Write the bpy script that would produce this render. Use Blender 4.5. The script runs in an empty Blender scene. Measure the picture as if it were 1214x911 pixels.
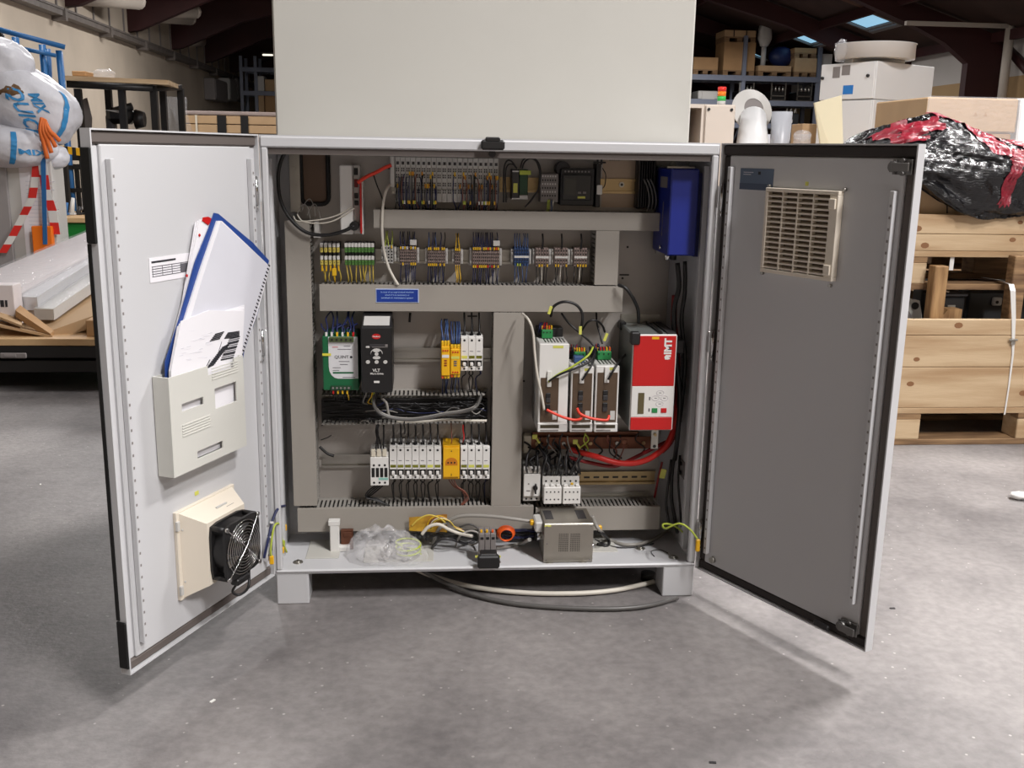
import bpy, bmesh, math, random
from mathutils import Vector, Matrix, noise as mnoise
random.seed(7)
C = bpy.context.scene.collection
PI = math.pi
def lin(c):
    c = c/255.0
    return c/12.92 if c <= .04045 else ((c+.055)/1.055)**2.4
def rgb(r, g, b): return (lin(r), lin(g), lin(b), 1)

# ---------------------------------------------------------------- camera
FPX, PITCH, YAW, ROLL = 1190.0, .2271, -.08904, .01781
CAM = Vector((-.15094, -2.22717, 1.04929))
_f = Vector((-math.sin(YAW)*math.cos(PITCH), math.cos(YAW)*math.cos(PITCH), -math.sin(PITCH)))
_r = Vector((math.cos(YAW), math.sin(YAW), 0)); _u = _r.cross(_f)
_c, _s = math.cos(ROLL), math.sin(ROLL)
_r, _u = _c*_r+_s*_u, -_s*_r+_c*_u
cd = bpy.data.cameras.new('camera'); cam = bpy.data.objects.new('camera', cd); C.objects.link(cam)
cam.matrix_world = Matrix(((_r.x, _u.x, -_f.x, CAM.x), (_r.y, _u.y, -_f.y, CAM.y), (_r.z, _u.z, -_f.z, CAM.z), (0, 0, 0, 1)))
cd.sensor_fit = 'HORIZONTAL'; cd.sensor_width = 36; cd.lens = 36*FPX/1214; cd.clip_start = .05; cd.clip_end = 200
bpy.context.scene.camera = cam

# ---------------------------------------------------------------- light
sc = bpy.context.scene
w = bpy.data.worlds.new('world'); sc.world = w; w.use_nodes = True
w.node_tree.nodes['Background'].inputs[0].default_value = (.72, .78, .9, 1)
w.node_tree.nodes['Background'].inputs[1].default_value = .03
sc.view_settings.view_transform = 'Standard'; sc.view_settings.look = 'None'
sc.view_settings.gamma = 1; sc.view_settings.use_curve_mapping = False
sc.view_settings.exposure = -0.3
def lamp(x, y, z, power, sx=.35, sy=1.5, col=(1, .975, .965), aim=None):
    l = bpy.data.lights.new('unseen_lamp', 'AREA'); l.shape = 'RECTANGLE'; l.size = sx; l.size_y = sy
    l.energy = power; l.color = col
    o = bpy.data.objects.new('unseen_lamp', l); o.location = (x, y, z); C.objects.link(o)
    if aim: o.rotation_euler = (Vector(aim)-Vector((x, y, z))).to_track_quat('-Z', 'Y').to_euler()
    return o
# unseen area lamps under the roof: some read from shadows, others added as fill
lamp(2.8, -4.3, 4.8, 430, .4, 1.2)  # key added in front to brighten the plate and left door
lamp(1.8, -2.3, 5.2, 270, .3, 1.0)
lamp(6.5, -3.2, 4.4, 130, .5, 2.4)
lamp(.4, .6, 5.0, 22, .3, 1.2)
lamp(.1, 4.5, 5.0, 70, .3, 1.5)
lamp(3.6, 1.6, 4.8, 520, .3, 1.5)  # added to brighten the floor on the right
lamp(4.9, 8, 4.8, 120, .5, 2.4)  # this and the lamps below are added to light the background
lamp(-3.2, 6.5, 4.6, 170, .5, 2.4)
lamp(-3.5, 13, 4.6, 620, .5, 2.4)
lamp(-3.5, 20, 4.6, 360, .5, 3)
lamp(4.5, 16, 5.0, 160, .5, 2.4)
lamp(9.0, 14, 3.8, 90, .5, 2.4)
lamp(7.0, 22, 4.0, 300, .5, 3)

# ---------------------------------------------------------------- measuring helpers
def ray(x, y): return _f+_r*((x-607)/FPX)-_u*((y-455.5)/FPX)
def at(x, y, Y):
    d = ray(x, y); return CAM+d*((Y-CAM.y)/d.y)
def atz(x, y, Z):
    d = ray(x, y); return CAM+d*((Z-CAM.z)/d.z)
def F(x0, y0, x1, y1, Y):
    """upright rectangle standing in the plane y=Y: returns x0,x1,z0,z1"""
    xm, ym = (x0+x1)/2, (y0+y1)/2
    return at(x0, ym, Y).x, at(x1, ym, Y).x, at(xm, y1, Y).z, at(xm, y0, Y).z
AL, AR = 1.14467, 1.07588
ZB, ZT = .0765, 1.0765
DOOR = {'L': (Vector((-.5, 0, 0)), Vector((-math.cos(AL), -math.sin(AL), 0)), Vector((math.sin(AL), -math.cos(AL), 0)), PI+AL, 1),
        'R': (Vector((.5, 0, 0)), Vector((math.cos(AR), -math.sin(AR), 0)), Vector((-math.sin(AR), -math.cos(AR), 0)), -AR, -1)}
def DP(s, x, y, n=0.0):
    """door coordinates (u along the door from its hinge, z) on the plane n in front of its inner face"""
    o, u, nn, th, sg = DOOR[s]; d = ray(x, y)
    t = (n-(CAM-o).dot(nn))/d.dot(nn); p = CAM+d*t-o
    return p.dot(u), p.z

# ---------------------------------------------------------------- materials
MATS = {}
def mat(name, c, rough=.5, metal=0.0, var=0.0, scale=8.0, bump=0.0, bscale=60.0, emit=0.0, trans=0.0, alpha=1.0, stretch=None, c2=None, coat=0.0, ior=None, clamp=None):
    m = bpy.data.materials.new(name); m.use_nodes = True; nt = m.node_tree; N = nt.nodes; L = nt.links
    b = N['Principled BSDF']; col = rgb(*c)
    b.inputs['Base Color'].default_value = col; b.inputs['Roughness'].default_value = rough; b.inputs['Metallic'].default_value = metal
    b.inputs['Transmission Weight'].default_value = trans; b.inputs['Alpha'].default_value = alpha; b.inputs['Coat Weight'].default_value = coat
    if ior: b.inputs['IOR'].default_value = ior
    if emit: b.inputs['Emission Color'].default_value = col; b.inputs['Emission Strength'].default_value = emit
    if var or bump or c2:
        tc = N.new('ShaderNodeTexCoord'); mp = N.new('ShaderNodeMapping'); L.new(tc.outputs['Object'], mp.inputs[0])
        if stretch: mp.inputs['Scale'].default_value = stretch
    if var or c2:
        n = N.new('ShaderNodeTexNoise'); n.inputs['Scale'].default_value = scale; n.inputs['Detail'].default_value = 5
        r = N.new('ShaderNodeValToRGB'); L.new(mp.outputs[0], n.inputs['Vector']); L.new(n.outputs[0], r.inputs[0]); L.new(r.outputs[0], b.inputs['Base Color'])
        lo, hi = clamp or (.3, .7)
        r.color_ramp.elements[0].position = lo; r.color_ramp.elements[1].position = hi
        a = rgb(*c2) if c2 else tuple(v*(1-var) for v in col[:3])+(1,)
        r.color_ramp.elements[0].color = a; r.color_ramp.elements[1].color = col
    if bump:
        n2 = N.new('ShaderNodeTexNoise'); n2.inputs['Scale'].default_value = bscale; n2.inputs['Detail'].default_value = 3
        bp = N.new('ShaderNodeBump'); bp.inputs['Strength'].default_value = bump; bp.inputs['Distance'].default_value = .01
        L.new(mp.outputs[0], n2.inputs['Vector']); L.new(n2.outputs[0], bp.inputs['Height']); L.new(bp.outputs[0], b.inputs['Normal'])
    MATS[name] = m; return m
ENC = mat('enclosure_grey', (200, 200, 202), .42, bump=.04, bscale=500)
ENC2 = mat('enclosure_light', (194, 192, 185), .5, var=.04, scale=3)
PLATE = mat('mounting_plate', (176, 170, 164), .45, .25, var=.14, scale=6)
DUCT = mat('duct_grey', (153, 147, 139), .5)
DUCTIN = mat('duct_finger_grey', (150, 146, 140), .5)
STEEL = mat('steel', (175, 172, 165), .32, .9, var=.12, scale=20)
STEELM = mat('brushed_steel', (178, 172, 162), .4, .85, var=.1, scale=15)
CHROME = mat('chrome', (215, 215, 215), .15, 1)
BRASS = mat('brass', (172, 150, 112), .35, .8)
COPPER = mat('copper', (124, 82, 64), .4, .8, var=.25, scale=20)
BLACK = mat('black_plastic', (24, 23, 24), .45)
RUBBER = mat('black_rubber', (20, 20, 20), .6)
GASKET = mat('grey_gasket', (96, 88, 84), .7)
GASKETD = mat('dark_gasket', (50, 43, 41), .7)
WHITE = mat('white_plastic', (222, 220, 216), .4)
GREYW = mat('pale_grey_plastic', (196, 194, 190), .45)
GREY = mat('grey_plastic', (128, 122, 120), .5)
DGREY = mat('dark_grey_plastic', (52, 50, 52), .45)
CREAM = mat('cream_plastic', (216, 208, 190), .45)
FILT = mat('cream_grille_plastic', (226, 216, 200), .45)
FILTM = mat('filter_mat', (120, 104, 88), .9, var=.4, scale=40)
YEL = mat('yellow_plastic', (232, 176, 20), .4)
YELP = mat('pale_yellow_print', (206, 206, 96), .5)
ORANGE = mat('orange_cable', (226, 92, 30), .4)
REDC = mat('red_cable', (196, 40, 34), .35)
REDO = mat('orange_red_cable', (226, 62, 40), .4)
RED = mat('red_panel', (190, 22, 22), .4)
REDD = mat('red_cable_dark', (130, 18, 22), .4)
BLUEB = mat('blue_box', (16, 34, 124), .42)
BLUEW = mat('blue_wire', (28, 36, 78), .45)
BLUEL = mat('light_blue_wire', (58, 84, 130), .45)
BLUES = mat('blue_sign', (14, 52, 140), .45)
GREEN = mat('green_plastic', (20, 96, 58), .4)
GREENT = mat('green_terminal', (84, 132, 62), .45)
GREENC = mat('green_connector', (40, 130, 70), .45)
BROWNP = mat('bronze_panel', (96, 78, 62), .4, .3, var=.2, scale=20)
YW = mat('yellow_wire', (206, 180, 74), .45)
YWB = mat('bright_yellow_wire', (226, 180, 30), .45)
GYW = mat('green_yellow_wire', (176, 190, 70), .45)
GREYC = mat('grey_cable', (150, 146, 140), .45)
GREYCD = mat('dark_grey_cable', (92, 90, 88), .4)
WHITEC = mat('white_cable', (212, 206, 194), .45)
BRNW = mat('brown_wire', (128, 76, 62), .45)
PAPER = mat('paper', (232, 230, 234), .7)
PAPER2 = mat('paper_grey', (214, 214, 222), .6, var=.04, scale=14)
INK = mat('print_ink', (92, 90, 96), .7)
INKD = mat('dark_ink', (40, 40, 46), .7)
FOLB = mat('blue_folder', (40, 70, 140), .35)
POCK = mat('document_pocket_plastic', (206, 205, 198), .5)
WOOD = mat('pine_wood', (200, 175, 141), .6, c2=(166, 134, 98), scale=2.2, stretch=(.8, 5, 9), bump=.12, bscale=30, clamp=(.3, .6))
WOODV = mat('pine_post', (176, 140, 96), .65, c2=(120, 86, 52), scale=6, stretch=(8, 8, .8))
WOODD = mat('old_pallet_wood', (160, 128, 92), .75, c2=(98, 72, 50), scale=5, stretch=(1, 4, 14))
PLY = mat('plywood', (206, 172, 128), .6, c2=(186, 148, 104), scale=5)
KNOT = mat('wood_knot', (134, 94, 62), .7)
CARD = mat('cardboard', (190, 158, 120), .75, var=.1, scale=5)
CARDB = mat('cardboard_brown', (176, 138, 96), .75, var=.12, scale=4)
SACK = mat('white_sack', (206, 206, 212), .45, var=.12, scale=5, bump=1.0, bscale=9)
SACKB = mat('sack_blue_print', (50, 134, 190), .5)
def foil_mat(name, c, rough, bs):
    m = mat(name, c, rough, bump=.5, bscale=bs, coat=.2, stretch=(1, 3, 5)); return m
FOILK = foil_mat('black_foil', (10, 10, 14), .26, 34)
FOILR = foil_mat('red_foil', (132, 24, 42), .28, 30)
CLEAR = mat('clear_film', (225, 225, 228), .1, alpha=.26, bump=.8, bscale=40)
CLEAR2 = mat('clear_bag_film', (240, 238, 240), .07, alpha=.24, bump=.9, bscale=70)
BLUEST = mat('blue_painted_steel', (40, 100, 156), .4)
BLKST = mat('black_steel', (22, 20, 20), .45)
GRNBIN = mat('green_bin', (10, 120, 40), .45)
RACKB = mat('rack_blue_grey', (120, 126, 142), .45)
MOTOR = mat('dark_machine_grey', (56, 58, 60), .45, var=.2, scale=12)
ORANGEF = mat('orange_folder', (236, 118, 20), .5)
BARR = mat('barrier_red', (214, 48, 42), .45)
NAVY = mat('navy_wrap', (24, 38, 84), .5, bump=.5, bscale=12)

# ---------------------------------------------------------------- geometry builder
class G:
    def __init__(s): s.v = []; s.f = []; s.sm = []
    def add(s, vs, fs, smooth=False, M=None):
        b = len(s.v)
        for p in vs: s.v.append(tuple(M @ Vector(p)) if M is not None else tuple(p))
        for f in fs: s.f.append([i+b for i in f]); s.sm.append(smooth)
        return s
    def box(s, x0, x1, y0, y1, z0, z1, bev=0, M=None):
        if x0 > x1: x0, x1 = x1, x0
        if y0 > y1: y0, y1 = y1, y0
        if z0 > z1: z0, z1 = z1, z0
        if not bev:
            vs = [(x, y, z) for x in (x0, x1) for y in (y0, y1) for z in (z0, z1)]
            return s.add(vs, [(0, 1, 3, 2), (4, 6, 7, 5), (0, 4, 5, 1), (2, 3, 7, 6), (0, 2, 6, 4), (1, 5, 7, 3)], M=M)
        b = min(bev, (x1-x0)*.45, (y1-y0)*.45, (z1-z0)*.45)
        lo, hi = (x0, y0, z0), (x1, y1, z1); vs = []; idx = {}
        for sg in [(i, j, k) for i in (0, 1) for j in (0, 1) for k in (0, 1)]:
            for a in range(3):
                p = [(hi[q]-(0 if q == a else b)) if sg[q] else (lo[q]+(0 if q == a else b)) for q in range(3)]
                idx[sg, a] = len(vs); vs.append(p)
        fs = []
        for a in range(3):
            p, q = [k for k in range(3) if k != a]
            for sa in (0, 1):
                ring = []
                for (i, j) in ((0, 0), (1, 0), (1, 1), (0, 1)):
                    t = [0]*3; t[a] = sa; t[p] = i; t[q] = j; ring.append(idx[tuple(t), a])
                fs.append(ring)
            for i in (0, 1):
                for j in (0, 1):
                    t0 = [0]*3; t0[p] = i; t0[q] = j; t1 = list(t0); t1[a] = 1; t0, t1 = tuple(t0), tuple(t1)
                    fs.append([idx[t0, p], idx[t1, p], idx[t1, q], idx[t0, q]])
        for sg in [(i, j, k) for i in (0, 1) for j in (0, 1) for k in (0, 1)]: fs.append([idx[sg, 0], idx[sg, 1], idx[sg, 2]])
        return s.add(vs, fs, M=M)
    def cyl(s, p0, p1, r, n=12, r2=None, M=None):
        p0, p1 = Vector(p0), Vector(p1); r2 = r if r2 is None else r2
        d = (p1-p0).normalized(); a = d.orthogonal().normalized(); b = d.cross(a)
        vs = [p0+(a*math.cos(2*PI*i/n)+b*math.sin(2*PI*i/n))*r for i in range(n)]+[p1+(a*math.cos(2*PI*i/n)+b*math.sin(2*PI*i/n))*r2 for i in range(n)]
        s.add(vs, [(i, (i+1) % n, n+(i+1) % n, n+i) for i in range(n)], True, M)
        k = len(s.v)-2*n
        s.f.append([k+i for i in range(n)][::-1]); s.f.append([k+n+i for i in range(n)]); s.sm += [False, False]
        return s
    def tube(s, pts, r, n=6, closed=False, sub=5, M=None):
        pts = [Vector(p) for p in pts]
        if len(pts) > 2 and sub > 1:
            q = []; m = len(pts); rng = m if closed else m-1
            for i in range(rng):
                p0 = pts[(i-1) % m] if closed or i > 0 else pts[0]; p1 = pts[i]; p2 = pts[(i+1) % m]; p3 = pts[(i+2) % m] if closed or i+2 < m else pts[-1]
                for k in range(sub):
                    t = k/sub; q.append(.5*((2*p1)+(p2-p0)*t+(2*p0-5*p1+4*p2-p3)*t*t+(3*p1-p0-3*p2+p3)*t**3))
            if not closed: q.append(pts[-1])
            pts = q
        m = len(pts); vs = []; a = None
        for i in range(m):
            if closed: d = pts[(i+1) % m]-pts[i-1]
            else: d = pts[min(i+1, m-1)]-pts[max(i-1, 0)]
            d = d.normalized() if d.length > 1e-9 else Vector((0, 0, 1))
            if a is None: a = d.orthogonal().normalized()
            a = (a-d*a.dot(d)); a = a.normalized() if a.length > 1e-6 else d.orthogonal().normalized()
            b = d.cross(a)
            for j in range(n): vs.append(pts[i]+(a*math.cos(2*PI*j/n)+b*math.sin(2*PI*j/n))*r)
        fs = [(i*n+j, i*n+(j+1) % n, ((i+1) % m)*n+(j+1) % n, ((i+1) % m)*n+j) for i in range(m if closed else m-1) for j in range(n)]
        s.add(vs, fs, True, M)
        if not closed:
            k = len(s.v)-m*n
            s.f.append([k+j for j in range(n)]); s.f.append([k+(m-1)*n+j for j in range(n)]); s.sm += [False, False]
        return s
    def prism(s, pts, vec, M=None):
        pts = [Vector(p) for p in pts]; vec = Vector(vec); n = len(pts)
        s.add(pts+[p+vec for p in pts], [list(range(n)), list(range(n, 2*n))[::-1]]+[(i, (i+1) % n, n+(i+1) % n, n+i) for i in range(n)], False, M)
        return s
    def sphere(s, c, r, sc3=(1, 1, 1), nu=12, nv=8, M=None, disp=None):
        vs = []; c = Vector(c)
        for j in range(nv+1):
            th = PI*j/nv
            for i in range(nu):
                ph = 2*PI*i/nu; d = Vector((math.sin(th)*math.cos(ph), math.sin(th)*math.sin(ph), math.cos(th)))
                k = 1+(disp(d) if disp else 0)
                vs.append(c+Vector((d.x*sc3[0], d.y*sc3[1], d.z*sc3[2]))*r*k)
        s.add(vs, [(j*nu+i, j*nu+(i+1) % nu, (j+1)*nu+(i+1) % nu, (j+1)*nu+i) for j in range(nv) for i in range(nu)], True, M); return s
    def grid(s, fn, nu, nv, M=None, smooth=True):
        vs = [fn(i/nu, j/nv) for j in range(nv+1) for i in range(nu+1)]
        s.add(vs, [(j*(nu+1)+i, j*(nu+1)+i+1, (j+1)*(nu+1)+i+1, (j+1)*(nu+1)+i) for j in range(nv) for i in range(nu)], smooth, M); return s
OFF = {}
def mesh(name, g, m, off=Vector((0, 0, 0))):
    me = bpy.data.meshes.new(name); me.from_pydata([tuple(Vector(v)-off) for v in g.v], [], g.f)
    me.polygons.foreach_set('use_smooth', g.sm)
    bm = bmesh.new(); bm.from_mesh(me); bmesh.ops.remove_doubles(bm, verts=bm.verts, dist=1e-6)
    bmesh.ops.recalc_face_normals(bm, faces=bm.faces); bm.to_mesh(me); bm.free()
    me.materials.append(m); return me
def thing(name, label, cat, loc=(0, 0, 0), group=None, rotz=0, local=False):
    o = bpy.data.objects.new(name, None); C.objects.link(o); o.location = loc; o.rotation_euler = (0, 0, rotz); o.empty_display_size = .05
    o['label'] = label; o['category'] = cat
    if group: o['group'] = group
    OFF[o] = Vector((0, 0, 0)) if (local or rotz) else Vector(loc); return o
def part(name, g, m, parent, label=None, kind=None):
    o = bpy.data.objects.new(name, mesh(name, g, m, OFF[parent])); C.objects.link(o); o.parent = parent; OFF[o] = OFF[parent]
    if label: o['label'] = label
    if kind: o['kind'] = kind
    return o
def solo(name, g, m, label, cat, group=None):
    xs = [v[0] for v in g.v]; ys = [v[1] for v in g.v]; zs = [v[2] for v in g.v]
    loc = Vector(((min(xs)+max(xs))/2, (min(ys)+max(ys))/2, min(zs)))
    o = bpy.data.objects.new(name, mesh(name, g, m, loc)); o.location = loc; C.objects.link(o); OFF[o] = loc
    o['label'] = label; o['category'] = cat
    if group: o['group'] = group
    return o
def struct(name, g, m, parent=None):
    o = bpy.data.objects.new(name, mesh(name, g, m)); C.objects.link(o); OFF[o] = Vector((0, 0, 0))
    if parent: o.parent = parent
    else: o['kind'] = 'structure'
    return o
def shared(name, me, parent, loc):
    o = bpy.data.objects.new(name, me); C.objects.link(o); o.location = loc; o.parent = parent; return o
def dup(root, d, label=None):
    r = root.copy(); C.objects.link(r); r.location = root.location+Vector(d); OFF[r] = OFF[root]
    if label: r['label'] = label
    for ch in root.children:
        c = ch.copy(); C.objects.link(c); c.parent = r
        for gc in ch.children:
            k = gc.copy(); C.objects.link(k); k.parent = c
    return r
def text_mesh(s, size, M, bold=0.0):
    """lettering as a G of flat faces, laid by matrix M (x right, y up)"""
    cu = bpy.data.curves.new('lettering', 'FONT'); cu.body = s; cu.size = size; cu.align_x = 'CENTER'; cu.align_y = 'CENTER'; cu.offset = bold
    cu.resolution_u = 2; cu.space_line = .95
    o = bpy.data.objects.new('lettering', cu); C.objects.link(o)
    dg = bpy.context.evaluated_depsgraph_get(); me = bpy.data.meshes.new_from_object(o.evaluated_get(dg))
    g = G(); g.add([v.co[:] for v in me.vertices], [list(p.vertices) for p in me.polygons], False, M)
    bpy.data.objects.remove(o); bpy.data.curves.remove(cu); bpy.data.meshes.remove(me)
    return g
def front_M(x, y, z, rot=0):
    """matrix for print on a face that looks toward -y"""
    return Matrix.Translation((x, y, z)) @ Matrix.Rotation(rot, 4, 'Y') @ Matrix.Rotation(PI/2, 4, 'X')
ORD = ['first', 'second', 'third', 'fourth', 'fifth', 'sixth', 'seventh', 'eighth', 'ninth', 'tenth', 'eleventh', 'twelfth', 'thirteenth', 'fourteenth', 'fifteenth', 'sixteenth', 'seventeenth', 'eighteenth', 'nineteenth', 'twentieth']
# ================================================================ the hall
XL, XR, YF, XRIDGE = -7.0, 11.95, 43.0, 2.5
def roofz(x): return 5.0+.139*(x-XL) if x < XRIDGE else 3.3+.32*(XR-x)
fm = mat('concrete_floor', (150, 144, 142), .55, bump=.12, bscale=90)
nt = fm.node_tree; N = nt.nodes; L = nt.links; bs = N['Principled BSDF']
tc = N.new('ShaderNodeTexCoord')
n1 = N.new('ShaderNodeTexNoise'); n1.inputs['Scale'].default_value = 1.3; n1.inputs['Detail'].default_value = 8; n1.inputs['Roughness'].default_value = .65
n2 = N.new('ShaderNodeTexNoise'); n2.inputs['Scale'].default_value = 45; n2.inputs['Detail'].default_value = 4
n3 = N.new('ShaderNodeTexVoronoi'); n3.inputs['Scale'].default_value = 26
r1 = N.new('ShaderNodeValToRGB'); r1.color_ramp.elements[0].position = .36; r1.color_ramp.elements[1].position = .64
r1.color_ramp.elements[0].color = rgb(100, 96, 96); r1.color_ramp.elements[1].color = rgb(146, 141, 139)
r2 = N.new('ShaderNodeValToRGB'); r2.color_ramp.elements[0].position = .35; r2.color_ramp.elements[1].position = .65
r2.color_ramp.elements[0].color = (.86, .86, .86, 1); r2.color_ramp.elements[1].color = (1.06, 1.06, 1.06, 1)
r3 = N.new('ShaderNodeValToRGB'); r3.color_ramp.elements[0].position = .06; r3.color_ramp.elements[1].position = .085
r3.color_ramp.elements[0].color = (1, 1, 1, 1); r3.color_ramp.elements[1].color = (0, 0, 0, 1)
mx = N.new('ShaderNodeMix'); mx.data_type = 'RGBA'; mx.blend_type = 'MULTIPLY'; mx.inputs[0].default_value = 1
mx2 = N.new('ShaderNodeMix'); mx2.data_type = 'RGBA'; mx2.inputs[7].default_value = rgb(200, 194, 190)
for t in (n1, n2, n3): L.new(tc.outputs['Object'], t.inputs['Vector'])
L.new(n1.outputs[0], r1.inputs[0]); L.new(n2.outputs[0], r2.inputs[0]); L.new(n3.outputs['Distance'], r3.inputs[0])
L.new(r1.outputs[0], mx.inputs[6]); L.new(r2.outputs[0], mx.inputs[7])
n4 = N.new('ShaderNodeTexNoise'); n4.inputs['Scale'].default_value = 3; L.new(tc.outputs['Object'], n4.inputs['Vector'])
mm = N.new('ShaderNodeMath'); mm.operation = 'MULTIPLY'; L.new(r3.outputs[0], mm.inputs[0]); L.new(n4.outputs[0], mm.inputs[1])
L.new(mm.outputs[0], mx2.inputs[0]); L.new(mx.outputs[2], mx2.inputs[6]); L.new(mx2.outputs[2], bs.inputs['Base Color'])
struct('floor', G().box(XL, XR, -9, YF, -.2, 0), fm)
WALLC = mat('cream_wall', (196, 182, 164), .8, var=.22, scale=.7, bump=.1, bscale=6)
WALLG = mat('grey_wall', (196, 190, 184), .8, var=.1, scale=.8)
WALLT = mat('tan_wall_band', (176, 146, 106), .8, var=.1, scale=.8)
BEAM = mat('dark_red_beam', (58, 20, 20), .6, var=.35, scale=1.2)
PLANKM = mat('roof_plank', (120, 82, 56), .7, c2=(78, 50, 36), scale=2, stretch=(.4, 6, 1))
PIPE = mat('pale_duct_pipe', (186, 176, 164), .5)
CONDM = mat('cable_tray_grey', (112, 104, 98), .6, var=.3, scale=5)
wl = struct('wall_left', G().box(XL-.2, XL, -9, YF, 0, 7), WALLC)
g = G()
for k in range(40):
    y = 3+k*1.09
    if y < 41: g.box(XL, XL+.03, y, y+.05, 3.5, 4.9)
o = part('wall_seam', g, GREY, wl, kind='stuff')
g = G().box(XL, XL+.22, 3, YF-.01, 3.36, 3.46).box(XL, XL+.24, 3, YF-.01, 3.46, 3.50)
for k in range(14): g.box(XL, XL+.26, 4+k*2.8, 4.12+k*2.8, 3.28, 3.5)
part('cable_tray', g, CONDM, wl, 'grey cable tray running along the left wall under the beams')
wr = struct('wall_right', G().box(XR, XR+.2, -9, YF, 2.75, 3.9), WALLG)
struct('trim_1', G().box(XR, XR+.2, -9, YF, 0, 2.75), WALLT)
struct('wall_back', G().box(XL, XR, YF, YF+.2, 0, 10), mat('far_wall_dark', (70, 58, 54), .8, var=.3, scale=.6))
struct('wall_front', G().box(XL, XR, -9.2, -9, 0, 10), WALLC)
# roof: planks laid along the hall, each slope its own piece of the setting
rfm = mat('dark_roof_lining', (66, 44, 36), .8, var=.3, scale=1.5)
sky_spans = [(21.0, 22.5), (24.9, 26.1), (29.2, 30.3)]
SX0, SX1 = 9.8, 10.62
def slab(g, x0, x1, y0, y1, dz=0, th=.12):
    g.prism([(x0, y0, roofz(x0)+dz), (x1, y0, roofz(x1)+dz), (x1, y1, roofz(x1)+dz), (x0, y1, roofz(x0)+dz)], (0, 0, th))
g = G(); slab(g, XL-.2, XRIDGE, -9, YF, .3)
ceil = struct('ceiling', g, rfm)
g = G(); slab(g, XRIDGE, SX0, -9, YF, .3); slab(g, SX1, XR+.2, -9, YF, .3)
y = -9
for a, b in sky_spans: slab(g, SX0, SX1, y, a, .3); y = b
slab(g, SX0, SX1, y, YF, .3)
c2 = struct('ceiling_right', g, rfm)
pl = G()
def plankmesh():
    g = G(); g.prism([(XRIDGE+.1, 0, roofz(XRIDGE+.1)+.26), (SX0-.05, 0, roofz(SX0-.05)+.26), (SX0-.05, .26, roofz(SX0-.05)+.26), (XRIDGE+.1, .26, roofz(XRIDGE+.1)+.26)], (0, 0, .04)); return mesh('roof_plank', g, PLANKM)
pm = plankmesh()
for k in range(56): shared('roof_plank', pm, c2, (0, 4+k*.3, random.uniform(-.012, .012)))
skm = mat('skylight_glow', (150, 198, 226), .3, emit=1.1)
for i, (a, b) in enumerate(sky_spans):
    g = G(); slab(g, SX0, SX1, a, b, .36, .03); wdw = struct('window_%d' % (i+1), g, skm)
    g = G()
    for (x0, x1, y0, y1) in ((SX0-.06, SX0+.04, a-.05, b+.05), (SX1-.04, SX1+.06, a-.05, b+.05), (SX0, SX1, a-.06, a+.03), (SX0, SX1, b-.03, b+.06), ((SX0+SX1)/2+.25, (SX0+SX1)/2+.31, a, b)): slab(g, x0, x1, y0, y1, .29, .05)
    o = part('window_frame', g, GREY, wdw)
# portal frames
n = 1
for k in range(-3, 5):
    y = 23.0+k*4.2
    g = G(); z = lambda x: roofz(x)+.22
    # left half: thin at the wall, deep haunch, then rafter; right half: full column with haunch
    pts = [(XL, 3.62), (XL+.25, 3.66), (XL+1.9, 4.38), (XL+4, 4.95), (XRIDGE, z(XRIDGE)-.7), (8.68, 4.19), (10.03, 3.68), (10.62, 3.41), (11.15, 3.02), (XR-.78, 0), (XR, 0), (XR, z(XR)), (XRIDGE, z(XRIDGE)), (XL, z(XL))]
    # split into convex strips
    for (a, b) in zip(range(0, 4), range(1, 5)):
        p, q = pts[a], pts[b]; g.prism([(p[0], y, p[1]), (q[0], y, q[1]), (q[0], y, z(q[0])), (p[0], y, z(p[0]))], (0, .22, 0))
    for (a, b) in zip(range(4, 9), range(5, 10)):
        p, q = pts[a], pts[b]
        if b == 9: g.box(XR-.8, XR, y, y+.22, 0, 3.02)
        else: g.prism([(p[0], y, p[1]), (q[0], y, q[1]), (q[0], y, z(q[0])), (p[0], y, z(p[0]))], (0, .22, 0))
    g.prism([(XR-.8, y, 3.02), (XR, y, 3.02), (XR, y, z(XR)), (XR-.8, y, z(XR-.8))], (0, .22, 0))
    struct('trim_%d' % (n+1), g, BEAM); n += 1
# purlins
g = G()
for x in [XL+1.5, XL+4, XL+6.5, XL+9]+[XRIDGE+2, XRIDGE+4.5, XRIDGE+7, XRIDGE+9.1]: g.box(x, x+.1, -8, YF-.1, roofz(x)+.02, roofz(x)+.22)
struct('trim_%d' % (n+1), g, BEAM)
# ventilation pipes ending between the beams on the left
for i, (px, py, Y, ln) in enumerate([(172, 2, 21, 1.9), (238, 14, 24.5, 3.0), (232, 22, 26.0, 2.6), (244, 49, 30.5, 2.0), (250, 42, 33, 2.0)]):
    p = at(px, py, Y); g = G(); g.cyl((XL+.02, Y-1.2, p.z-.1), (p.x-.15, Y, p.z), .17, 12); g.sphere((p.x-.15, Y, p.z), .17, (1, 1, 1), 12, 6)
    solo('ventilation_pipe', g, PIPE, ['pale pipe stub nearest the camera, at the top edge on the left wall', 'upper of the two long pale pipes poking out between the dark red beams', 'lower and thicker of the two long pale pipes between the dark red beams', 'short pale pipe low under the third dark red beam', 'small pale pipe just above the short one, at the third dark red beam'][i], 'pipe', 'ventilation pipes along the left wall')
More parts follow.
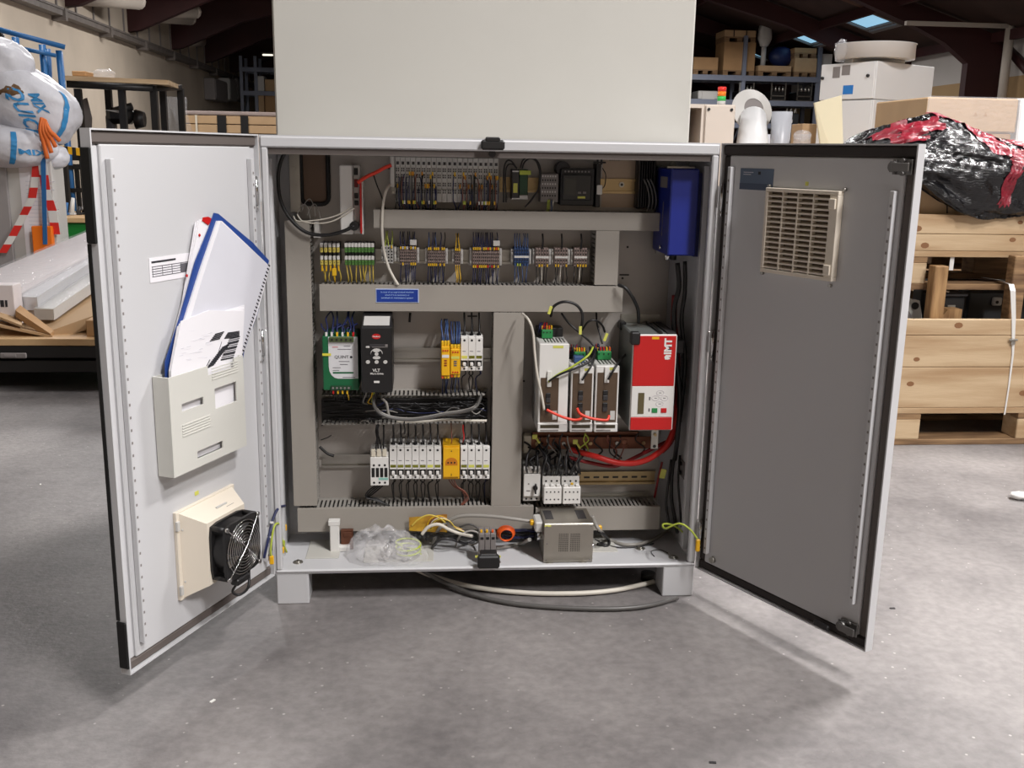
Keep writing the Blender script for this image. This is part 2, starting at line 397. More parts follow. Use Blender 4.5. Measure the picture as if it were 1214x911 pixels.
# diagonal brace and pipe by the right column
a, b = at(1188, 48, 19), at(1240, 108, 17)
solo('wall_brace', G().tube([a, b], .1, 4), BEAM, 'dark red diagonal brace between right wall and the thick column', 'brace')
a = at(1197, 40, 18.2)
solo('downpipe', G().cyl((a.x, a.y, 2.0), (a.x, a.y, 3.7), .09, 10).box(a.x-2.2, a.x+.3, a.y-.05, a.y+.05, 3.66, 3.74).box(a.x-.08, a.x+.08, a.y-.08, a.y+.08, 0, 2.0), PIPE, 'pale vertical pipe with a side arm beside the dark red column', 'pipe')

# ================================================================ right-hand pallet rack far back
YR = 25.8
RKLAB = {}
def rack(name, label, xs, zs, Y0, Y1, ztop, ups):
    t = thing(name, label, 'rack', ((xs[0]+xs[1])/2, Y0, 0))
    for x in ups:
        for yy in (Y0, Y1-.1): part('upright', G().box(x-.05, x+.05, yy, yy+.1, 0, ztop), RACKB, t)
        zz = .3; s = 1
        while zz < min(ztop, zs[1])-.9:
            part('brace', G().tube([(x, Y0+.1, zz if s > 0 else zz+.8), (x, Y1-.1, zz+.8 if s > 0 else zz)], .02, 4), RACKB, t); zz += .8; s = -s
    for z in zs:
        for yy in (Y0-.03, Y1-.05): part('beam', G().box(xs[0], xs[1], yy, yy+.05, z-.14, z), RACKB, t)
        part('shelf', G().box(xs[0], xs[1], Y0+.02, Y1-.05, z-.03, z-.005), BLKST, t)
    return t
z1 = at(900, 90, YR).z; z2 = at(900, 119, YR).z; z3 = at(900, 146, YR).z
xa, xb = at(820, 100, YR).x-3, at(1030, 100, YR).x
rack('pallet_rack', 'tall blue-grey pallet rack far back on the right, loaded with crates and machine parts', (xa, xb), (z1, z2, z3, .6), YR, YR+1.1, at(880, 42, YR).z, [at(p, 90, YR).x for p in (788, 882, 971)])
def rbox(name, px, Y0, dep, m, label, cat, group, zb, lid=None, bands=False):
    x0, x1, z0, z1_ = F(*px, Y0); t = thing(name, label, cat, ((x0+x1)/2, Y0+dep/2, zb), group)
    part('side_panel', G().box(x0, x1, Y0, Y0+.03, zb+.14, z1_), m, t)
    part('side_panel', G().box(x0, x1, Y0+dep-.03, Y0+dep, zb+.14, z1_), m, t)
    part('end_panel', G().box(x0, x0+.03, Y0+.03, Y0+dep-.03, zb+.14, z1_), m, t)
    part('end_panel', G().box(x1-.03, x1, Y0+.03, Y0+dep-.03, zb+.14, z1_), m, t)
    part('lid', G().box(x0+.03, x1-.03, Y0+.03, Y0+dep-.03, z1_-.05, z1_-.02), m, t)
    for q in (x0, (x0+x1)/2-.07, x1-.14): part('pallet_block', G().box(q, q+.14, Y0, Y0+dep, zb, zb+.11), WOODD, t)
    part('pallet_deck', G().box(x0, x1, Y0, Y0+dep, zb+.11, zb+.14), WOODD, t)
    if bands:
        for q in (x0+.3*(x1-x0), x0+.7*(x1-x0)): part('band', G().box(q-.015, q+.015, Y0-.004, Y0, zb+.14, z1_), BLACK, t)
    return t, z1_
gl = 'crates on the far pallet rack'
_, zt = rbox('shipping_crate', (858, 50, 895, 90), YR+.1, .85, CARDB, 'tall plain crate on the far rack with a smaller banded crate on top', 'crate', gl, z1)
rbox('shipping_crate', (859, 36, 896, 49), YR+.1, .85, CARD, 'small banded crate on top of the tall one, highest on the far rack', 'crate', gl, zt, bands=True)
rbox('shipping_crate', (822, 68, 851, 90), YR+.1, .85, CARDB, 'small crate at the left end of the far rack, upper shelf', 'crate', gl, z1)
_, zt2 = rbox('shipping_crate', (899, 78, 938, 90), YR+.05, .85, CARD, 'low open wooden crate on the far rack between two taller ones', 'crate', gl, z1)
_, zt3 = rbox('shipping_crate', (942, 69, 968, 90), YR+.05, .85, CARD, 'orange-brown crate on the upper shelf under the smaller skylight, lower of two', 'crate', gl, z1)
rbox('shipping_crate', (942, 57, 968, 69), YR+.05, .85, CARDB, 'orange-brown crate stacked on another under the smaller skylight', 'crate', gl, zt3)
rbox('shipping_crate', (974, 64, 986, 90), YR+.05, .85, GREYW, 'narrow pale crate at the right end of the upper rack shelf', 'crate', gl, z1)
x0, x1, z0, zz = F(908, 52, 940, 78, YR+.3)
g = G().sphere(((x0+x1)/2+.12, YR+.5, zt2+.28), .30, (1.2, .7, .9), 16, 10, disp=lambda d: .12*mnoise.noise(d*3));
solo('wrapped_bundle', g, NAVY, 'navy blue wrapped bundle on the low open crate of the far rack', 'bundle')
x0, x1, z0, zz = F(900, 24, 922, 60, YR+.3)
g = G().sphere(((x0+x1)/2-.12, YR+.24, (z0+zz)/2+.02), .40, (.5, .3, .92), 14, 10, disp=lambda d: .15*mnoise.noise(d*2.5)); g.cyl(((x0+x1)/2-.12, YR+.24, zt2), ((x0+x1)/2-.12, YR+.24, z0+.2), .07, 8)
t = solo('wrapped_pump', g, GREYW, 'tall machine wrapped in grey film standing above the low open crate', 'machine')
for i, px in enumerate((885, 923, 946+8)):
    x0, x1, z0, zz = F(px-9, 98, px+9, 119, YR+.1)
    t = thing('steel_cage', ['steel cage of machine parts, left one on the middle rack shelf', 'steel cage of machine parts, middle one on the middle rack shelf', 'steel cage of machine parts, right one on the middle rack shelf'][i], 'cage', ((x0+x1)/2, YR+.5, z2), 'steel cages on the middle shelf of the far rack')
    for xx in (x0, x1-.03): part('post', G().box(xx, xx+.03, YR+.1, YR+.13, z2, zz), STEEL, t)
    part('rail', G().box(x0, x1, YR+.1, YR+.13, z2+.12, z2+.15), STEEL, t); part('rail', G().box(x0, x1, YR+.1, YR+.13, z2, z2+.03), STEEL, t)
    part('crate_body', G().box(x0+.02, x1-.02, YR+.15, YR+.8, z2, z2+.26, .02), BLKST, t)
    for q in range(4):
        xx = x0+.06+q*(x1-x0-.12)/3; part('machine_part', G().cyl((xx, YR+.2, z2+.26), (xx, YR+.2, z2+.4), .04, 8, .025), STEEL, t)
for i in range(3):
    x0 = at(979+i*5.2, 118, YR).x
    solo('gas_bottle', G().cyl((x0, YR+.2, z2), (x0, YR+.2, z2+.3), .055, 10).sphere((x0, YR+.2, z2+.3), .055, nu=10, nv=6), YEL, 'yellow canister on the far rack, %s of three in a row' % ['left', 'middle', 'right'][i], 'canister', 'yellow canisters on the far rack')
for i, (px, w_) in enumerate([(838, 20), (866, 18), (905, 22), (938, 20)]):
    x0, x1, z0, zz = F(px-w_/2, 128, px+w_/2, 146, YR+.1)
    t = thing('parts_bin', '%s dark bin of machine parts on the lower rack shelf, counted from the left' % ORD[i], 'bin', ((x0+x1)/2, YR+.5, z3), 'dark bins on the lower shelf of the far rack')
    part('body', G().box(x0, x1, YR+.1, YR+.8, z3, zz-.15, .03), MOTOR, t)
    for q in range(3): part('handle', G().tube([(x0+.1+q*.12, YR+.15, zz-.15), (x0+.13+q*.12, YR+.15, zz), (x0+.16+q*.12, YR+.15, zz-.15)], .012, 4), STEEL, t)
    part('tag', G().box((x0+x1)/2-.05, (x0+x1)/2+.05, YR+.09, YR+.1, z3+.03, z3+.12), WHITE, t)
x0, x1, z0, zz = F(832, 106, 847, 119, YR+.1)
solo('storage_box', G().box(x0-.1, x1+.1, YR+.1, YR+.8, z2, z0+.25, .02).box(x0, x1, YR+.06, YR+.1, z2, z2+.2), GREYW, 'pale box at the left end of the middle rack shelf', 'box')

# ---- left far rack
YQ = 33
zb1, zb2 = at(305, 80, YQ).z, at(305, 108, YQ).z
xa, xb = at(284, 90, YQ).x, at(335, 90, YQ).x+1
rack('pallet_rack', 'blue-grey pallet rack far back on the left, partly behind the tall panel', (xa, xb), (zb1, zb2, .8), YQ, YQ+1.1, at(290, 66, YQ).z, [xa+.05, at(303, 90, YQ).x, xb-.05])
for i, (a, b, c, d, zz, m) in enumerate([(305, 112, 313, 128, zb2-1.0, CARD), (314, 110, 326, 128, zb2-1.0, CARDB), (305, 90, 313, 108, zb2, GREYW), (314, 94, 326, 108, zb2, CARD)]):
    x0, x1, z0, z1_ = F(a, b, c, d, YQ+.1)
    solo('carton', G().box(x0, x1, YQ+.1, YQ+.8, (.8 if i < 2 else zb2), z1_, .02), m, ['tall brown carton at the bottom left of the far left rack', 'tall dark brown carton at the bottom right of the far left rack', 'pale carton on the middle shelf of the far left rack', 'low brown carton on the middle shelf of the far left rack'][i], 'carton', 'cartons on the far left rack')
p = at(317, 64, 30)
t = thing('ceiling_lamp', 'small lit lamp hanging in the dark roof above the far left rack', 'lamp', (p.x, 30, p.z))
part('lamp_tube', G().box(p.x-.16, p.x+.16, 30.02, 30.1, p.z-.05, p.z+.0, .02), mat('lamp_glow', (255, 246, 226), .4, emit=1.5), t)
part('lamp_housing', G().box(p.x-.2, p.x+.2, 30, 30.12, p.z+.001, p.z+.05, .01), BLKST, t); part('suspension_wire', G().cyl((p.x, 30.06, p.z+.05), (p.x, 30.06, roofz(p.x)+.25), .008, 4), BLKST, t)
# shutters / cabinets on the left wall far back
for i, (a, b, m) in enumerate([(238, 254, GREY), (256, 266, GREYW), (268, 282, GREY)]):
    r_ = [(.000772*q-.394) for q in (a, b)]; ya, yb = [7.0/abs(v)-2.2 for v in r_]
    zlo, zhi = at(a, 118, ya).z, at(a, 92, ya).z
    t = thing('wall_cabinet', ['dark grey wall cupboard nearest of three on the far left wall', 'pale middle cupboard of three on the far left wall', 'grey farthest cupboard of three on the far left wall'][i], 'cupboard', (XL+.2, (ya+yb)/2, zlo), 'cupboards on the left wall')
    part('body', G().box(XL, XL+.35, ya, yb-.1, zlo, zhi, .02), m, t); part('door', G().box(XL+.35, XL+.37, ya+.05, yb-.15, zlo+.05, zhi-.05, .005), m, t)
# ================================================================ the open control cabinet
YP = .225     # face of the mounting plate
cab = thing('control_cabinet', 'open two-door light grey steel control cabinet full of electrical gear', 'cabinet', (0, 0, 0))
T = .003
g = G().box(-.5, -.5+T, 0, .248, ZB, ZT).box(.5-T, .5, 0, .248, ZB, ZT).box(-.5+T, .5-T, 0, .248, ZB, ZB+T).box(-.5+T, .5-T, 0, .248, ZT-T, ZT)
g.box(-.5+T, .5-T, .245, .248, ZB+T, ZT-T)
part('shell', g, ENC, cab)
g = G().box(-.4985, .4985, -.004, .012, ZT-.026, ZT-T, .003).box(-.4985, .4985, -.004, .012, ZB+T, ZB+.011, .003)
g.box(-.497, -.483, -.004, .012, ZB+.011, ZT-.026, .003).box(.483, .497, -.004, .012, ZB+.011, ZT-.026, .003)
part('front_flange', g, ENC, cab)
g = G()
for (x0, x1, z0, z1) in ((-.482, .482, ZT-.040, ZT-.0265),): g.box(x0, x1, .004, .02, z0, z1)
part('rain_channel', g, GASKET, cab, 'dark grey channel behind the front flange')
g = G().box(-.455, .455, YP, YP+.003, ZB+.03, ZT-.03, .001)
part('mounting_plate', g, PLATE, cab, 'plain metal mounting plate')
g = G()
for x in (-.45, .45):
    for z in (ZB+.05, ZT-.05): g.cyl((x, YP-.006, z), (x, YP+.02, z), .008, 6)
part('plate_bolt', g, STEEL, cab)
for (x0, x1, y0, y1, zz) in ((-.44, -.36, .08, .2, ZB+.003), (-.30, -.13, .05, .2, ZB+.003), (.2, .33, .09, .2, ZB+.003)):
    part('gland_plate', G().box(x0, x1, y0, y1, zz, zz+.002, .001), ENC2, cab)
for (x, y) in ((-.455, .06), (-.2, .06), (.39, .11), (.02, .04), (.46, .05)):
    part('bolt', G().cyl((x, y, ZB+.003), (x, y, ZB+.008), .007, 6).cyl((x, y, ZB+.003), (x, y, ZB+.005), .012, 12), STEEL, cab)
for x0, x1 in ((-.4985, -.424), (.424, .5)):
    for y0, y1 in ((.0, .07), (.178, .248)):
        part('foot', G().box(x0, x1, y0, y1, 0, ZB, .002), ENC, cab, 'hollow sheet steel foot')
# perforated upright strips inside
for x in (-.4965, .4845):
    for y in (.06,):
        f = part('support_strip', G().box(x, x+.012, y, y+.02, ZB+.02, ZT-.05, .001), ENC, cab)
for (px, py) in ((570, 163),):
    x0, x1, z0, z1 = F(570, 166, 598, 178, -.006)
    part('latch_keeper', G().box(x0, x1, -.02, -.005, z0, z1, .004).box(x0+.01, x1-.01, -.02, .0, z1-.004, z1+.006, .002).cyl(((x0+x1)/2, .0, z0-.008), ((x0+x1)/2, .02, z0-.008), .008, 8), BLACK, cab, 'black plastic latch keeper at the top')
x0, x1, z0, z1 = F(566, 657, 592, 672, -.006)
part('latch_keeper', G().box(x0, x1, -.022, -.005, z0, z1, .004).box(x0+.006, x1-.006, -.018, .012, z1-.005, z1+.004, .002), BLACK, cab, 'black plastic latch keeper at the bottom')
# hinges on the cabinet edges
for sx in (-1, 1):
    for z in (.96, .63, .17):
        x = sx*.508
        part('hinge', G().cyl((x, -.008, z-.03), (x, -.008, z+.03), .005, 10).box(min(x, sx*.5), max(x, sx*.5), -.006, .012, z-.024, z+.024, .001).cyl((x, -.008, z-.042), (x, -.008, z-.03), .003, 8), CHROME, cab)
for (px, py) in ((744, 293), (738, 330), (621, 452), (583, 450), (700, 590)): c_ = at(px, py, YP); part('plate_hole', G().cyl((c_.x, YP-.0006, c_.z), (c_.x, YP-.0001, c_.z), .003, 8), BLACK, cab)
for (px, py) in ((740, 326), (560, 375)): c_ = at(px, py, YP); part('plate_slot', G().box(c_.x-.012, c_.x+.012, YP-.0006, YP-.0001, c_.z-.002, c_.z+.002), BLACK, cab)
for px in (566, 591): c_ = at(px, 660, -.006); part('latch_tag', G().box(c_.x-.005, c_.x+.005, -.010, -.0045, c_.z-.002, c_.z+.002), YELP, cab)
# cutout in the plate with rubber edging, upper left
x0, x1, z0, z1 = F(357, 173, 389, 242, YP-.006)
r_ = .016
pts = []
for cx, cz, a0 in ((x1-r_, z1-r_, 0), (x0+r_, z1-r_, 90), (x0+r_, z0+r_, 180), (x1-r_, z0+r_, 270)):
    for k in range(5): a = math.radians(a0+k*22.5); pts.append((cx+r_*math.cos(a), YP-.006, cz+r_*math.sin(a)))
part('edging', G().tube(pts, .0055, 8, closed=True, sub=1), RUBBER, cab, 'black rubber edging around the cutout')
part('cutout_panel', G().prism([(p[0], YP-.002, p[2]) for p in pts], (0, .0015, 0)), mat('cutout_brown', (110, 88, 72), .6), cab, 'brownish panel seen through the cutout')
x0, x1, z0, z1 = F(343, 174, 356, 252, YP-.03)
t = thing('metal_bracket', 'upright galvanised bracket at the top left inside the cabinet, beside the rubber-edged cutout', 'bracket', (x0, YP, z0))
part('plate', G().box(x0, x1, YP-.03, YP-.027, z0, z1, .001).box(x0, x0+.003, YP-.027, YP-.0005, z0, z1), STEEL, t)
for zz in (z0+.06, z1-.012, z1-.05): part('bolt', G().cyl(((x0+x1)/2, YP-.036, zz), ((x0+x1)/2, YP-.03, zz), .006, 6), STEEL, t)
# ---------------------------------------------------------------- tall grey enclosure behind
tb = thing('tall_enclosure', 'tall plain light grey enclosure standing right behind the open cabinet, cut by the top edge', 'enclosure', (0, .25, 0))
part('body', G().box(-.499, .494, .252, .70, .04, 1.96, .004), ENC2, tb); part('plinth', G().box(-.49, .485, .262, .69, 0, .04), GREY, tb)
part('top_cover', G().box(-.505, .5, .25, .71, 1.96, 1.975, .002), ENC2, tb)

# ---------------------------------------------------------------- doors (parts of the cabinet)
LATCHM = mat('latch_grey_metal', (112, 110, 108), .4, .7)
def door(s):
    o, u, nn, th, sg = DOOR[s]
    d = bpy.data.objects.new('cabinet_door', None); C.objects.link(d); d.parent = cab; d.location = o; d.rotation_euler = (0, 0, th)
    d['label'] = 'left door, opened wide, pale inside' if s == 'L' else 'right door, opened wide, shaded grey inside'
    OFF[d] = Vector((0, 0, 0)); W = .5; t = .018
    def bx(g, u0, u1, n0, n1, z0, z1, bev=0): g.box(u0, u1, sg*n0, sg*n1, z0, z1, bev); return g
    g = G(); bx(g, .006, W, -t, -t+.002, ZB, ZT); bx(g, .006, W, -t+.002, .003, ZT-.003, ZT); bx(g, .006, W, -t+.002, .003, ZB, ZB+.003)
    bx(g, W-.003, W, -t+.002, .003, ZB+.003, ZT-.003); bx(g, .006, .009, -t+.002, .003, ZB+.003, ZT-.003)
    part('outer_skin', g, ENC, d)
    g = G(); bx(g, .030, W-.026, -.016, -.002, ZB+.024, ZT-.026, .002)
    part('inner_panel', g, ENC, d)
    g = G(); bx(g, .009, W-.003, -.015, -.001, ZT-.026, ZT-.003, .004)
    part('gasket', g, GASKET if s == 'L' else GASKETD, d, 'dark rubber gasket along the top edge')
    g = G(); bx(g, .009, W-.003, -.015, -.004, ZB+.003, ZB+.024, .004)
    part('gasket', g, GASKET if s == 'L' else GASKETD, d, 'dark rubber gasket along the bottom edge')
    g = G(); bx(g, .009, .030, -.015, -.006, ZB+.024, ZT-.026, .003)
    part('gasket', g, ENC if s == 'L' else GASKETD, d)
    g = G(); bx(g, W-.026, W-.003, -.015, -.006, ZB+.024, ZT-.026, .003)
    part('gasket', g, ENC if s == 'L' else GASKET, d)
    # perforated strips
    for u0 in (.036, W-.046):
        z0, z1 = (ZB+.05, ZT-.05) if not (s == 'R' and u0 > .2) else (ZB+.09, ZT-.085)
        g = G(); bx(g, u0, u0+.010, -.0015, .010, z0, z1, .001); st = part('perforated_strip', g, ENC, d)
        h = G()
        for k in range(37):
            z = z0+.012+k*(z1-z0-.02)/37; h.add(*(lambda a: (a, [(0, 1, 2, 3)]))([(u0+.003, sg*.0103, z), (u0+.007, sg*.0103, z), (u0+.007, sg*.0103, z+.005), (u0+.003, sg*.0103, z+.005)]))
        part('strip_hole', h, GREY, d, kind='stuff')
    return d
dl = door('L'); dr = door('R')
def dbox(g, s, u0, u1, n0, n1, z0, z1, bev=0): sg = DOOR[s][4]; g.box(u0, u1, sg*n0, sg*n1, z0, z1, bev); return g
def dpt(s, u, n, z): o, uu, nn, th, sg = DOOR[s]; return o+uu*u+nn*n+Vector((0, 0, z))
def dloc(s, u, n, z): sg = DOOR[s][4]; return Vector((u, sg*n, z))
# left door: black foam strips at the free edge
g = G(); dbox(g, 'L', .5002, .505, -.018, .004, .885, 1.045, .002); part('foam_strip', g, RUBBER, dl)
g = G(); dbox(g, 'L', .5002, .505, -.018, .004, .09, .185, .002); part('foam_strip', g, RUBBER, dl)
g = G(); dbox(g, 'L', .5002, .502, -.0185, -.011, ZB+.11, .884); part('edge_seal', g, RUBBER, dl, 'thin black seal along the free edge')
# right door: latches
for (px, py, lab) in ((1066, 198, 'upper'), (1003, 742, 'lower')):
    u0, z0 = DP('R', px, py)
    g = G(); dbox(g, 'R', u0-.012, u0+.03, .0, .004, z0-.014, z0+.014, .001); 
    g.cyl(dloc('R', u0-.005, 0, z0), dloc('R', u0-.005, .014, z0), .010, 12); dbox(g, 'R', u0-.005, u0+.032, .014, .018, z0-.008, z0+.008, .001)
    for q in (-.012, .012): g.cyl(dloc('R', u0+.012, .004, z0+q), dloc('R', u0+.012, .009, z0+q), .004, 6)
    for q in range(8): g.box(*(lambda a: (u0-.005+.011*math.cos(a)-.002, u0-.005+.011*math.cos(a)+.002, -.006-.002, -.006+.002, z0+.011*math.sin(a)-.002, z0+.011*math.sin(a)+.002))(q*PI/4))
    part('latch', g, LATCHM, dr)
u0, z0 = DP('R', 845, 664); g = G(); g.cyl(dloc('R', u0, -.002, z0), dloc('R', u0, .006, z0), .008, 6); part('earth_bolt', g, STEEL, dr)
u0, z0 = DP('R', 978, 742); g = G(); dbox(g, 'R', u0-.02, u0+.02, .008, .016, z0-.004, z0+.010, .003); part('latch_lever', g, BLACK, dr)

def onface(name, s, quadpx, n0, n1, m, label, cat, bev=0, group=None):
    """a flat thing lying on a door; corner pixels give its outline there"""
    o, u, nn, th, sg = DOOR[s]
    P_ = [DP(s, x, y, n1) for x, y in quadpx]
    loc = dpt(s, P_[0][0], n0, min(p[1] for p in P_))
    t = bpy.data.objects.new(name, None)
    g = G().prism([Vector((p[0], sg*n0, p[1])) for p in P_], (0, sg*(n1-n0), 0))
    M = Matrix.Translation(o) @ Matrix.Rotation(th, 4, 'Z')
    g.v = [tuple(M @ Vector(v)) for v in g.v]
    return solo(name, g, m, label, cat, group)
def dquad(g, s, pts, n0, n1):
    """outline in door coordinates -> world prism"""
    o, u, nn, th, sg = DOOR[s]
    g.prism([dpt(s, p[0], n0, p[1]) for p in pts], nn*(n1-n0)); return g
def dworld(s): o, u, nn, th, sg = DOOR[s]; return Matrix.Translation(o) @ Matrix.Rotation(th, 4, 'Z')
def box_d(g, s, u0, u1, n0, n1, z0, z1, bev=0): sg = DOOR[s][4]; g.box(u0, u1, sg*n0, sg*n1, z0, z1, bev, M=dworld(s)); return g
# printed label on the left door
P4 = [DP('L', *p) for p in ((177, 307), (228, 299), (224, 330), (179, 334))]
u0, u1 = P4[1][0], P4[0][0]; z1, z0 = (P4[0][1]+P4[1][1])/2, (P4[2][1]+P4[3][1])/2
t = thing('printed_label', 'white label with small print and a grey table on the left door', 'label', dpt('L', u1, -.001, z0))
part('sheet', box_d(G(), 'L', u0, u1, -.0018, -.001, z0, z1), PAPER, t)
g = G()
wd = u1-u0; ht = z1-z0
box_d(g, 'L', u1-wd*.6, u1-wd*.05, -.001, -.0006, z0+ht*.78, z0+ht*.86)
part('heading_print', g, INKD, t)
g = G()
for k in range(5): box_d(g, 'L', u0+wd*.05, u1-wd*.05, -.001, -.0006, z0+ht*(.22+k*.1), z0+ht*(.22+k*.1)+ht*.03)
for k in range(5): box_d(g, 'L', u0+wd*(.05+k*.22), u0+wd*(.05+k*.22)+.001, -.001, -.0006, z0+ht*.22, z0+ht*.65)
box_d(g, 'L', u0+wd*.05, u0+wd*.3, -.001, -.0007, z0+ht*.25, z0+ht*.6)
part('table_print', g, INK, t)
# document pocket on the left door
bl, bt = DP('L', 194.5, 577, 0), DP('L', 187.6, 428, 0)
NP = .036
p1, p2, p3, p4 = [DP('L', *p, NP) for p in ((201, 443), (289, 426), (289, 527), (208, 565))]
uo, ui = (p1[0]+p4[0])/2, (p2[0]+p3[0])/2; zt_, zb_ = (p1[1]+p2[1])/2, (p3[1]+p4[1])/2
t = thing('document_pocket', 'pale grey plastic document pocket on the left door with papers standing in it', 'pocket', dpt('L', (uo+ui)/2, 0, zb_))
wu = uo-ui
slots = [(.13, .42, .62, .70), (.58, .90, .52, .74), (.30, .66, .07, .15)]
# front built around three openings
g = G()
zz = lambda f: zb_+f*(zt_-zb_); uu_ = lambda f: uo-f*wu
def fr(f0, f1, a, b): box_d(g, 'L', uu_(f0), uu_(f1), NP-.003, NP, zz(a), zz(b))
fr(0, 1, 0, .07); fr(0, .30, .07, .15); fr(.66, 1, .07, .15); fr(0, 1, .15, .52); fr(0, .13, .52, .74); fr(.13, .42, .52, .62); fr(.13, .42, .70, .74); fr(.42, .58, .52, .74); fr(.90, 1, .52, .74); fr(0, 1, .74, .9)
fr(0, .50, .9, 1.0); fr(.88, 1, .9, 1.0)
part('front', g, POCK, t)
g = G(); box_d(g, 'L', uo, uo+.004, .0, NP, zz(0), zz(1)); box_d(g, 'L', ui-.004, ui, .0, NP, zz(0), zz(1)); box_d(g, 'L', ui-.004, uo+.004, .0, NP, zz(0)-.004, zz(0)); part('side', g, POCK, t)
g = G(); box_d(g, 'L', ui, uo, .0, .002, zz(0), zz(1)); part('back', g, POCK, t)
for (f0, f1, a) in ((.12, .5, .36), (.55, .93, .84)):
    for k in range(5): part('ridge', box_d(G(), 'L', uu_(f0), uu_(f1), NP, NP+.0012, zz(a+k*.028), zz(a+k*.028+.012)), POCK, t)
# papers and folders standing in the pocket: leaning pages
def leaf(name, px, n0, n1, m, label, cat, group=None, sink=.10):
    """sheet whose visible corners are given by pixels; runs down into the pocket"""
    P_ = [DP('L', x, y, n1) for x, y in px]
    g = G(); dquad(g, 'L', P_, n0, n1); return solo(name, g, m, label, cat, group)
low = lambda u: (u, zz(.1))
def leafpts(px, n): return [DP('L', x, y, n) for x, y in px]
bot = [(uo-.012, zz(.06)), (ui+.05, zz(.06))]
def standing(name, px_left, px_tl, px_tr, px_right, n0, n1, m, label, cat):
    pts = leafpts([px_left, px_tl, px_tr, px_right], n1)
    pts += [(ui+.02, zz(.3)), (ui+.03, zz(.06)), (uo-.010, zz(.06))]
    g = G(); dquad(g, 'L', pts, n0, n1); return solo(name, g, m, label, cat)
t2 = thing('loose_papers', 'white papers with a red tab behind the blue folder in the door pocket', 'papers', dpt('L', uo-.03, .004, zz(.06)))
for k in range(3):
    pts = leafpts([(197+k, 430), (216+k, 360), (232+k*2.5, 263-k*1.5), (250, 262), (240, 430)], .006+k*.002)+[(ui+.05, zz(.06)), (uo-.008, zz(.06))]
    part('sheet', dquad(G(), 'L', pts, .004+k*.002, .0055+k*.002), PAPER, t2)
pts = leafpts([(240, 262), (241, 258), (247, 257), (252, 260), (247, 267)], .0112); part('red_tab', dquad(G(), 'L', pts, .0098, .0112), RED, t2)
for q in ((237, 279), (222, 327)):
    c = DP('L', *q, .0112); part('red_dot', G().cyl(dpt('L', c[0], .0098, c[1]), dpt('L', c[0], .0110, c[1]), .003, 8), RED, t2)
pts = leafpts([(196, 430), (214, 375), (232, 310), (249, 268), (254, 252.5), (259, 253.5), (300, 288), (319, 309), (306, 370), (290, 415)], .014)+[(ui+.03, zz(.06)), (uo-.008, zz(.06))]
solo('ring_folder', dquad(G(), 'L', pts, .0118, .0140), FOLB, 'blue plastic folder leaning in the door pocket behind the white booklet', 'folder')
t3 = thing('spiral_booklet', 'white spiral-bound booklet with a grey clear cover leaning in the door pocket', 'booklet', dpt('L', uo-.03, .0142, zz(.06)))
pts = leafpts([(206, 430), (214, 395), (238, 320), (258, 262), (263, 262), (320, 316), (305, 372), (288, 420)], .018)+[(ui+.03, zz(.06)), (uo-.008, zz(.06))]
part('pages', dquad(G(), 'L', pts, .0142, .0180), PAPER, t3)
pts = leafpts([(222, 392), (240, 330), (262, 263), (319, 315), (304, 372), (287, 418)], .0186)+[(ui+.04, zz(.2)), (uo-.02, zz(.2))]
part('cover', dquad(G(), 'L', pts, .0181, .0186), PAPER2, t3)
a, b = leafpts([(319, 315), (287, 420)], .0190)
for k in range(26):
    f = k/25; c = dpt('L', a[0]+(b[0]-a[0])*f, .0165, a[1]+(b[1]-a[1])*f)
    n_ = DOOR['L'][2]; e = (dpt('L', *(a[0], .0165, a[1]))-dpt('L', b[0], .0165, b[1])).normalized(); sd = n_.cross(e)
    part('spiral_ring', G().tube([c+(n_*math.cos(q*PI/3)+sd*math.sin(q*PI/3))*.004 for q in range(6)], .0013, 4, closed=True, sub=1), BLACK, t3)
t4 = thing('drawing_sheets', 'white sheets with a printed technical drawing, front of the door pocket', 'papers', dpt('L', uo-.03, .0195, zz(.06)))
for k in range(3):
    pts = leafpts([(201+k, 440), (211+k*2, 387-k*3), (248, 374-k*3), (290, 362+k*3.5), (286, 440)], .0215+k*.0022)+[(ui+.004, zz(.06)), (uo-.006, zz(.06))]
    part('sheet', dquad(G(), 'L', pts, .0196+k*.0022, .0213+k*.0022), PAPER, t4)
rr = random.Random(3)
g = G()
def pline(x, y, x2, y2, w_=.8):
    q = leafpts([(x, y), (x2, y2), (x2, y2+w_), (x, y+w_)], .0264); dquad(g, 'L', q, .0258, .0264)
for k in range(13): pline(244+k*1.6, 437-k*2.1, 254+k*1.6, 432-k*2.1, 1.1)
for k in range(12): pline(262+k*.9, 426-k*2.2, 277+k*.7, 423-k*2.2, .9 if k % 3 else 1.8)
for k in range(5): pline(249+k*1.5, 404-k*2, 261+k*1.2, 401-k*2, 1.2)
for k in range(6): pline(266+k*.8, 401-k*1.3, 284, 399-k*1.3, 1.0)
pline(243, 438, 249, 426, 1.5); pline(255, 431, 263, 405, 1.2)
part('drawing_print', g, INKD, t4, 'dark printed line drawing', kind='stuff')
g = G()
for k in range(26):
    x = 212+rr.random()*40; y = 392+rr.random()*36; q = leafpts([(x, y), (x+rr.uniform(3, 9), y-1.5), (x+5, y-.8)], .0263); dquad(g, 'L', q, .0258, .0263)
part('faint_print', g, PAPER2, t4, kind='stuff')

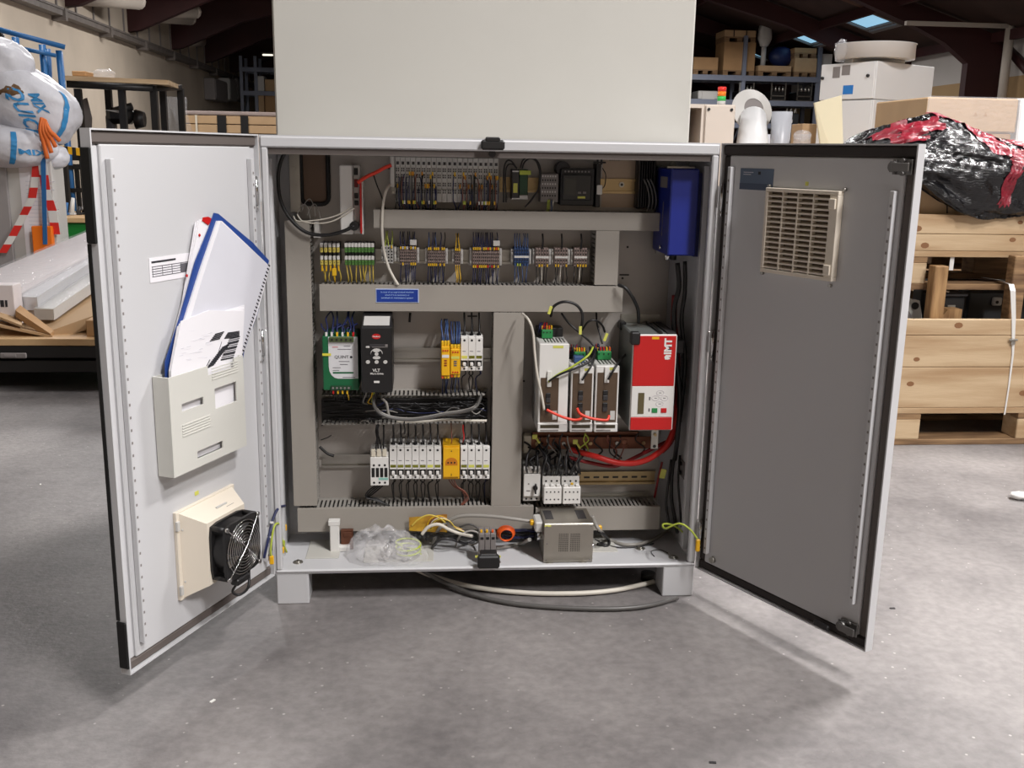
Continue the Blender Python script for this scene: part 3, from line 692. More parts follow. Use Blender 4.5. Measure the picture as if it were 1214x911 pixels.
# filter fan on the left door
c0 = DP('L', 205.5, 608.7); c1 = DP('L', 274.7, 573.3); c2_ = DP('L', 212, 712.5)
uo2, ui2 = (c0[0]+c2_[0])/2, c1[0]; zt2_, zb2_ = (c0[1]+c1[1])/2, c2_[1]
uc, zc = (uo2+ui2)/2, (zt2_+zb2_)/2; hw, hh = (uo2-ui2)/2, (zt2_-zb2_)/2
t = thing('filter_fan', 'black fan with a chrome finger guard on a cream housing, low on the left door', 'fan', dpt('L', uc, 0, zb2_))
g = G(); box_d(g, 'L', uc-hw, uc+hw, -.002, .006, zc-hh, zc+hh, .001); part('mounting_frame', g, FILT, t)
def frustum(g, s, u0, z0, w0, h0, n0, w1, h1, n1):
    a = [dpt(s, u0+i*w0, n0, z0+j*h0) for i, j in ((-1, -1), (1, -1), (1, 1), (-1, 1))]; b = [dpt(s, u0+i*w1, n1, z0+j*h1) for i, j in ((-1, -1), (1, -1), (1, 1), (-1, 1))]
    g.add(a+b, [(0, 1, 2, 3), (7, 6, 5, 4)]+[(i, (i+1) % 4, 4+(i+1) % 4, 4+i) for i in range(4)]); return g
part('housing', frustum(G(), 'L', uc, zc, hw-.008, hh-.004, .006, .064, .066, .052), FILT, t)
g = G(); box_d(g, 'L', uc-.03, uc+.005, .030, .0345, zc+.073, zc+.078)
for q in (-.055, .055): g.cyl(dpt('L', uc+hw-.012, .006, zc+q), dpt('L', uc+hw-.012, .012, zc+q), .003, 8)
for zq in (zc+hh-.03, zc-hh+.02): box_d(g, 'L', uc+hw-.006, uc+hw+.002, .004, .010, zq-.008, zq+.012, .001)
part('clip', g, GREYW, t)
for n0 in (.052, .084):
    g = G(); hw2 = .0600
    # square ring frame with round opening
    pts = []
    M_ = 24
    for i in range(M_):
        a = 2*PI*i/M_; ca, sa = math.cos(a), math.sin(a); k = 1/max(abs(ca), abs(sa)); k = min(k, 1.32)
        pts.append((ca*k*hw2, sa*k*hw2, ca*.056, sa*.056))
    vs = []; 
    for nn_ in (n0, n0+.006):
        for p in pts: vs.append(dpt('L', uc+p[0], nn_, zc+p[1]))
        for p in pts: vs.append(dpt('L', uc+p[2], nn_, zc+p[3]))
    fs = []
    for i in range(M_):
        j = (i+1) % M_; fs += [(i, j, M_+j, M_+i), (2*M_+i, 2*M_+j, 3*M_+j, 3*M_+i), (i, j, 2*M_+j, 2*M_+i), (M_+i, M_+j, 3*M_+j, 3*M_+i)]
    g.add(vs, fs); part('fan_frame', g, BLACK, t)
g = G(); vs = []
for nn_ in (.058, .084):
    for rr_ in (.056, .058):
        for i in range(24): a = 2*PI*i/24; vs.append(dpt('L', uc+rr_*math.cos(a), nn_, zc+rr_*math.sin(a)))
fs = []
for i in range(24):
    j = (i+1) % 24; fs += [(i, j, 48+j, 48+i), (24+i, 24+j, 72+j, 72+i)]
g.add(vs, fs, True); part('shroud', g, BLACK, t)
g = G()
for (a, b) in ((-1, -1), (1, -1), (1, 1), (-1, 1)): g.cyl(dpt('L', uc+a*.052, .058, zc+b*.052), dpt('L', uc+a*.052, .084, zc+b*.052), .006, 8)
part('corner_post', g, BLACK, t)
hub = part('hub', G().cyl(dpt('L', uc, .060, zc), dpt('L', uc, .084, zc), .021, 20), BLACK, t)
for i in range(5):
    a = 2*PI*i/5+.3; g = G(); vs = []
    for k in range(5):
        r_k = .019+k*.0083
        for q in (-.30, .30): vs.append(dpt('L', uc+r_k*math.cos(a+q+.12*k), .074+q*.03, zc+r_k*math.sin(a+q+.12*k)))
    g.add(vs, [(2*k, 2*k+1, 2*k+3, 2*k+2) for k in range(4)], True); part('fan_blade', g, DGREY, hub)
gd = t
for i in range(8):
    r_k = .012+i*.0063
    g = G().tube([dpt('L', uc+r_k*math.cos(2*PI*q/28), .096-.004*(i/8)**2, zc+r_k*math.sin(2*PI*q/28)) for q in range(28)], .0009, 5, closed=True, sub=1); part('guard_ring', g, CHROME, t)
for a, b in ((1, 1), (1, -1)):
    g = G().tube([dpt('L', uc-a*.053, .0915, zc-b*.053), dpt('L', uc, .0975, zc), dpt('L', uc+a*.053, .0915, zc+b*.053)], .0014, 5)
    for q in (-1, 1): g.cyl(dpt('L', uc+q*a*.053, .0895, zc+q*b*.053), dpt('L', uc+q*a*.053, .0935, zc+q*b*.053), .005, 8)
    part('guard_strut', g, CHROME, t)
part('connector', box_d(G(), 'L', uc-.015, uc+.03, .075, .095, zc-.076, zc-.061, .003), BLACK, t)
a0 = dpt('L', uc+.02, .085, zc-.074)
part('lead', G().tube([a0, a0+Vector((-.01, 0, -.018)), dpt('L', uc+.02, .09, zc-.098), dpt('L', uc-.01, .09, zc-.095), dpt('L', uc-.03, .08, zc-.075), dpt('L', uc-.055, .06, zc-.05), dpt('L', uc-.07, .02, zc-.02)], .0028, 6), BLACK, t)
g = G(); box_d(g, 'L', uc-.055, uc-.025, .048, .0488, zc+.07, zc+.0702); 
q = [dpt('L', uc-.045, .022, zc+.0735+.0), dpt('L', uc-.02, .022, zc+.0735), dpt('L', uc-.02, .040, zc+.0712), dpt('L', uc-.045, .040, zc+.0712)]
g = G().prism([v+Vector((0, 0, .0006)) for v in q], (0, 0, .0006)); part('rating_plate', g, GREY, t)
for k, (px, py) in enumerate(((234, 585), (242, 594))):
    u_, z_ = DP('L', px, py)
    solo('yellow_tag', box_d(G(), 'L', u_-.006, u_+.006, -.002, -.001 if k == 0 else -.001, z_-.004, z_+.004), YELP, 'small yellow tag on the left door %s the fan housing' % ('just above' if k == 0 else 'at the upper edge of'), 'tag') if k == 0 else None
# vent filter on the right door
P4 = [DP('R', *p, .004) for p in ((911, 223), (998, 226), (990, 333), (905, 323))]
u0, u1 = (P4[0][0]+P4[3][0])/2, (P4[1][0]+P4[2][0])/2; z1, z0 = (P4[0][1]+P4[1][1])/2, (P4[2][1]+P4[3][1])/2
t = thing('vent_filter', 'cream louvred vent filter high on the right door', 'vent', dpt('R', (u0+u1)/2, 0, z0))
fw = .008; nF = .014
part('filter_pad', box_d(G(), 'R', u0+.004, u1-.004, -.002, .0015, z0+.004, z1-.004), FILTM, t)
for (a, b, c, d) in ((u0, u1, z1-fw, z1), (u0, u1, z0, z0+fw), (u0, u0+fw, z0+fw, z1-fw), (u1-fw*2.6, u1, z0+fw, z1-fw)):
    part('frame', box_d(G(), 'R', a, b, -.002, nF, c, d, .001), FILT, t)
for zq in (z0+.012, z1-.035): part('clip', box_d(G(), 'R', u1-.02, u1-.004, nF, nF+.004, zq, zq+.02, .001), FILT, t)
us0, us1 = u0+fw, u1-fw*2.6
for k in range(15):
    zq = z0+fw+.004+k*(z1-z0-2*fw-.002)/15
    M = dworld('R'); g = G(); g.prism([(us0, -.002, zq), (us0, -.0125, zq-.002), (us0, -.0125, zq+.0015), (us0, -.002, zq+.0035)], (us1-us0, 0, 0), M=M); part('slat', g, FILT, t)
for k in range(1, 4):
    uq = us0+(us1-us0)*k/4; part('mullion', box_d(G(), 'R', uq-.0016, uq+.0016, .002, .0135, z0+fw, z1-fw), FILT, t)
for (a, b) in ((u0-.004, z0-.004), (u1+.003, z1+.003), (u1-.012, z0-.010), (u0-.001, z1+.003)):
    part('corner_screw', G().cyl(dpt('R', a, -.002, b), dpt('R', a, .005, b), .0035, 8), STEEL, t)
P4 = [DP('R', *p) for p in ((878, 198), (917, 202), (916, 227), (878, 224))]
t = thing('info_plate', 'small blue-grey metallic plate on the right door above the vent filter', 'plate', dpt('R', P4[0][0], 0, P4[3][1]))
a, b, c, d = P4[0][0], P4[1][0], (P4[2][1]+P4[3][1])/2, (P4[0][1]+P4[1][1])/2
part('sheet', box_d(G(), 'R', a, b, -.002, -.001, c, d), mat('bluegrey_plate', (104, 118, 138), .3, .4), t)
part('lower_band', box_d(G(), 'R', a, b, -.001, -.0004, c, c+(d-c)*.3), mat('slate_print', (70, 82, 104), .4), t)
part('emblem', box_d(G(), 'R', a+(b-a)*.55, a+(b-a)*.62, -.001, -.0004, c+(d-c)*.72, c+(d-c)*.86), INKD, t)
part('line_print', box_d(box_d(G(), 'R', a+(b-a)*.1, a+(b-a)*.4, -.001, -.0005, c+(d-c)*.8, c+(d-c)*.83), 'R', a+(b-a)*.1, a+(b-a)*.33, -.001, -.0005, c+(d-c)*.7, c+(d-c)*.73), PAPER2, t)
u_, z_ = DP('R', 956, 218)
solo('yellow_tag', box_d(G(), 'R', u_-.004, u_+.004, -.002, -.0012, z_-.004, z_+.004), YELP, 'tiny yellow tag on the right door above the vent filter', 'tag')
# ================================================================ wiring ducts on the plate
YD = .145     # front of the duct covers
rw = random.Random(11)
def duct(px, label, vertical=False, cover=True, sides=(1, 1), trimmed=None):
    x0, x1, z0, z1 = F(*px, YD)
    t = thing('wiring_duct', label, 'cable duct', (x0, YP, z0), 'slotted grey wiring ducts')
    t['label'] = label
    del t['group']
    part('base_tray', G().box(x0, x1, YP-.002, YP-.0003, z0, z1), DUCTIN, t)
    g = G(); pitch = .0105; wd = .0062
    if vertical:
        for sd, on in zip((x0, x1), sides):
            if not on: continue
            xx = (sd, sd+.0015) if sd == x0 else (sd-.0015, sd)
            g.box(xx[0], xx[1], YP-.016, YP-.002, z0, z1)
            z = z0+.004
            while z < z1-.008: g.box(xx[0], xx[1], YD+.0035, YP-.016, z, z+wd); z += pitch
    else:
        for sd, on in zip((z0, z1), sides):
            if not on: continue
            zz = (sd, sd+.0015) if sd == z0 else (sd-.0015, sd)
            g.box(x0, x1, YP-.016, YP-.002, zz[0], zz[1])
            x = x0+.004
            while x < x1-.008: g.box(x, x+wd, YD+.0035 if cover else YD+.012, YP-.016, zz[0], zz[1]); x += pitch
    part('finger', g, DUCTIN, t, kind='stuff')
    if cover:
        g = G().box(x0-.0005, x1+.0005, YD, YD+.002, z0-.0005, z1+.0005, .0006)
        if vertical: g.box(x0-.001, x0-.0001, YD+.002, YD+.008, z0, z1); g.box(x1+.0001, x1+.001, YD+.002, YD+.008, z0, z1)
        else: g.box(x0, x1, YD+.002, YD+.008, z0-.001, z0-.0001); g.box(x0, x1, YD+.002, YD+.008, z1+.0001, z1+.001)
        part('cover', g, DUCT, t)
    # conductors lying inside the duct
    g = G()
    for k in range(7):
        if vertical:
            xa = x0+.006+(x1-x0-.012)*k/6; g.tube([(xa+rw.uniform(-.003, .003), YP-.02-rw.random()*.03, z0+.005+(z1-z0-.01)*q/6) for q in range(7)], .0022, 4, sub=1)
        else:
            za = z0+.006+(z1-z0-.012)*k/6; g.tube([(x0+.005+(x1-x0-.01)*q/8, YP-.02-rw.random()*.03, za+rw.uniform(-.003, .003)) for q in range(9)], .0022, 4, sub=1)
    part('conductor', g, DGREY, t, kind='stuff')
    return t, (x0, x1, z0, z1)
duct((343, 262, 371, 600), 'long upright duct cover at the left side of the mounting plate', True)
duct((443, 251, 782, 272), 'top horizontal duct under the row of input modules')
_, dm = duct((379, 339, 738, 369.5), 'middle horizontal duct carrying the small blue sign')
duct((706, 274, 733, 338), 'short upright duct right of the small terminal strips', True)
duct((584, 371, 619, 600), 'upright duct in the middle, between left and right lower equipment', True)
duct((353, 602, 632, 629), 'bottom left horizontal duct behind the plastic bag')
duct((635, 602, 782, 629), 'bottom right horizontal duct behind the steel filter box')
x0, x1, z0, z1 = F(379, 470, 580, 505, YP-.04)
T8, _ = duct((379, 470, 580, 505), 'open duct without cover below the frequency drive, wires showing', cover=False)
# blue sign on the middle duct
x0, x1, z0, z1 = F(445.5, 342.5, 496.5, 359, YD)
t = thing('blue_sign', 'small blue sign with white lettering on the middle duct', 'sign', (x0, YD, z0))
part('plate', G().box(x0, x1, YD-.0016, YD-.0004, z0, z1, .0004), mat('sign_border_white', (190, 204, 236), .4), t)
part('field', G().box(x0+.0018, x1-.0018, YD-.0022, YD-.0016, z0+.0018, z1-.0018), BLUES, t)
lm = mat('sign_lettering', (176, 204, 248), .5)
for k, s in enumerate(('In case of an unprovoked machine', 'check if it is necessary or', 'terminals on transmission system')):
    part('lettering', text_mesh(s, .0056, front_M((x0+x1)/2, YD-.0024, z1-.0078-k*.0068)), lm, t)

# ================================================================ DIN rails
def rail(px0, px1, py, label, m=STEEL, h=.035, slots=True, g0=.0, yb=YP):
    a, b = at(px0, py, yb), at(px1, py, yb); x0, x1, z = a.x, b.x, (a.z+b.z)/2
    t = thing('mounting_rail', label, 'rail', (x0, yb, z-h/2))
    part('rail_web', G().box(x0, x1, yb-.0025, yb-.0006, z-h*.36, z+h*.36), m, t)
    g = G().box(x0, x1, yb-.0085, yb-.0025, z-h*.36, z-h*.36+.0012).box(x0, x1, yb-.0085, yb-.0025, z+h*.36-.0012, z+h*.36); part('rail_web', g, m, t, kind='stuff')
    part('rail_lip', G().box(x0, x1, yb-.0098, yb-.0085, z-h/2, z-h*.36+.0012), m, t); part('rail_lip', G().box(x0, x1, yb-.0098, yb-.0085, z+h*.36-.0012, z+h/2), m, t)
    if slots:
        x = x0+.006; g = G()
        while x < x1-.02: g.box(x, x+.015, yb-.0030, yb-.0025, z-.002, z+.003); x += .025
        part('rail_slot', g, BLACK, t, kind='stuff')
    return t, z
Y1 = YP-.0100   # back of whatever clips on a rail
_, zA = rail(381, 702, 304, 'galvanised rail carrying the terminal strips, under the top duct', slots=False)
_, zB = rail(592, 757, 220, 'brassy rail at the top, right of the input modules', BRASS, slots=False)
_, zB2 = rail(464, 591, 222, 'rail hidden behind the row of input modules at the top')
_, zC = rail(466, 581, 420, 'galvanised rail right of the black frequency drive', slots=False)
_, zD = rail(382, 581, 545, 'galvanised rail carrying the lower breaker row', slots=False)
_, zE = rail(621, 776, 566, 'yellowish slotted rail at the lower right, below the copper bars', BRASS)
_, zF = rail(621, 768, 586, 'thin galvanised rail at the lower right, just above the slotted duct', STEEL, .014, False)

# ================================================================ devices
def fb(px, Yf): return F(*px, Yf)
def wires(t, xs, z0, z1, m, y=.17, r=.0013, sway=.004, bow=0, seed=1, ym=None):
    """short conductors, each its own part, from a terminal (z0) to the duct (z1)"""
    rr = random.Random(seed)
    for i, x in enumerate(xs):
        mm_ = m[i % len(m)] if isinstance(m, (list, tuple)) else m
        dx = rr.uniform(-sway, sway)
        part('wire', G().tube([(x, y, z0), (x+dx*.3, y+.003, z0+(z1-z0)*.3), (x+dx, (ym or y)+rr.uniform(-.004, .004), z0+(z1-z0)*.7), (x+dx*.6, (ym or y)+.01, z1)], r, 5, sub=3), mm_, t)

# ---- top row: grey input / output modules
x0, x1, z0, z1 = fb((468.5, 187, 591, 240), .165)
nm = 20; wd = (x1-x0)/nm
def io_mod():
    t = thing('input_module', '', 'module', (x0, YP, z0), 'grey slim input modules in the top row')
    g = G().box(x0+.0003, x0+wd-.0003, .170, Y1, z0+.004, z1-.004, .001).box(x0+.0003, x0+wd-.0003, .165, .170, z1-.020, z1, .001).box(x0+.0003, x0+wd-.0003, .165, .170, z0, z0+.03, .001)
    part('housing', g, GREYW, t)
    h = z1-z0
    for k, f in enumerate((.87, .72, .58, .40, .24)):
        zc_ = z0+h*f
        if k in (0,): part('lamp_window', G().box(x0+.003, x0+wd-.003, .1642, .1650 if 1 else 0, zc_-.004, zc_+.003), DGREY, t)
        else:
            yy = .170 if .2 < f < .79 and not f < .3 else .165
            g = G()
            for a in (.26, .64): g.box(x0+wd*a-.0012, x0+wd*a+.0016, yy-.0006, yy, zc_-.0045, zc_-.0008).box(x0+wd*a-.0012, x0+wd*a+.0016, yy-.0006, yy, zc_+.0006, zc_+.004)
            part('clamp_hole', g, BLACK, t, kind='stuff')
    return t
m0 = io_mod(); mods = [m0]
for k in range(1, nm): mods.append(dup(m0, (wd*k, 0, 0)))
for k, m_ in enumerate(mods): m_['label'] = '%s slim grey input module from the left in the top row' % ORD[k]; del m_['group']
YWO = mat('amber_marker', (206, 140, 30), .5)
rr = random.Random(5)
for k, m_ in enumerate(mods):
    L0 = Vector((x0+wd*k, 0, 0))
    dense = k in range(0, 8) or k in range(13, 20); OFF[m_] = Vector((x0+wd*k, YP, z0))
    ws = [.2, .5, .8] if dense else ([.5] if k in (11, 12) else [])
    for q, f in enumerate(ws):
        xx = x0+wd*(k+f); top = z0+(z1-z0)*rr.choice((.55, .62, .35)); col = rr.choice((BLUEW, BLUEW, BLACK, BRNW, BLACK)); dx = rr.uniform(-.004, .004)
        part('wire', G().tube([(xx, .164, top), (xx+dx, .156, top-.012), (xx+dx, .154, z0+.005), (xx-dx, .162, z0-.012), (xx, .175, z0-.022)], .0014, 4, sub=2), col, m_)
        if rr.random() < .6: part('wire_marker', G().box(xx-.0018, xx+.0018, .160, .1635, top-.004, top+.006), rr.choice((YWB, YWO, YWO)), m_)
        if rr.random() < .3: part('wire_marker', G().box(xx-.0016, xx+.0016, .1500, .1535, z0-.004, z0+.004), rr.choice((WHITE, YWB, GYW)), m_)
x0e, x1e, z0e, z1e = fb((462.5, 185, 468, 222), .160)
t = thing('end_module', 'tall white end cover at the left of the input modules', 'module', (x0e, YP, z0e))
part('housing', G().box(x0e, x1e-.0005, .160, Y1, z0e, z1e, .0015), GREYW, t); part('plug', G().box(x0e-.006, x0e-.0003, .165, .19, z1e-.03, z1e-.02, .001), BLACK, t)
xs = x0e

# ---- relay module with black and green blocks, cables arching over it
x0, x1, z0, z1 = fb((607, 201, 626, 237), .165)
t = thing('relay_module', 'black and green relay module with yellow labels in the top row', 'module', (x0, YP, z0))
mid = x0+(x1-x0)*.45
part('housing', G().box(x0, mid-.0005, .165, Y1, z0, z1, .001), DGREY, t)
part('housing', G().box(mid+.0005, x1, .168, Y1, z0, z1, .001), mat('dark_green_block', (26, 66, 40), .45), t, 'dark green housing')
part('label_plate', G().box(x0+.003, mid-.004, .1642, .1648, z0+.016, z0+.038), YELP, t)
part('socket', G().box(x0, mid-.0008, .1645, .1650, z1-.006, z1-.003), WHITE, t); part('socket', G().box(x0, x1, .1645 , .1650, z0+.001, z0+.004), WHITE, t)
part('terminal_cap', G().box(mid, x1+.006, .160, .1678, z1-.012, z1-.002, .001), GYW, t)
part('terminal_cap', G().box(mid+.001, x1, .161, .1678, z0+.003, z0+.011, .001), GREYW, t)
for i, pp in enumerate(([(597, 240), (597, 205), (600, 192), (606, 191), (612, 199)], [(600, 240), (599, 208), (602, 196), (608, 195), (613, 200)], [(617, 199), (620, 190), (628, 186), (637, 191), (641, 203), (639, 222), (632, 234), (624, 244)], [(619, 200), (622, 192), (629, 188), (636, 192), (640, 206), (638, 224), (631, 236), (622, 246)])):
    P_ = [at(a, b, .15) for a, b in pp]
    solo('black_cable', G().tube(P_, .0019, 6), BLACK, ['outer black cable arching up left of the relay module', 'inner black cable arching up left of the relay module', 'outer black cable looping over and down right of the relay module', 'inner black cable looping over and down right of the relay module'][i], 'cable')
# grey and dark terminal module
x0, x1, z0, z1 = fb((641, 206, 662, 240), .165)
t = thing('terminal_module', 'grey module with rows of small clamps between relay module and black controller', 'module', (x0, YP, z0))
part('housing', G().box(x0, x1, .165, Y1, z0, z1, .0015), GREY, t)
for r_ in range(6):
    g = G()
    for c_ in range(6): g.box(x0+.003+c_*.006, x0+.006+c_*.006, .1642, .1650, z1-.008-r_*.009, z1-.004-r_*.009)
    part('clamp_row', g, BLACK if r_ % 2 else GREYW, t, kind='stuff')
wires(t, [x0+.018, x0+.021, x0+.026, x0+.031], z0+.006, z0-.022, [GYW, GYW, BLUEL, WHITEC], .160, .0014, .003, seed=3)
# black controller
x0, x1, z0, z1 = fb((665, 200, 705, 244), .155)
t = thing('logic_controller', 'large black controller with small display in the top row', 'controller', (x0, YP, z0))
part('housing', G().box(x0, x1, .160, Y1, z0, z1, .002), BLACK, t)
part('front', G().box(x0+.004, x1-.008, .153, .160, z0+.012, z1-.014, .002), mat('soft_black', (32, 32, 33), .35), t)
part('display', G().box(x0+.009, x0+.036, .1522, .1529, z0+.026, z1-.024), mat('display_dark', (44, 46, 44), .2), t)
for q in range(8): part('clamp', G().cyl((x0+.010+q*.008, .1585, z1-.007), (x0+.010+q*.008, .160, z1-.007), .0023, 6), GREY, t)
for (a, b, c, d) in ((.040, .048, .028, .033), (.052, .060, .028, .033)): part('button', G().box(x0+a, x0+b, .1515, .1529, z0+c, z0+d, .001), GREY, t)
part('label_plate', G().box(x0+.040, x0+.058, .1518, .1529, z0+.017, z0+.022), YELP, t)
a, b = at(667, 197, .19), at(667, 197, .215)
solo('rotary_knob', G().cyl((a.x, .180, a.z-.005), (a.x, Y1+.009, a.z-.005), .0165, 20).cyl((a.x, .176, a.z-.005), (a.x, .180, a.z-.005), .014, 20), DGREY, 'round dark knob half hidden behind the black controller', 'knob')
# stack of plugs right of the controller
x0, x1, z0, z1 = fb((706.5, 189, 713, 246), .165)
t = thing('end_clamp', 'narrow black upright clamp with white marker right of the black controller', 'clamp', (x0, YP, z0))
part('body', G().box(x0, x1-.002, .165, Y1, z0, z1-.01, .001), BLACK, t)
part('top_bar', G().box(x0-.008, x1+.008, .158, .170, z1-.009, z1-.005, .001).cyl((x0+.002, .164, z1-.012), (x0+.002, .164, z1), .0025, 6).cyl((x1-.002, .164, z1-.012), (x1-.002, .164, z1), .0025, 6), BLACK, t)
part('marker', G().box(x0+.002, x1+.002, .160, .1649, z0+.03, z0+.052, .001), WHITE, t)
part('wire', G().tube([(x1, .160, z1-.02), (x1+.008, .158, z1-.035), (x1+.007, .16, z1-.06), (x1-.002, .164, z1-.07)], .0012, 5), BLACK, t)
# brownish adapter plate behind the brass rail
x0, x1, z0, z1 = fb((714, 178, 755, 246), YP-.0005)
t = thing('adapter_plate', 'warm-toned bare plate with vent slots behind the brass rail, upper right', 'plate', (x0, YP, z0))
part('sheet', G().box(x0, x1, YP-.0006, YP-.0001, z0, z1), mat('warm_bare_plate', (178, 158, 138), .4, .3, var=.12, scale=10), t)
for q in range(5): part('vent_slot', G().box(x0+.016+q*.0055, x0+.018+q*.0055, YP-.0009, YP-.0006, z1-.026, z1-.012), BLACK, t)
c = at(737, 219, YP-.004)
part('screw', G().cyl((c.x, YP-.006, c.z), (c.x, YP-.0026, c.z), .0065, 12), STEEL, t); part('screw_socket', G().cyl((c.x, YP-.0064, c.z), (c.x, YP-.006, c.z), .0035, 6), BLACK, t)
# black block put in for the dark gap, crossed by grey cables
x0, x1, z0, z1 = fb((757, 178, 779, 248), .18)
t = thing('gap_filler', 'tall black block put in for the dark gap left of the blue box', 'gap_filler', (x0, YP, z0))
part('block', G().box(x0, x1, .195, YP-.0005, z0, z1, .002), BLACK, t)
for q in range(7): part('fin', G().box(x0+.001+q*.0058, x0+.003+q*.0058, .178, .195, z0+.004, z1-.004), BLACK, t)
for i, dx in enumerate((0, 4, 8)):
    P_ = [at(a+dx, b, .165) for a, b in ((768, 250), (770, 238), (768, 224), (763, 212))]
    solo('grey_cable', G().tube(P_, .0022, 6), GREYCD, '%s of three dark grey cables curving beside the blue box' % ['left', 'middle', 'right'][i], 'cable')
# blue box at upper right
x0, x1, z0, z1 = fb((794, 200, 827, 303.5), .055)
t = thing('braking_resistor', 'large deep blue box hanging at the upper right inside the cabinet', 'box', (x0, YP, z0))
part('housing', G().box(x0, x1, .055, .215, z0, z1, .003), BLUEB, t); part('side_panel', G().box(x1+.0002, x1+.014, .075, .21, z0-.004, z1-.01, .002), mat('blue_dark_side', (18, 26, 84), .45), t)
part('bracket', G().box(x0, x1, .1, YP-.0005, z1, z1+.004), STEEL, t); part('bracket', G().box(x0+.01, x0+.02, .213, YP-.0005, z0-.01, z0, 0), STEEL, t)
part('side_label', G().box(x0-.0008, x0-.0002, .09, .16, z1-.045, z1-.02), GREY, t); part('side_print', G().box(x0-.0008, x0-.0002, .118, .122, z0+.04, z0+.12), GREY, t)
part('earth_screw', G().cyl((x0-.005, .12, z0+.014), (x0-.0002, .12, z0+.014), .005, 6), CHROME, t)
for q, dx in enumerate((.016, .03)): part('cable_gland', G().cyl((x0+dx, .12, z0-.016), (x0+dx, .12, z0), .008, 8), [CHROME, BLACK][q], t)
for i, (pp, m_, r_, lab) in enumerate([([(803, 312), (805, 340), (799, 370), (801, 420), (806, 470), (803, 520), (800, 545)], BLACK, .006, 'thick black cable hanging down under the blue box, left one'), ([(812, 310), (812, 345), (808, 380), (812, 420), (811, 450), (806, 500)], BLACK, .005, 'thick black cable hanging down under the blue box, right one'), ([(800, 350), (799, 380), (802, 410), (803, 440), (803, 490), (797, 520), (785, 535)], REDD, .0075, 'thick dark red cable hanging down at the far right inside')]):
    P_ = [at(a, b, .10+.045*(i == 2)) for a, b in pp]
    P_[-1] = at(pp[-1][0], pp[-1][1], .17)
    solo('hanging_cable', G().tube(P_, r_, 8), m_, lab, 'cable')

# ---- white wireless/bus module with red strip, upper left
x0, x1, z0, z1 = fb((403, 196, 419, 278), .15)
t = thing('bus_coupler', 'tall white module with black sockets and a red strip, upper left', 'module', (x0, YP, z0))
x1 += .02
part('housing', G().box(x0, x1-.022, .15, YP-.0005, z0, z1, .002), WHITE, t)
part('housing', G().box(x1-.0218, x1-.006, .172, YP-.0005, z0, z1, .002), GREYW, t)
for q, (a, b) in enumerate(((.86, .96), (.68, .80), (.52, .60), (.42, .49))): part('socket', G().box(x1-.019, x1-.010, .169, .172, z0+(z1-z0)*a, z0+(z1-z0)*b, .001), BLACK if q != 1 else REDD, t)
part('red_strip', G().box(x1-.0055, x1-.001, .15, YP-.0005, z0+.002, z1-.035, .001), RED, t); part('white_edge', G().box(x1-.0008, x1+.0016, .152, YP-.0005, z0, z1-.03), WHITE, t)
c = at(420, 268, .15)
part('plug', G().cyl((c.x, .142, c.z), (c.x, .171, c.z), .011, 10), BLACK, t)
P_ = [at(*p, .14) for p in ((424, 217), (434, 210), (447, 204), (456, 199), (464, 196))]
solo('orange_cable', G().tube(P_, .0042, 8), REDO, 'short orange-red cable from the white module to the input modules', 'cable')
P_ = [at(*p, .13) for p in ((420, 268), (405, 275), (385, 279), (362, 275), (343, 258), (332, 235), (330, 205), (337, 182), (347, 174), (358, 172))]
solo('black_loop_cable', G().tube(P_, .0042, 8), BLACK, 'thick black cable looping round at the upper left corner inside', 'cable')
for i, pp in enumerate((((348, 256), (352, 262), (368, 262), (388, 259), (405, 253), (417, 245)), ((352, 254), (360, 263), (380, 265), (395, 262), (408, 255), (420, 247)))):
    P_ = [at(*p, .145) for p in pp]
    solo('pale_cable', G().tube(P_, .0017, 6), WHITEC, ['upper', 'lower'][i]+' of two thin pale cables running to the white module', 'cable')
for i, (x, y) in enumerate(((352, 256), (358, 250), (364, 256))):
    P_ = [at(*p, .155) for p in ((x, y), (x+3, y-8), (x+9, y-14), (x+14, y-6), (x+16, y+6))]
    solo('grey_wire', G().tube(P_, .001, 5), GREYC, ORD[i]+' small grey wire curling below the rubber-edged cutout, from the left', 'wire')
x0, x1, z0, z1 = fb((371, 264, 377, 283), .16)
solo('cable_clip', G().box(x0, x1, .185, YP-.0005, z0, z1, .001).box(x0-.001, x1+.004, .18, .185, z0, z0+.012, .001), WHITE, 'small white clip on top of the long upright duct at left', 'clip')
P_ = [at(*p, .142) for p in ((458, 226), (454, 245), (453, 270), (455, 295), (460, 315), (466, 328), (472, 338))]
P_ = [at(464, 218, .17)]+P_
solo('white_cable', G().tube(P_, .0033, 8), WHITEC, 'white cable hanging in an arc across the top duct down to the blue sign', 'cable')
P_ = [at(*p, .19) for p in ((443, 208), (447, 220), (452, 232), (456, 246), (459, 250))]
solo('black_cable', G().tube(P_, .0016, 6), BLACK, 'thin black cable left of the input modules behind the white arc', 'cable')

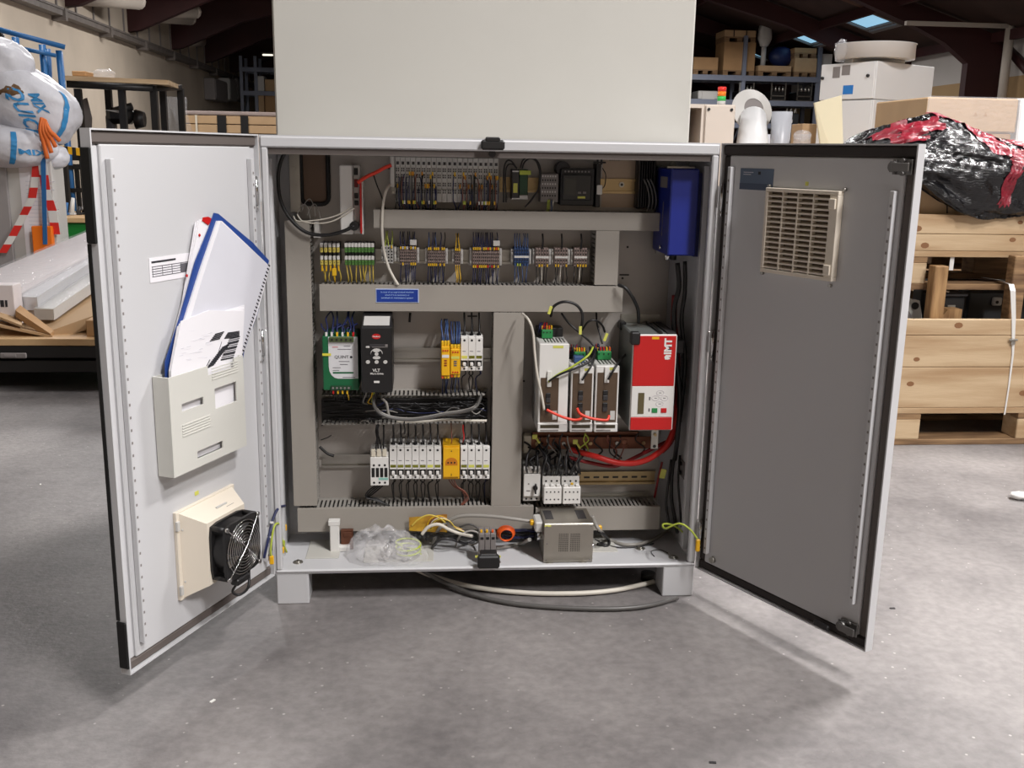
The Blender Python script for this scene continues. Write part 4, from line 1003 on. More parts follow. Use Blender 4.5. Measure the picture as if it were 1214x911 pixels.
# ---- yellow / white plug terminals and green ones
def plug_terminal(xa, xb, zt, zb, cm, name, lab, grp):
    t = thing(name, lab, 'terminal', (xa, YP, zb))
    mid = (zt+zb)/2
    part('base', G().box(xa+.0004, xb-.0004, .178, Y1, zb, zt, .001), DGREY, t)
    for (a, b) in ((mid+.004, zt-.001), (zb+.001, mid-.004)):
        part('plug', G().box(xa+.0006, xb-.0006, .165, .178, a, a+(b-a)*.55, .001), cm, t)
        part('plug_top', G().box(xa+.0006, xb-.0006, .163, .178, a+(b-a)*.56, b, .001), WHITE, t)
        part('screw_hole', G().cyl(((xa+xb)/2, .1645, a+(b-a)*.28), ((xa+xb)/2, .1652, a+(b-a)*.28), .0012, 6), BLACK, t)
    return t
PTY = mat('terminal_yellow', (214, 196, 96), .45)
pxs = [378.8, 383.7, 388.8, 393.8, 398.6, 403.2]
for k in range(5):
    xa, xb, zb, zt = fb((pxs[k], 288, pxs[k+1], 315), .165)
    t = plug_terminal(xa+.0006, xb-.001, zt, zb, PTY, 'yellow_terminal', '%s yellow and white plug terminal from the left, upper left row' % ORD[k], '')
    if k != 3: wires(t, [(xa+xb)/2], zb+.002, zb-.040, [YW, YWB], .170, .0014, .008, seed=k+2); part('ferrule', G().box((xa+xb)/2-.002, (xa+xb)/2+.002, .167, .172, zb-.014, zb, .001), YWB, t)
    else: wires(t, [(xa+xb)/2], zb+.002, zb-.040, [YWB], .165, .0022, .008, seed=9); part('wire_marker', G().box(xa-.001, xb, .160, .166, zb-.024, zb-.006, .001), YWB, t)
for k in range(9):
    a = 408.2+k*3.95
    xa, xb, zb, zt = fb((a, 288, a+3.95, 315), .165)
    t = plug_terminal(xa, xb, zt, zb, GREENT, 'green_terminal', '%s green and white plug terminal from the left, upper left row' % ORD[k], '')
    if k not in (2,): wires(t, [(xa+xb)/2], zb+.002, zb-.042, [YW, YWB, GYW], .170, .0014, .005, seed=k+22)
# ---- terminal strips on the same rail
def strip(px, n, label, colt, mtop, mbot, wtop=(), wbot=(), high=0, seed=1, white=False):
    x0, x1, z0, z1 = fb(px, .178)
    t = thing('terminal_strip', label, 'terminal strip', (x0, YP, z0))
    for sx, (a, b) in enumerate(((x0, x0+.006), (x1-.006, x1))):
        part('end_bracket', G().box(a, b, .182, Y1, z0+.008, z1-.008, .001).box(a+.001, b-.001, .178, .182, z0+.014, z0+.02).box(a+.001, b-.001, .178, .182, z1-.02, z1-.014), GREYW, t)
    w_ = (x1-x0-.013)/n; xs = []
    g0 = G().box(0, w_*.88, .172, Y1, z0+.004, z1-.004, .0006)
    me = mesh('terminal', g0, colt, Vector((0, 0, 0)))
    hs = G()
    for f in (.2, .36, .5, .64, .8): hs.box(w_*.2, w_*.68, .1714, .172, z0+(z1-z0)*f-.0022, z0+(z1-z0)*f+.0022)
    mh = mesh('terminal_hole', hs, BLACK, Vector((0, 0, 0)))
    for k in range(n):
        xa = x0+.0065+k*w_; xs.append(xa+w_*.44)
        o = shared('terminal', me, t, Vector((xa, 0, 0))-OFF[t]); OFF[o] = OFF[t]
        h = shared('terminal_hole', mh, o, (0, 0, 0)); h['kind'] = 'stuff'
    if white: part('marking_strip', G().box(x0+.007, x1-.007, .1705, .1713, (z0+z1)/2-.002, (z0+z1)/2+.003), WHITE, t)
    if high: part('end_plate', G().box(x1-.022, x1-.006, .168, .1712, z1-.001, z1+.012, .001).box(x1-.022, x1-.006, .1712, Y1, z1-.001, z1+.012), GREYW, t)
    rr = random.Random(seed)
    if mtop:
        for k in range(0, n, 1):
            if rr.random() < .8: part('ferrule', G().box(xs[k]-.0016, xs[k]+.0016, .167, .171, z1-.010, z1-.004), rr.choice(mtop), t)
    if mbot:
        for k in range(0, n, 1):
            if rr.random() < .75: part('ferrule', G().box(xs[k]-.0016, xs[k]+.0016, .167, .171, z0+.004, z0+.010), rr.choice(mbot), t)
    if wtop: wires(t, [x for x in xs if rr.random() < .9], z1-.006, z1+.030, wtop, .172, .0012, .003, seed=seed)
    if wbot: wires(t, [x for x in xs if rr.random() < .9], z0+.006, z0-.038, wbot, .172, .0012, .003, seed=seed+9)
    return t, xs, z0, z1
TG = mat('terminal_brown_grey', (150, 132, 126), .5); TB = mat('terminal_blue', (52, 78, 124), .45)
strip((452, 289, 470, 314), 3, 'short grey terminal strip crossed by the white cable, left of the others', GREYW, [YWB], None, [GYW], None, seed=2)
strip((471, 290, 497, 316), 8, 'terminal strip with yellow ferrules and blue wires, right of the white cable', TG, [YWB, WHITE], [YWB], [BLUEW, BLACK], [BLUEW], high=1, seed=4)
strip((504, 291, 531, 317), 9, 'terminal strip with yellow ferrules, second right of the white cable', TG, [YWB], [YWB], [BLUEL, BLUEW, BLACK], [BLUEW, BLUEW, BLACK], seed=5)
strip((536, 292, 549, 317), 3, 'narrow terminal strip with bright yellow wires, between two wider ones', TG, [YWB], None, [YWB, BLACK], [YWB], seed=6)
strip((557, 291, 595, 319), 13, 'widest terminal strip, dense with dark blue wires', TG, [YWB, ORANGE], [YWB, RED], [BLUEW], [BLUEW, BLUEW, BLACK], high=1, seed=7)
strip((606, 292, 630, 317), 6, 'blue terminal strip with light blue wires', TB, None, [GYW, BLUEL], [BLUEL, BLUEL], [BLUEL, BLUEL, BLACK], seed=8, white=True)
for i, a in enumerate((631.5, 654, 677)):
    t, xs, z0, z1 = strip((a, 292, a+22, 318), 5, '%s of three alike grey terminal strips right of the blue one' % ['left', 'middle', 'right'][i], TG, None, [YWB], None, [BLACK, BLACK, WHITEC], seed=20+i, white=True)
    part('wire', G().tube([(xs[2], .172, z1-.006), (xs[2]+.001, .17, z1+.012), (xs[2], .175, z1+.03)], .0022, 6), BLACK, t)

# ---- green power supply
x0, x1, z0, z1 = fb((382.5, 399, 425, 463), .105)
t = thing('power_supply', 'green power supply with white printed front panel and screw terminals', 'power supply', (x0, YP, z0))
part('housing', G().box(x0, x1, .105, Y1, z0, z1, .002), GREEN, t)
w_, h_ = x1-x0, z1-z0
pts = [(x0+w_*.17, z1-.001), (x1-.001, z1-.001), (x1-.001, z0+h_*.22)]+[(x0+w_*.17+w_*.25*(1-math.cos(a)), z0+h_*.22+h_*.22*(1-math.sin(a))) for a in (PI/2, PI/2*.75, PI/2*.5, PI/2*.25, 0)]
part('front_label', G().prism([(p[0], .1042, p[1]) for p in pts], (0, .0006, 0)), mat('label_white', (214, 214, 216), .5), t)
part('terminal_block', G().box(x0+w_*.2, x0+w_*.88, .099, .1040, z1-.013, z1-.001, .001), mat('olive_terminal', (70, 84, 46), .5), t)
part('terminal_block', G().box(x0+w_*.22, x0+w_*.8, .099, .1048, z0+.001, z0+.012, .001), mat('dark_green_terminal', (20, 60, 34), .5), t)
for k in range(5):
    part('screw', G().cyl((x0+w_*(.28+k*.13), .0982, z1-.007), (x0+w_*(.28+k*.13), .099, z1-.007), .0028, 8), BLACK, t)
    part('screw', G().cyl((x0+w_*(.28+k*.11), .0982, z0+.007), (x0+w_*(.28+k*.11), .099, z0+.007), .0026, 8), GREY, t)
part('lettering', text_mesh('QUINT ■'.replace('■', ''), .0105, front_M(x0+w_*.55, .1036, z0+h_*.62)), INKD, t)
for k, (a, b, zz) in enumerate([(.28, .44, .80), (.42, .8, .76), (.6, .78, .82), (.45, .75, .535), (.48, .7, .48), (.28, .5, .42), (.28, .46, .37), (.55, .9, .12+.12)]):
    part('small_print', G().box(x0+w_*a, x0+w_*b, .1037, .1041, z0+h_*zz, z0+h_*zz+.0012), INK if k else REDC, t)
part('logo_bar', G().box(x0+w_*.28, x0+w_*.86, .1037, .1041, z0+h_*.315, z0+h_*.345), GREEN, t); part('emblem', G().cyl((x0+w_*.8, .1036, z0+h_*.62), (x0+w_*.8, .1041, z0+h_*.62), .003, 10), INKD, t)
part('yellow_tag', G().box(x0, x0+w_*.24, .1028, .1036, z0+h_*.645, z0+h_*.69), mat('tag_yellow', (214, 206, 70), .5), t)
for k in range(6):
    x = x0+w_*(.12+k*.15)
    part('ferrule', G().box(x-.0022, x+.0022, .105, .112, z1, z1+.009), [WHITE, WHITE, YWB, WHITE, YWB, RED][k], t)
    part('wire', G().tube([(x, .112, z1+.004), (x+rr.uniform(-.006, .006), .125, z1+.018), (x+rr.uniform(-.012, .008), .16, z1+.034), (x+rr.uniform(-.01, .01), .18, z1+.050)], .0019, 5, sub=3), BLUEW, t)
    part('wire', G().tube([(x+.003, .118, z1+.004), (x+rr.uniform(-.01, .01), .130, z1+.014), (x+rr.uniform(-.02, .02), .15, z1+.022)], .0019, 5, sub=3), BLUEW, t)
for k in range(4):
    x = x0+w_*(.28+k*.13); part('ferrule', G().box(x-.002, x+.002, .103, .112, z0-.008, z0), [RED, YWB, YWB, YWB][k], t)
    part('wire', G().tube([(x, .108, z0-.006), (x+.002, .115, z0-.02), (x, .15, z0-.034)], .0014, 5, sub=3), [BLACK, BLACK, BLACK, YWB][k], t)

# ---- black frequency drive
x0, x1, z0, z1 = fb((428, 388, 465, 466), .072)
t = thing('frequency_drive', 'black frequency drive with red logo, round buttons and white lettering', 'drive', (x0, YP, z0))
w_, h_ = x1-x0, z1-z0
g = G().box(x0, x1, .072, .21, z0, z1, .003)
part('housing', g, BLACK, t)
g = G().prism([(x0+.002, .075, z1), (x0+.002, .15, z1+.020), (x0+.002, .21, z1+.020), (x0+.002, .21, z1)], (w_-.004, 0, 0)); part('sloping_top', g, BLACK, t)
sl = Vector((0, .075, .020)).normalized(); nr = Vector((0, -.020, .075)).normalized()
q0 = Vector((x0+.006, .080, z1+.0013))
part('top_label', G().prism([q0+nr*.001, q0+Vector((w_-.012, 0, 0))+nr*.001, q0+Vector((w_-.012, 0, 0))+sl*.052+nr*.001, q0+sl*.052+nr*.001], nr*.0006), GREYW, t)
g = G().box(x0+.004, x1-.004, .21, YP-.0005, z0-.01, z1+.045, .001)
part('back_plate', g, BLACK, t)
for dx in (.012, w_-.012): part('bolt', G().cyl((x0+dx, .205, z1+.036), (x0+dx, .2099, z1+.036), .004, 8), STEEL, t)
xc = (x0+x1)/2
zz = lambda f: z0+h_*f
part('logo_badge', G().cyl((xc, .0712, zz(.86)), (xc, .0719, zz(.86)), .010, 20, M=Matrix.Translation((xc, 0, zz(.86))) @ Matrix.Diagonal((1, 1, .62, 1)) @ Matrix.Translation((-xc, 0, -zz(.86)))), RED, t)
part('logo_lettering', text_mesh('Danfoss', .0052, front_M(xc, .0708, zz(.86)), .0001), WHITE, t)
part('display', G().box(x0+w_*.28, x0+w_*.86, .0708, .0718, zz(.70), zz(.745), .0005), DGREY, t); part('display_edge', G().box(x0+w_*.36, x0+w_*.86, .0703, .0707, zz(.695), zz(.703)), GREY, t)
part('display_edge', G().box(x0+w_*.78, x0+w_*.86, .0703, .0707, zz(.71), zz(.742)), GREY, t)
part('button', G().box(x0+w_*.16, x0+w_*.28, .0700, .0718, zz(.685), zz(.715), .001), GREYW, t)
def ell(cx, cz, rx, rz, m_, nm_='button'):
    g = G().prism([(cx+rx*math.cos(a*PI/8), .0698, cz+rz*math.sin(a*PI/8)) for a in range(16)], (0, .002, 0)); part(nm_, g, m_, t)
ell(xc, zz(.65), .0085, .0042, GREYW); ell(xc, zz(.54), .0090, .0038, GREYW); ell(xc, zz(.595), .0045, .0040, GREYW)
arc = [(xc+.0135*math.cos(a), .0705, zz(.595)+.0125*math.sin(a)) for a in [PI*k/8 for k in range(9)]]
part('button_arc', G().tube(arc, .0010, 5, sub=1), GREYW, t)
for f in (.22, .5, .78): ell(x0+w_*f, zz(.475), .0048, .0042, GREYW); ell(x0+w_*f, zz(.475), .0020, .0018, GREY, 'button_mark') if 0 else None
part('lettering', text_mesh('VLT', .0100, front_M(xc-.001, .0712, zz(.345)), .0002), WHITE, t)
part('lettering', text_mesh('Micro Drive', .0062, front_M(xc, .0712, zz(.295)), .00015), WHITE, t)
part('white_sticker', G().box(xc-.007, xc+.006, .0708, .0716, zz(.155), zz(.185)), WHITE, t)
for k in range(5): part('clamp', G().box(x0+.008+k*.011, x0+.014+k*.011, .10, .12, z0-.006, z0, .001), GREY, t)
for k in range(6):
    x = x0+.006+k*.006
    part('wire', G().tube([(x, .11, z0-.002), (x-.002-rr.random()*.006, .12, z0-.02), (x-.008-rr.random()*.006, .14, z0-.04), (x-.004, .17, z0-.052)], .0016, 5, sub=3), [BLACK, GREYC, BLACK, YWB, GYW, BLACK][k], t)
P_ = [at(*p, .10) for p in ((443, 470), (443, 480), (450, 490), (465, 496), (485, 498), (505, 496), (530, 491), (550, 488), (565, 482), (574, 476))]
P_[0].y = .12; P_[-1].y = .19
for i in range(4):
    Q = [p+Vector((0, .012*i-.0, -.0035*i+.004*(i == 3))) for p in P_]
    solo('bundle_cable', G().tube(Q, .0036 if i < 2 else .0028, 7), [GREYCD, GREYC, GREYCD, GREYC][i], '%s grey cable of the bundle sagging out of the open duct, from the front' % ORD[i], 'cable')
P_ = [at(*p, .15) for p in ((470, 500), (500, 500), (530, 498), (560, 499), (577, 499))]
solo('pale_cable', G().tube(P_, .0036, 6), WHITEC, 'pale cable lying along the lower edge of the open duct', 'cable')
P_ = [at(*p, .15) for p in ((452, 472), (458, 478), (460, 488), (462, 497))]
solo('bare_braid', G().tube(P_, .0035, 6), GREYC, 'pale frayed screen braid under the black frequency drive', 'braid')
P_ = [at(*p, .12) for p in ((480, 498), (479, 503), (480, 509), (480, 515))]
solo('cable_tie', G().tube(P_, .0016, 6), BLACK, 'black cable tie end hanging from the sagging grey bundle', 'cable tie')
rr = random.Random(4)
for k in range(26):
    a = 385+rr.random()*190; b = rr.uniform(476, 500); ln = rr.uniform(15, 45)
    P_ = [at(min(a+ln*q/3, 577), b+rr.uniform(-5, 5), .165+rr.random()*.012) for q in range(4)]
    o = part('wire', G().tube(P_, rr.choice((.0013, .0018)), 4, sub=3), rr.choice((BLACK, BLACK, BLUEW, GREYCD, BLACK, BLACK, BLACK, GREYC)), T8)
part('dark_inside', G().box(at(381, 480, .2).x, at(578, 480, .2).x, .2, .215, at(480, 503, .2).z+.004, at(480, 472, .2).z-.004), BLACK, T8)  # black block stands in for the shade inside the open duct
# thin black stub on plate right of drive
x0, x1, z0, z1 = fb((484, 371, 487, 382), .2)
solo('wire_stub', G().cyl(((x0+x1)/2, .2, z0), ((x0+x1)/2+.002, .2, z1), .003, 6), BLACK, 'short black cable end hanging below the middle duct', 'cable')

# ---- yellow safety relays
for i, (px, lab) in enumerate((((523, 411, 533.3, 446), 'left yellow safety relay, taller plug row on top'), ((534, 414, 545.6, 444.5), 'right yellow safety relay with red screw dots'))):
    x0, x1, z0, z1 = fb(px, .125)
    t = thing('safety_relay', lab, 'relay', (x0, YP, z0)); w_ = x1-x0
    part('housing', G().box(x0, x1, .125, Y1, z0, z1, .002), YEL, t)
    part('label_strip', G().box(x0+.002, x1-.002, .1242, .1248, z0+(z1-z0)*.62, z0+(z1-z0)*.72), WHITE if i == 0 else YELP, t)
    for k in range(3):
        for f in ((.86,) if i == 0 else (.88, .10)): part('screw', G().cyl((x0+w_*(.25+k*.25), .1238, z0+(z1-z0)*f), (x0+w_*(.25+k*.25), .1248, z0+(z1-z0)*f), .0021, 8), RED, t)
        part('plug', G().box(x0+w_*k/3+.0005, x0+w_*(k+1)/3-.0005, .13, .15, z1, z1+(.012 if i == 0 else .009), .001), YWB, t)
        part('plug', G().box(x0+w_*k/3+.0005, x0+w_*(k+1)/3-.0005, .13, .15, z0-.008, z0, .001), YWB if k else ORANGE, t)
    for f in (.5, .42, .34): part('print_line', G().box(x0+w_*.35, x0+w_*.65, .1242, .1248, z0+(z1-z0)*f, z0+(z1-z0)*f+.003), REDD if i == 0 else INK, t)
    wires(t, [x0+w_*(.12+k*.125) for k in range(7)], z1+.009, z1+.058, [BLUEW, BLUEL, BLUEL, BLACK, BLUEL], .14, .0016, .005, seed=40+i, ym=.165)
    wires(t, [x0+w_*(.2+k*.2) for k in range(4)], z0-.006, z0-.055, [BLUEW, BLACK, BLUEL], .14, .0015, .004, seed=50+i, ym=.165)
# ---- circuit breakers
def breaker():
    """one pole, 18 mm wide, at the origin: x 0..18 mm, z -43..+43 mm, front at y=0"""
    t = thing('circuit_breaker', '', 'breaker', (0, 0, 0)); W_ = .0176
    part('housing', G().box(.0003, W_, .006, .070, -.043, .043, .0006).box(.0003, W_, -.000, .006, -.016, .040, .0008).box(.0003, W_, .0, .006, -.041, -.031, .0008), WHITE, t)
    part('toggle_well', G().box(.002, W_-.002, .0042, .0059, -.031, -.016), BLACK, t)
    part('toggle', G().box(.005, W_-.005, -.006, .0041, -.0285, -.0205, .001), WHITE, t)
    part('terminal_screw', G().cyl((W_/2, -.0004, .0335), (W_/2, .0002, .0335), .0028, 10), BLACK, t)
    part('terminal_screw', G().cyl((W_/2, -.0004, -.036), (W_/2, .0002, -.036), .0026, 10), BLACK, t)
    part('joint', G().box(-.0002, .0003, .002, .06, -.042, .042), GREY, t)
    part('print_line', G().box(.004, .012, -.0003, .0001, .006, .0075), INK, t)
    return t
br0 = breaker(); used = []
def put_breaker(px, py, Yf, lab, scale=1.0, yellow=True, wt=None, wb=None, seed=0, zt=None, zb=None):
    p = at(px, py, Yf); first = not used
    t = br0 if first else dup(br0, (0, 0, 0)); used.append(t)
    t.location = (p.x, Yf, p.z); t.scale = (1, 1, 1); t['label'] = lab; OFF[t] = Vector((p.x, Yf, p.z))
    if yellow: part('yellow_print', G().box(p.x+.002, p.x+.016, Yf-.0004, Yf+.0001, p.z-.011, p.z-.004), YELP, t)
    if wt: part('wire', G().tube([(p.x+.0088, Yf+.022, p.z+.036), (p.x+.0088, Yf+.012, p.z+.050), (p.x+.010, Yf+.02, p.z+.062), (p.x+.009, Yf+.03, zt)], .0023, 6, sub=3), wt, t); part('clamp_mouth', G().box(p.x+.004, p.x+.0135, Yf+.015, Yf+.03, p.z+.043, p.z+.0455), BLACK, t)
    if wb:
        dx = random.Random(seed).uniform(-.007, .007)
        part('wire', G().tube([(p.x+.0088, Yf+.022, p.z-.040), (p.x+.0088+dx, Yf+.03, p.z-.055), (p.x+.0088-dx, Yf+.04, p.z-.07), (p.x+.009, Yf+.04, zb)], .0016, 5, sub=3), wb, t)
    return t
YB = Y1-.070
zt = at(560, 371, .17).z; zb = at(560, 470, .17).z
pw = at(555+10, 420, YB).x-at(555, 420, YB).x
step = .0178
for k in range(3):
    p = at(546.2, 420, YB); px = 546.2+k*step/pw*10
    put_breaker(px, 420, YB, '%s pole of the white three-pole breaker right of the yellow relays' % ['left', 'middle', 'right'][k], wt=BLACK, wb=BLACK if k < 2 else BLUEW, seed=k, zt=zt, zb=zb)
zt = at(500, 503, .17).z; zb = at(500, 602, .17).z
for k in range(7):
    px = 461.8+k*step/pw*10*1.005
    put_breaker(px, 549.5, YB, '%s white breaker from the left in the lower row, left of the yellow socket' % ORD[k], yellow=k not in (5,), wt=BLACK, wb=BLACK, seed=k+10, zt=zt, zb=zb)
x0, x1, z0, z1 = fb((525.2, 529, 545, 569), YB)
t = thing('yellow_socket', 'bright yellow mains socket between the white breakers of the lower row', 'socket', (x0, YP, z0)); w_ = x1-x0
part('housing', G().box(x0, x1, YB+.004, Y1, z0, z1, .001).box(x0+.0005, x1-.0005, YB-.004, YB+.004, z0+.008, z1-.004, .001), YEL, t)
xc, zc = (x0+x1)/2, (z0+z1)/2+.002
pts = [(xc+.015*math.cos(a), zc+.013*math.sin(a)) for a in [PI*k/10 for k in range(11)]]+[(xc-.015, zc-.007), (xc+.015, zc-.007)]
part('socket_well', G().prism([(p[0], YB-.0046, p[1]) for p in pts], (0, .0005, 0)), mat('socket_well_orange', (196, 118, 22), .5), t)
for dx in (-.008, 0, .008): part('pin_hole', G().cyl((xc+dx, YB-.0052, zc), (xc+dx, YB-.0047, zc), .0022, 10), BLACK, t)
part('screw', G().cyl((xc, YB-.0048, z1-.012), (xc, YB-.0041, z1-.012), .0016, 8), BLACK, t)
part('print_mark', G().box(xc-.0008, xc+.0008, YB-.0045, YB-.0041, z0+.011, z0+.017), BLACK, t)
part('wire', G().tube([(xc, YB+.02, z1-.002), (xc+.001, YB+.015, z1+.015), (xc, YB+.03, zt)], .0014, 5), BRNW, t)
for i in range(3):
    P_ = [at(*p, .165-.004*i) for p in ((532+i*3, 569), (538+i*2, 577), (548+i*1.5, 583), (551+i*2, 592), (546, 599+i))]
    part('wire', G().tube(P_, .0014, 5), [BRNW, BRNW, BRNW][i], t)
for k in range(4):
    px = 545.9+k*step/pw*10*1.0
    t = put_breaker(px, 549.5, YB, '%s white breaker right of the yellow socket in the lower row' % ORD[k], yellow=k in (0, 2), wt=[BLACK, BLACK, BLACK, BLACK][k], wb=[BLACK, BLACK, BLACK, BLUEW][k], seed=k+30, zt=zt, zb=zb)
P_ = [at(*p, .16) for p in ((549, 525), (550, 518), (549, 510), (549, 504))]
solo('red_wire', G().tube(P_, .0018, 5), REDC, 'single red wire above the white breaker right of the yellow socket', 'wire')
# contactor left of the row
x0, x1, z0, z1 = fb((439, 537, 460.6, 576), YB-.004)
t = thing('contactor', 'white contactor with four black slots at the left end of the lower row', 'contactor', (x0, YP, z0)); w_, h_ = x1-x0, z1-z0
part('housing', G().box(x0, x1, YB+.004, Y1, z0, z1, .001).box(x0, x1, YB-.004, YB+.004, z0, z1-.012, .001), WHITE, t)
for k in range(4): part('slot', G().box(x0+w_*(.07+k*.235), x0+w_*(.07+k*.235)+w_*.17, YB-.0046, YB-.0041, z0+h_*.26, z0+h_*.54), BLACK, t)
for k in range(3):
    for f in (.62, .09): part('screw', G().cyl((x0+w_*(.2+k*.3), YB-.0046, z0+h_*f), (x0+w_*(.2+k*.3), YB-.0041, z0+h_*f), .0028, 10), BLACK, t)
    part('clamp', G().box(x0+w_*(.06+k*.31), x0+w_*(.28+k*.31), YB-.002, YB+.0039, z1-.011, z1+.008, .001), CREAM, t)
part('teal_strip', G().box(x0+w_*.45, x0+w_*.98, YB-.0046, YB-.0041, z0+h_*.17, z0+h_*.24), mat('teal_print', (140, 190, 180), .5), t)
wires(t, [x0+w_*(.3+k*.14) for k in range(4)], z1+.004, zt, BLACK, .16, .0022, .01, seed=77)
for i in range(4):
    P_ = [at(*p, .16+.004*i) for p in ((445+3*i, 576), (436+2*i, 583+i), (434+i, 590), (446, 594-i), (462, 600))]
    part('wire', G().tube(P_, .0018, 5), BLACK, t)
# stray wire ends at the left of that rail
for i, pp in enumerate((((379, 530), (388, 538), (396, 541)), ((381, 505), (390, 500), (398, 503)), ((380, 522), (388, 519), (393, 516)), ((413, 598), (420, 601), (430, 596)))):
    solo('stray_wire', G().tube([at(*p, .17) for p in pp], .0014 if i else .0035, 5), BLACK, ['stout black cable end poking out left of the lower rail', 'thin black wire end at the left of the open duct', 'thin black wire end just below the open duct at left', 'thin black wire end above the bottom left duct'][i], 'wire')
# ================================================================ right lower equipment
def servo(px, lab, panel, top_dy, green, seed, wide):
    Yf = .075
    x0, x1, z0, z1 = fb(px, Yf); w_, h_ = x1-x0, z1-z0
    t = thing('servo_drive', lab, 'drive', (x0, YP, z0))
    part('housing', G().box(x0, x1, Yf+.004, .205, z0, z1, .002), GREYW, t)
    part('front_cover', G().box(x0, x1, Yf, Yf+.0038, z0+.02, z1, .0015), WHITE, t)
    part('foot_cover', G().box(x0-.0005, x1+.0005, Yf-.004, Yf+.0038, z0, z0+.022, .0015), WHITE, t)
    part('display', G().box(x0+w_*.08, x0+w_*(.72 if wide else .9), Yf-.0048, Yf-.0041, z0+.010, z0+.018), mat('display_olive%d' % seed, (60, 52, 34), .3), t)
    part('button_row', G().box(x0+w_*.08, x0+w_*.7, Yf-.0048, Yf-.0041, z0+.003, z0+.006), GREY, t)
    a, b = panel
    x2 = x0+w_*(.68 if wide else .93)
    part('panel', G().box(x0+w_*.07, x2, Yf-.0012, Yf-.0003, z0+.024, z0+h_*b), BROWNP, t, 'bronze tinted panel with sockets')
    for k, (f, g_, m_) in enumerate(((.80, .14, WHITE), (.55, .05, BLACK), (.45, .06, DGREY), (.30, .05, BLACK), (.22, .05, DGREY))):
        zz_ = z0+.024+(h_*b-.024)*f; xx = x0+w_*.07+(x2-x0-w_*.07)*(.30 if k else .33); ww = (x2-x0)*.22
        part('socket', G().box(xx, xx+ww, Yf-.005, Yf-.0013, zz_, zz_+.028*g_/.1 if k == 0 else zz_+.012, .001), m_, t)
    part('label_plate', G().box(x2-(x2-x0)*.28, x2-(x2-x0)*.06, Yf-.002, Yf-.0013, z0+.03, z0+.052), GREYW, t)
    part('yellow_tag', G().box(x0+w_*.45, x0+w_*.8, Yf-.0006, Yf-.0001, z1-.010, z1-.004), YELP, t)
    n = 7 if wide else 5
    for k in range(n): part('vent_slot', G().box(x0+w_*(.22+k*.75/n), x0+w_*(.22+k*.75/n)+w_*.28/n, Yf+.02, Yf+.075, z1-.0001, z1+.0006), BLACK, t)
    # plugs behind on the top
    part('terminal_deck', G().box(x0+w_*.05, x0+w_*.95, .165, .205, z1, z1+.022, .001), BLACK, t)
    part('green_plug', G().box(x0+w_*green[0], x0+w_*green[1], .14, .162, z1+.001, z1+.022, .001), GREENC, t)
    for k in range(3): part('plug_screw', G().cyl((x0+w_*(green[0]+.06+k*(green[1]-green[0]-.1)/2.4), .1388, z1+.016), (x0+w_*(green[0]+.06+k*(green[1]-green[0]-.1)/2.4), .140, z1+.016), .0018, 6), BLACK, t)
    rr = random.Random(seed)
    for k in range(5): x = x0+w_*(green[0]+k*(green[1]-green[0])/4.5); part('ferrule', G().box(x, x+.003, .15, .16, z1+.022, z1+.030), rr.choice((YWB, ORANGE, RED)), t)
    for k in range(5): x = x0+w_*(.08+.06*k); part('wire', G().tube([(x, .16, z1+.012), (x+.002, .15, z1+.026), (x+rr.uniform(0, .01), .165, z1+.036)], .0013, 5), rr.choice((REDC, BLACK, REDD, BLUEW)), t)
    return t, x0, x1, z0, z1
s1 = servo((638.5, 408, 673.5, 512), 'left and widest of three white servo drives with bronze panels', (0, .62), 0, (.18, .55), 1, True)
s2 = servo((676.5, 435, 703, 512), 'middle of three white servo drives with bronze panels', (0, .90), 0, (.3, .8), 2, False)
s3 = servo((705.5, 434, 733, 512), 'right of three white servo drives with bronze panels', (0, .90), 0, (.25, .85), 3, False)
part('blue_plug', G().box(s2[1]+.012, s2[1]+.036, .115, .1385, s2[4]+.001, s2[4]+.016, .001), BLUEL, s2[0])
# cables over the drives
def cabl(name, pts, Y, r, m, lab, cat='cable', n=8):
    P_ = [at(p[0], p[1], p[2] if len(p) > 2 else Y) for p in pts]; return solo(name, G().tube(P_, r, n), m, lab, cat)
cabl('white_cable', [(619, 372, .12), (627, 380), (632, 395), (634, 420), (637, 445), (642, 468), (645, 486, .066)], .066, .0030, WHITEC, 'white cable running down the left edge of the widest servo drive')
cabl('black_cable', [(653, 375, .16), (656, 364, .12), (668, 358), (682, 361), (690, 371), (690, 384), (688, 392, .14)], .11, .0034, BLACK, 'thick black cable arching over the servo drives in front of the middle duct')
cabl('black_cable', [(666, 372, .16), (675, 384, .12), (690, 397), (702, 408), (707, 415, .10)], .11, .0026, BLACK, 'black cable slanting down from the middle duct to the drives')
cabl('black_cable', [(690, 392, .17), (697, 382, .15), (706, 380, .15), (714, 386, .16), (717, 394, .17)], .15, .0026, BLACK, 'black cable arching between middle and right servo drive')
cabl('black_cable', [(707, 371, .19), (708, 385, .17), (711, 396, .15), (714, 408, .14)], .15, .0024, BLACK, 'straight black cable dropping behind the right servo drive')
cabl('pale_cable', [(703, 412, .10), (697, 422), (680, 434), (662, 444), (650, 453, .066)], .064, .0026, GYW, 'pale yellow-green cable slanting down to the widest servo drive')
cabl('black_cable', [(706, 416, .10), (700, 428, .07), (682, 437), (664, 444), (651, 452, .064)], .058, .0026, BLACK, 'black cable slanting down beside the pale one to the widest drive')
cabl('black_cable', [(706, 420, .10), (702, 432, .07), (696, 442, .06), (690, 451, .062)], .062, .0026, BLACK, 'short black cable plugged into the middle servo drive')
cabl('black_cable', [(742, 420, .14), (736, 426, .09), (728, 438, .06), (721, 450, .062)], .06, .0028, BLACK, 'short black cable plugged into the right servo drive')
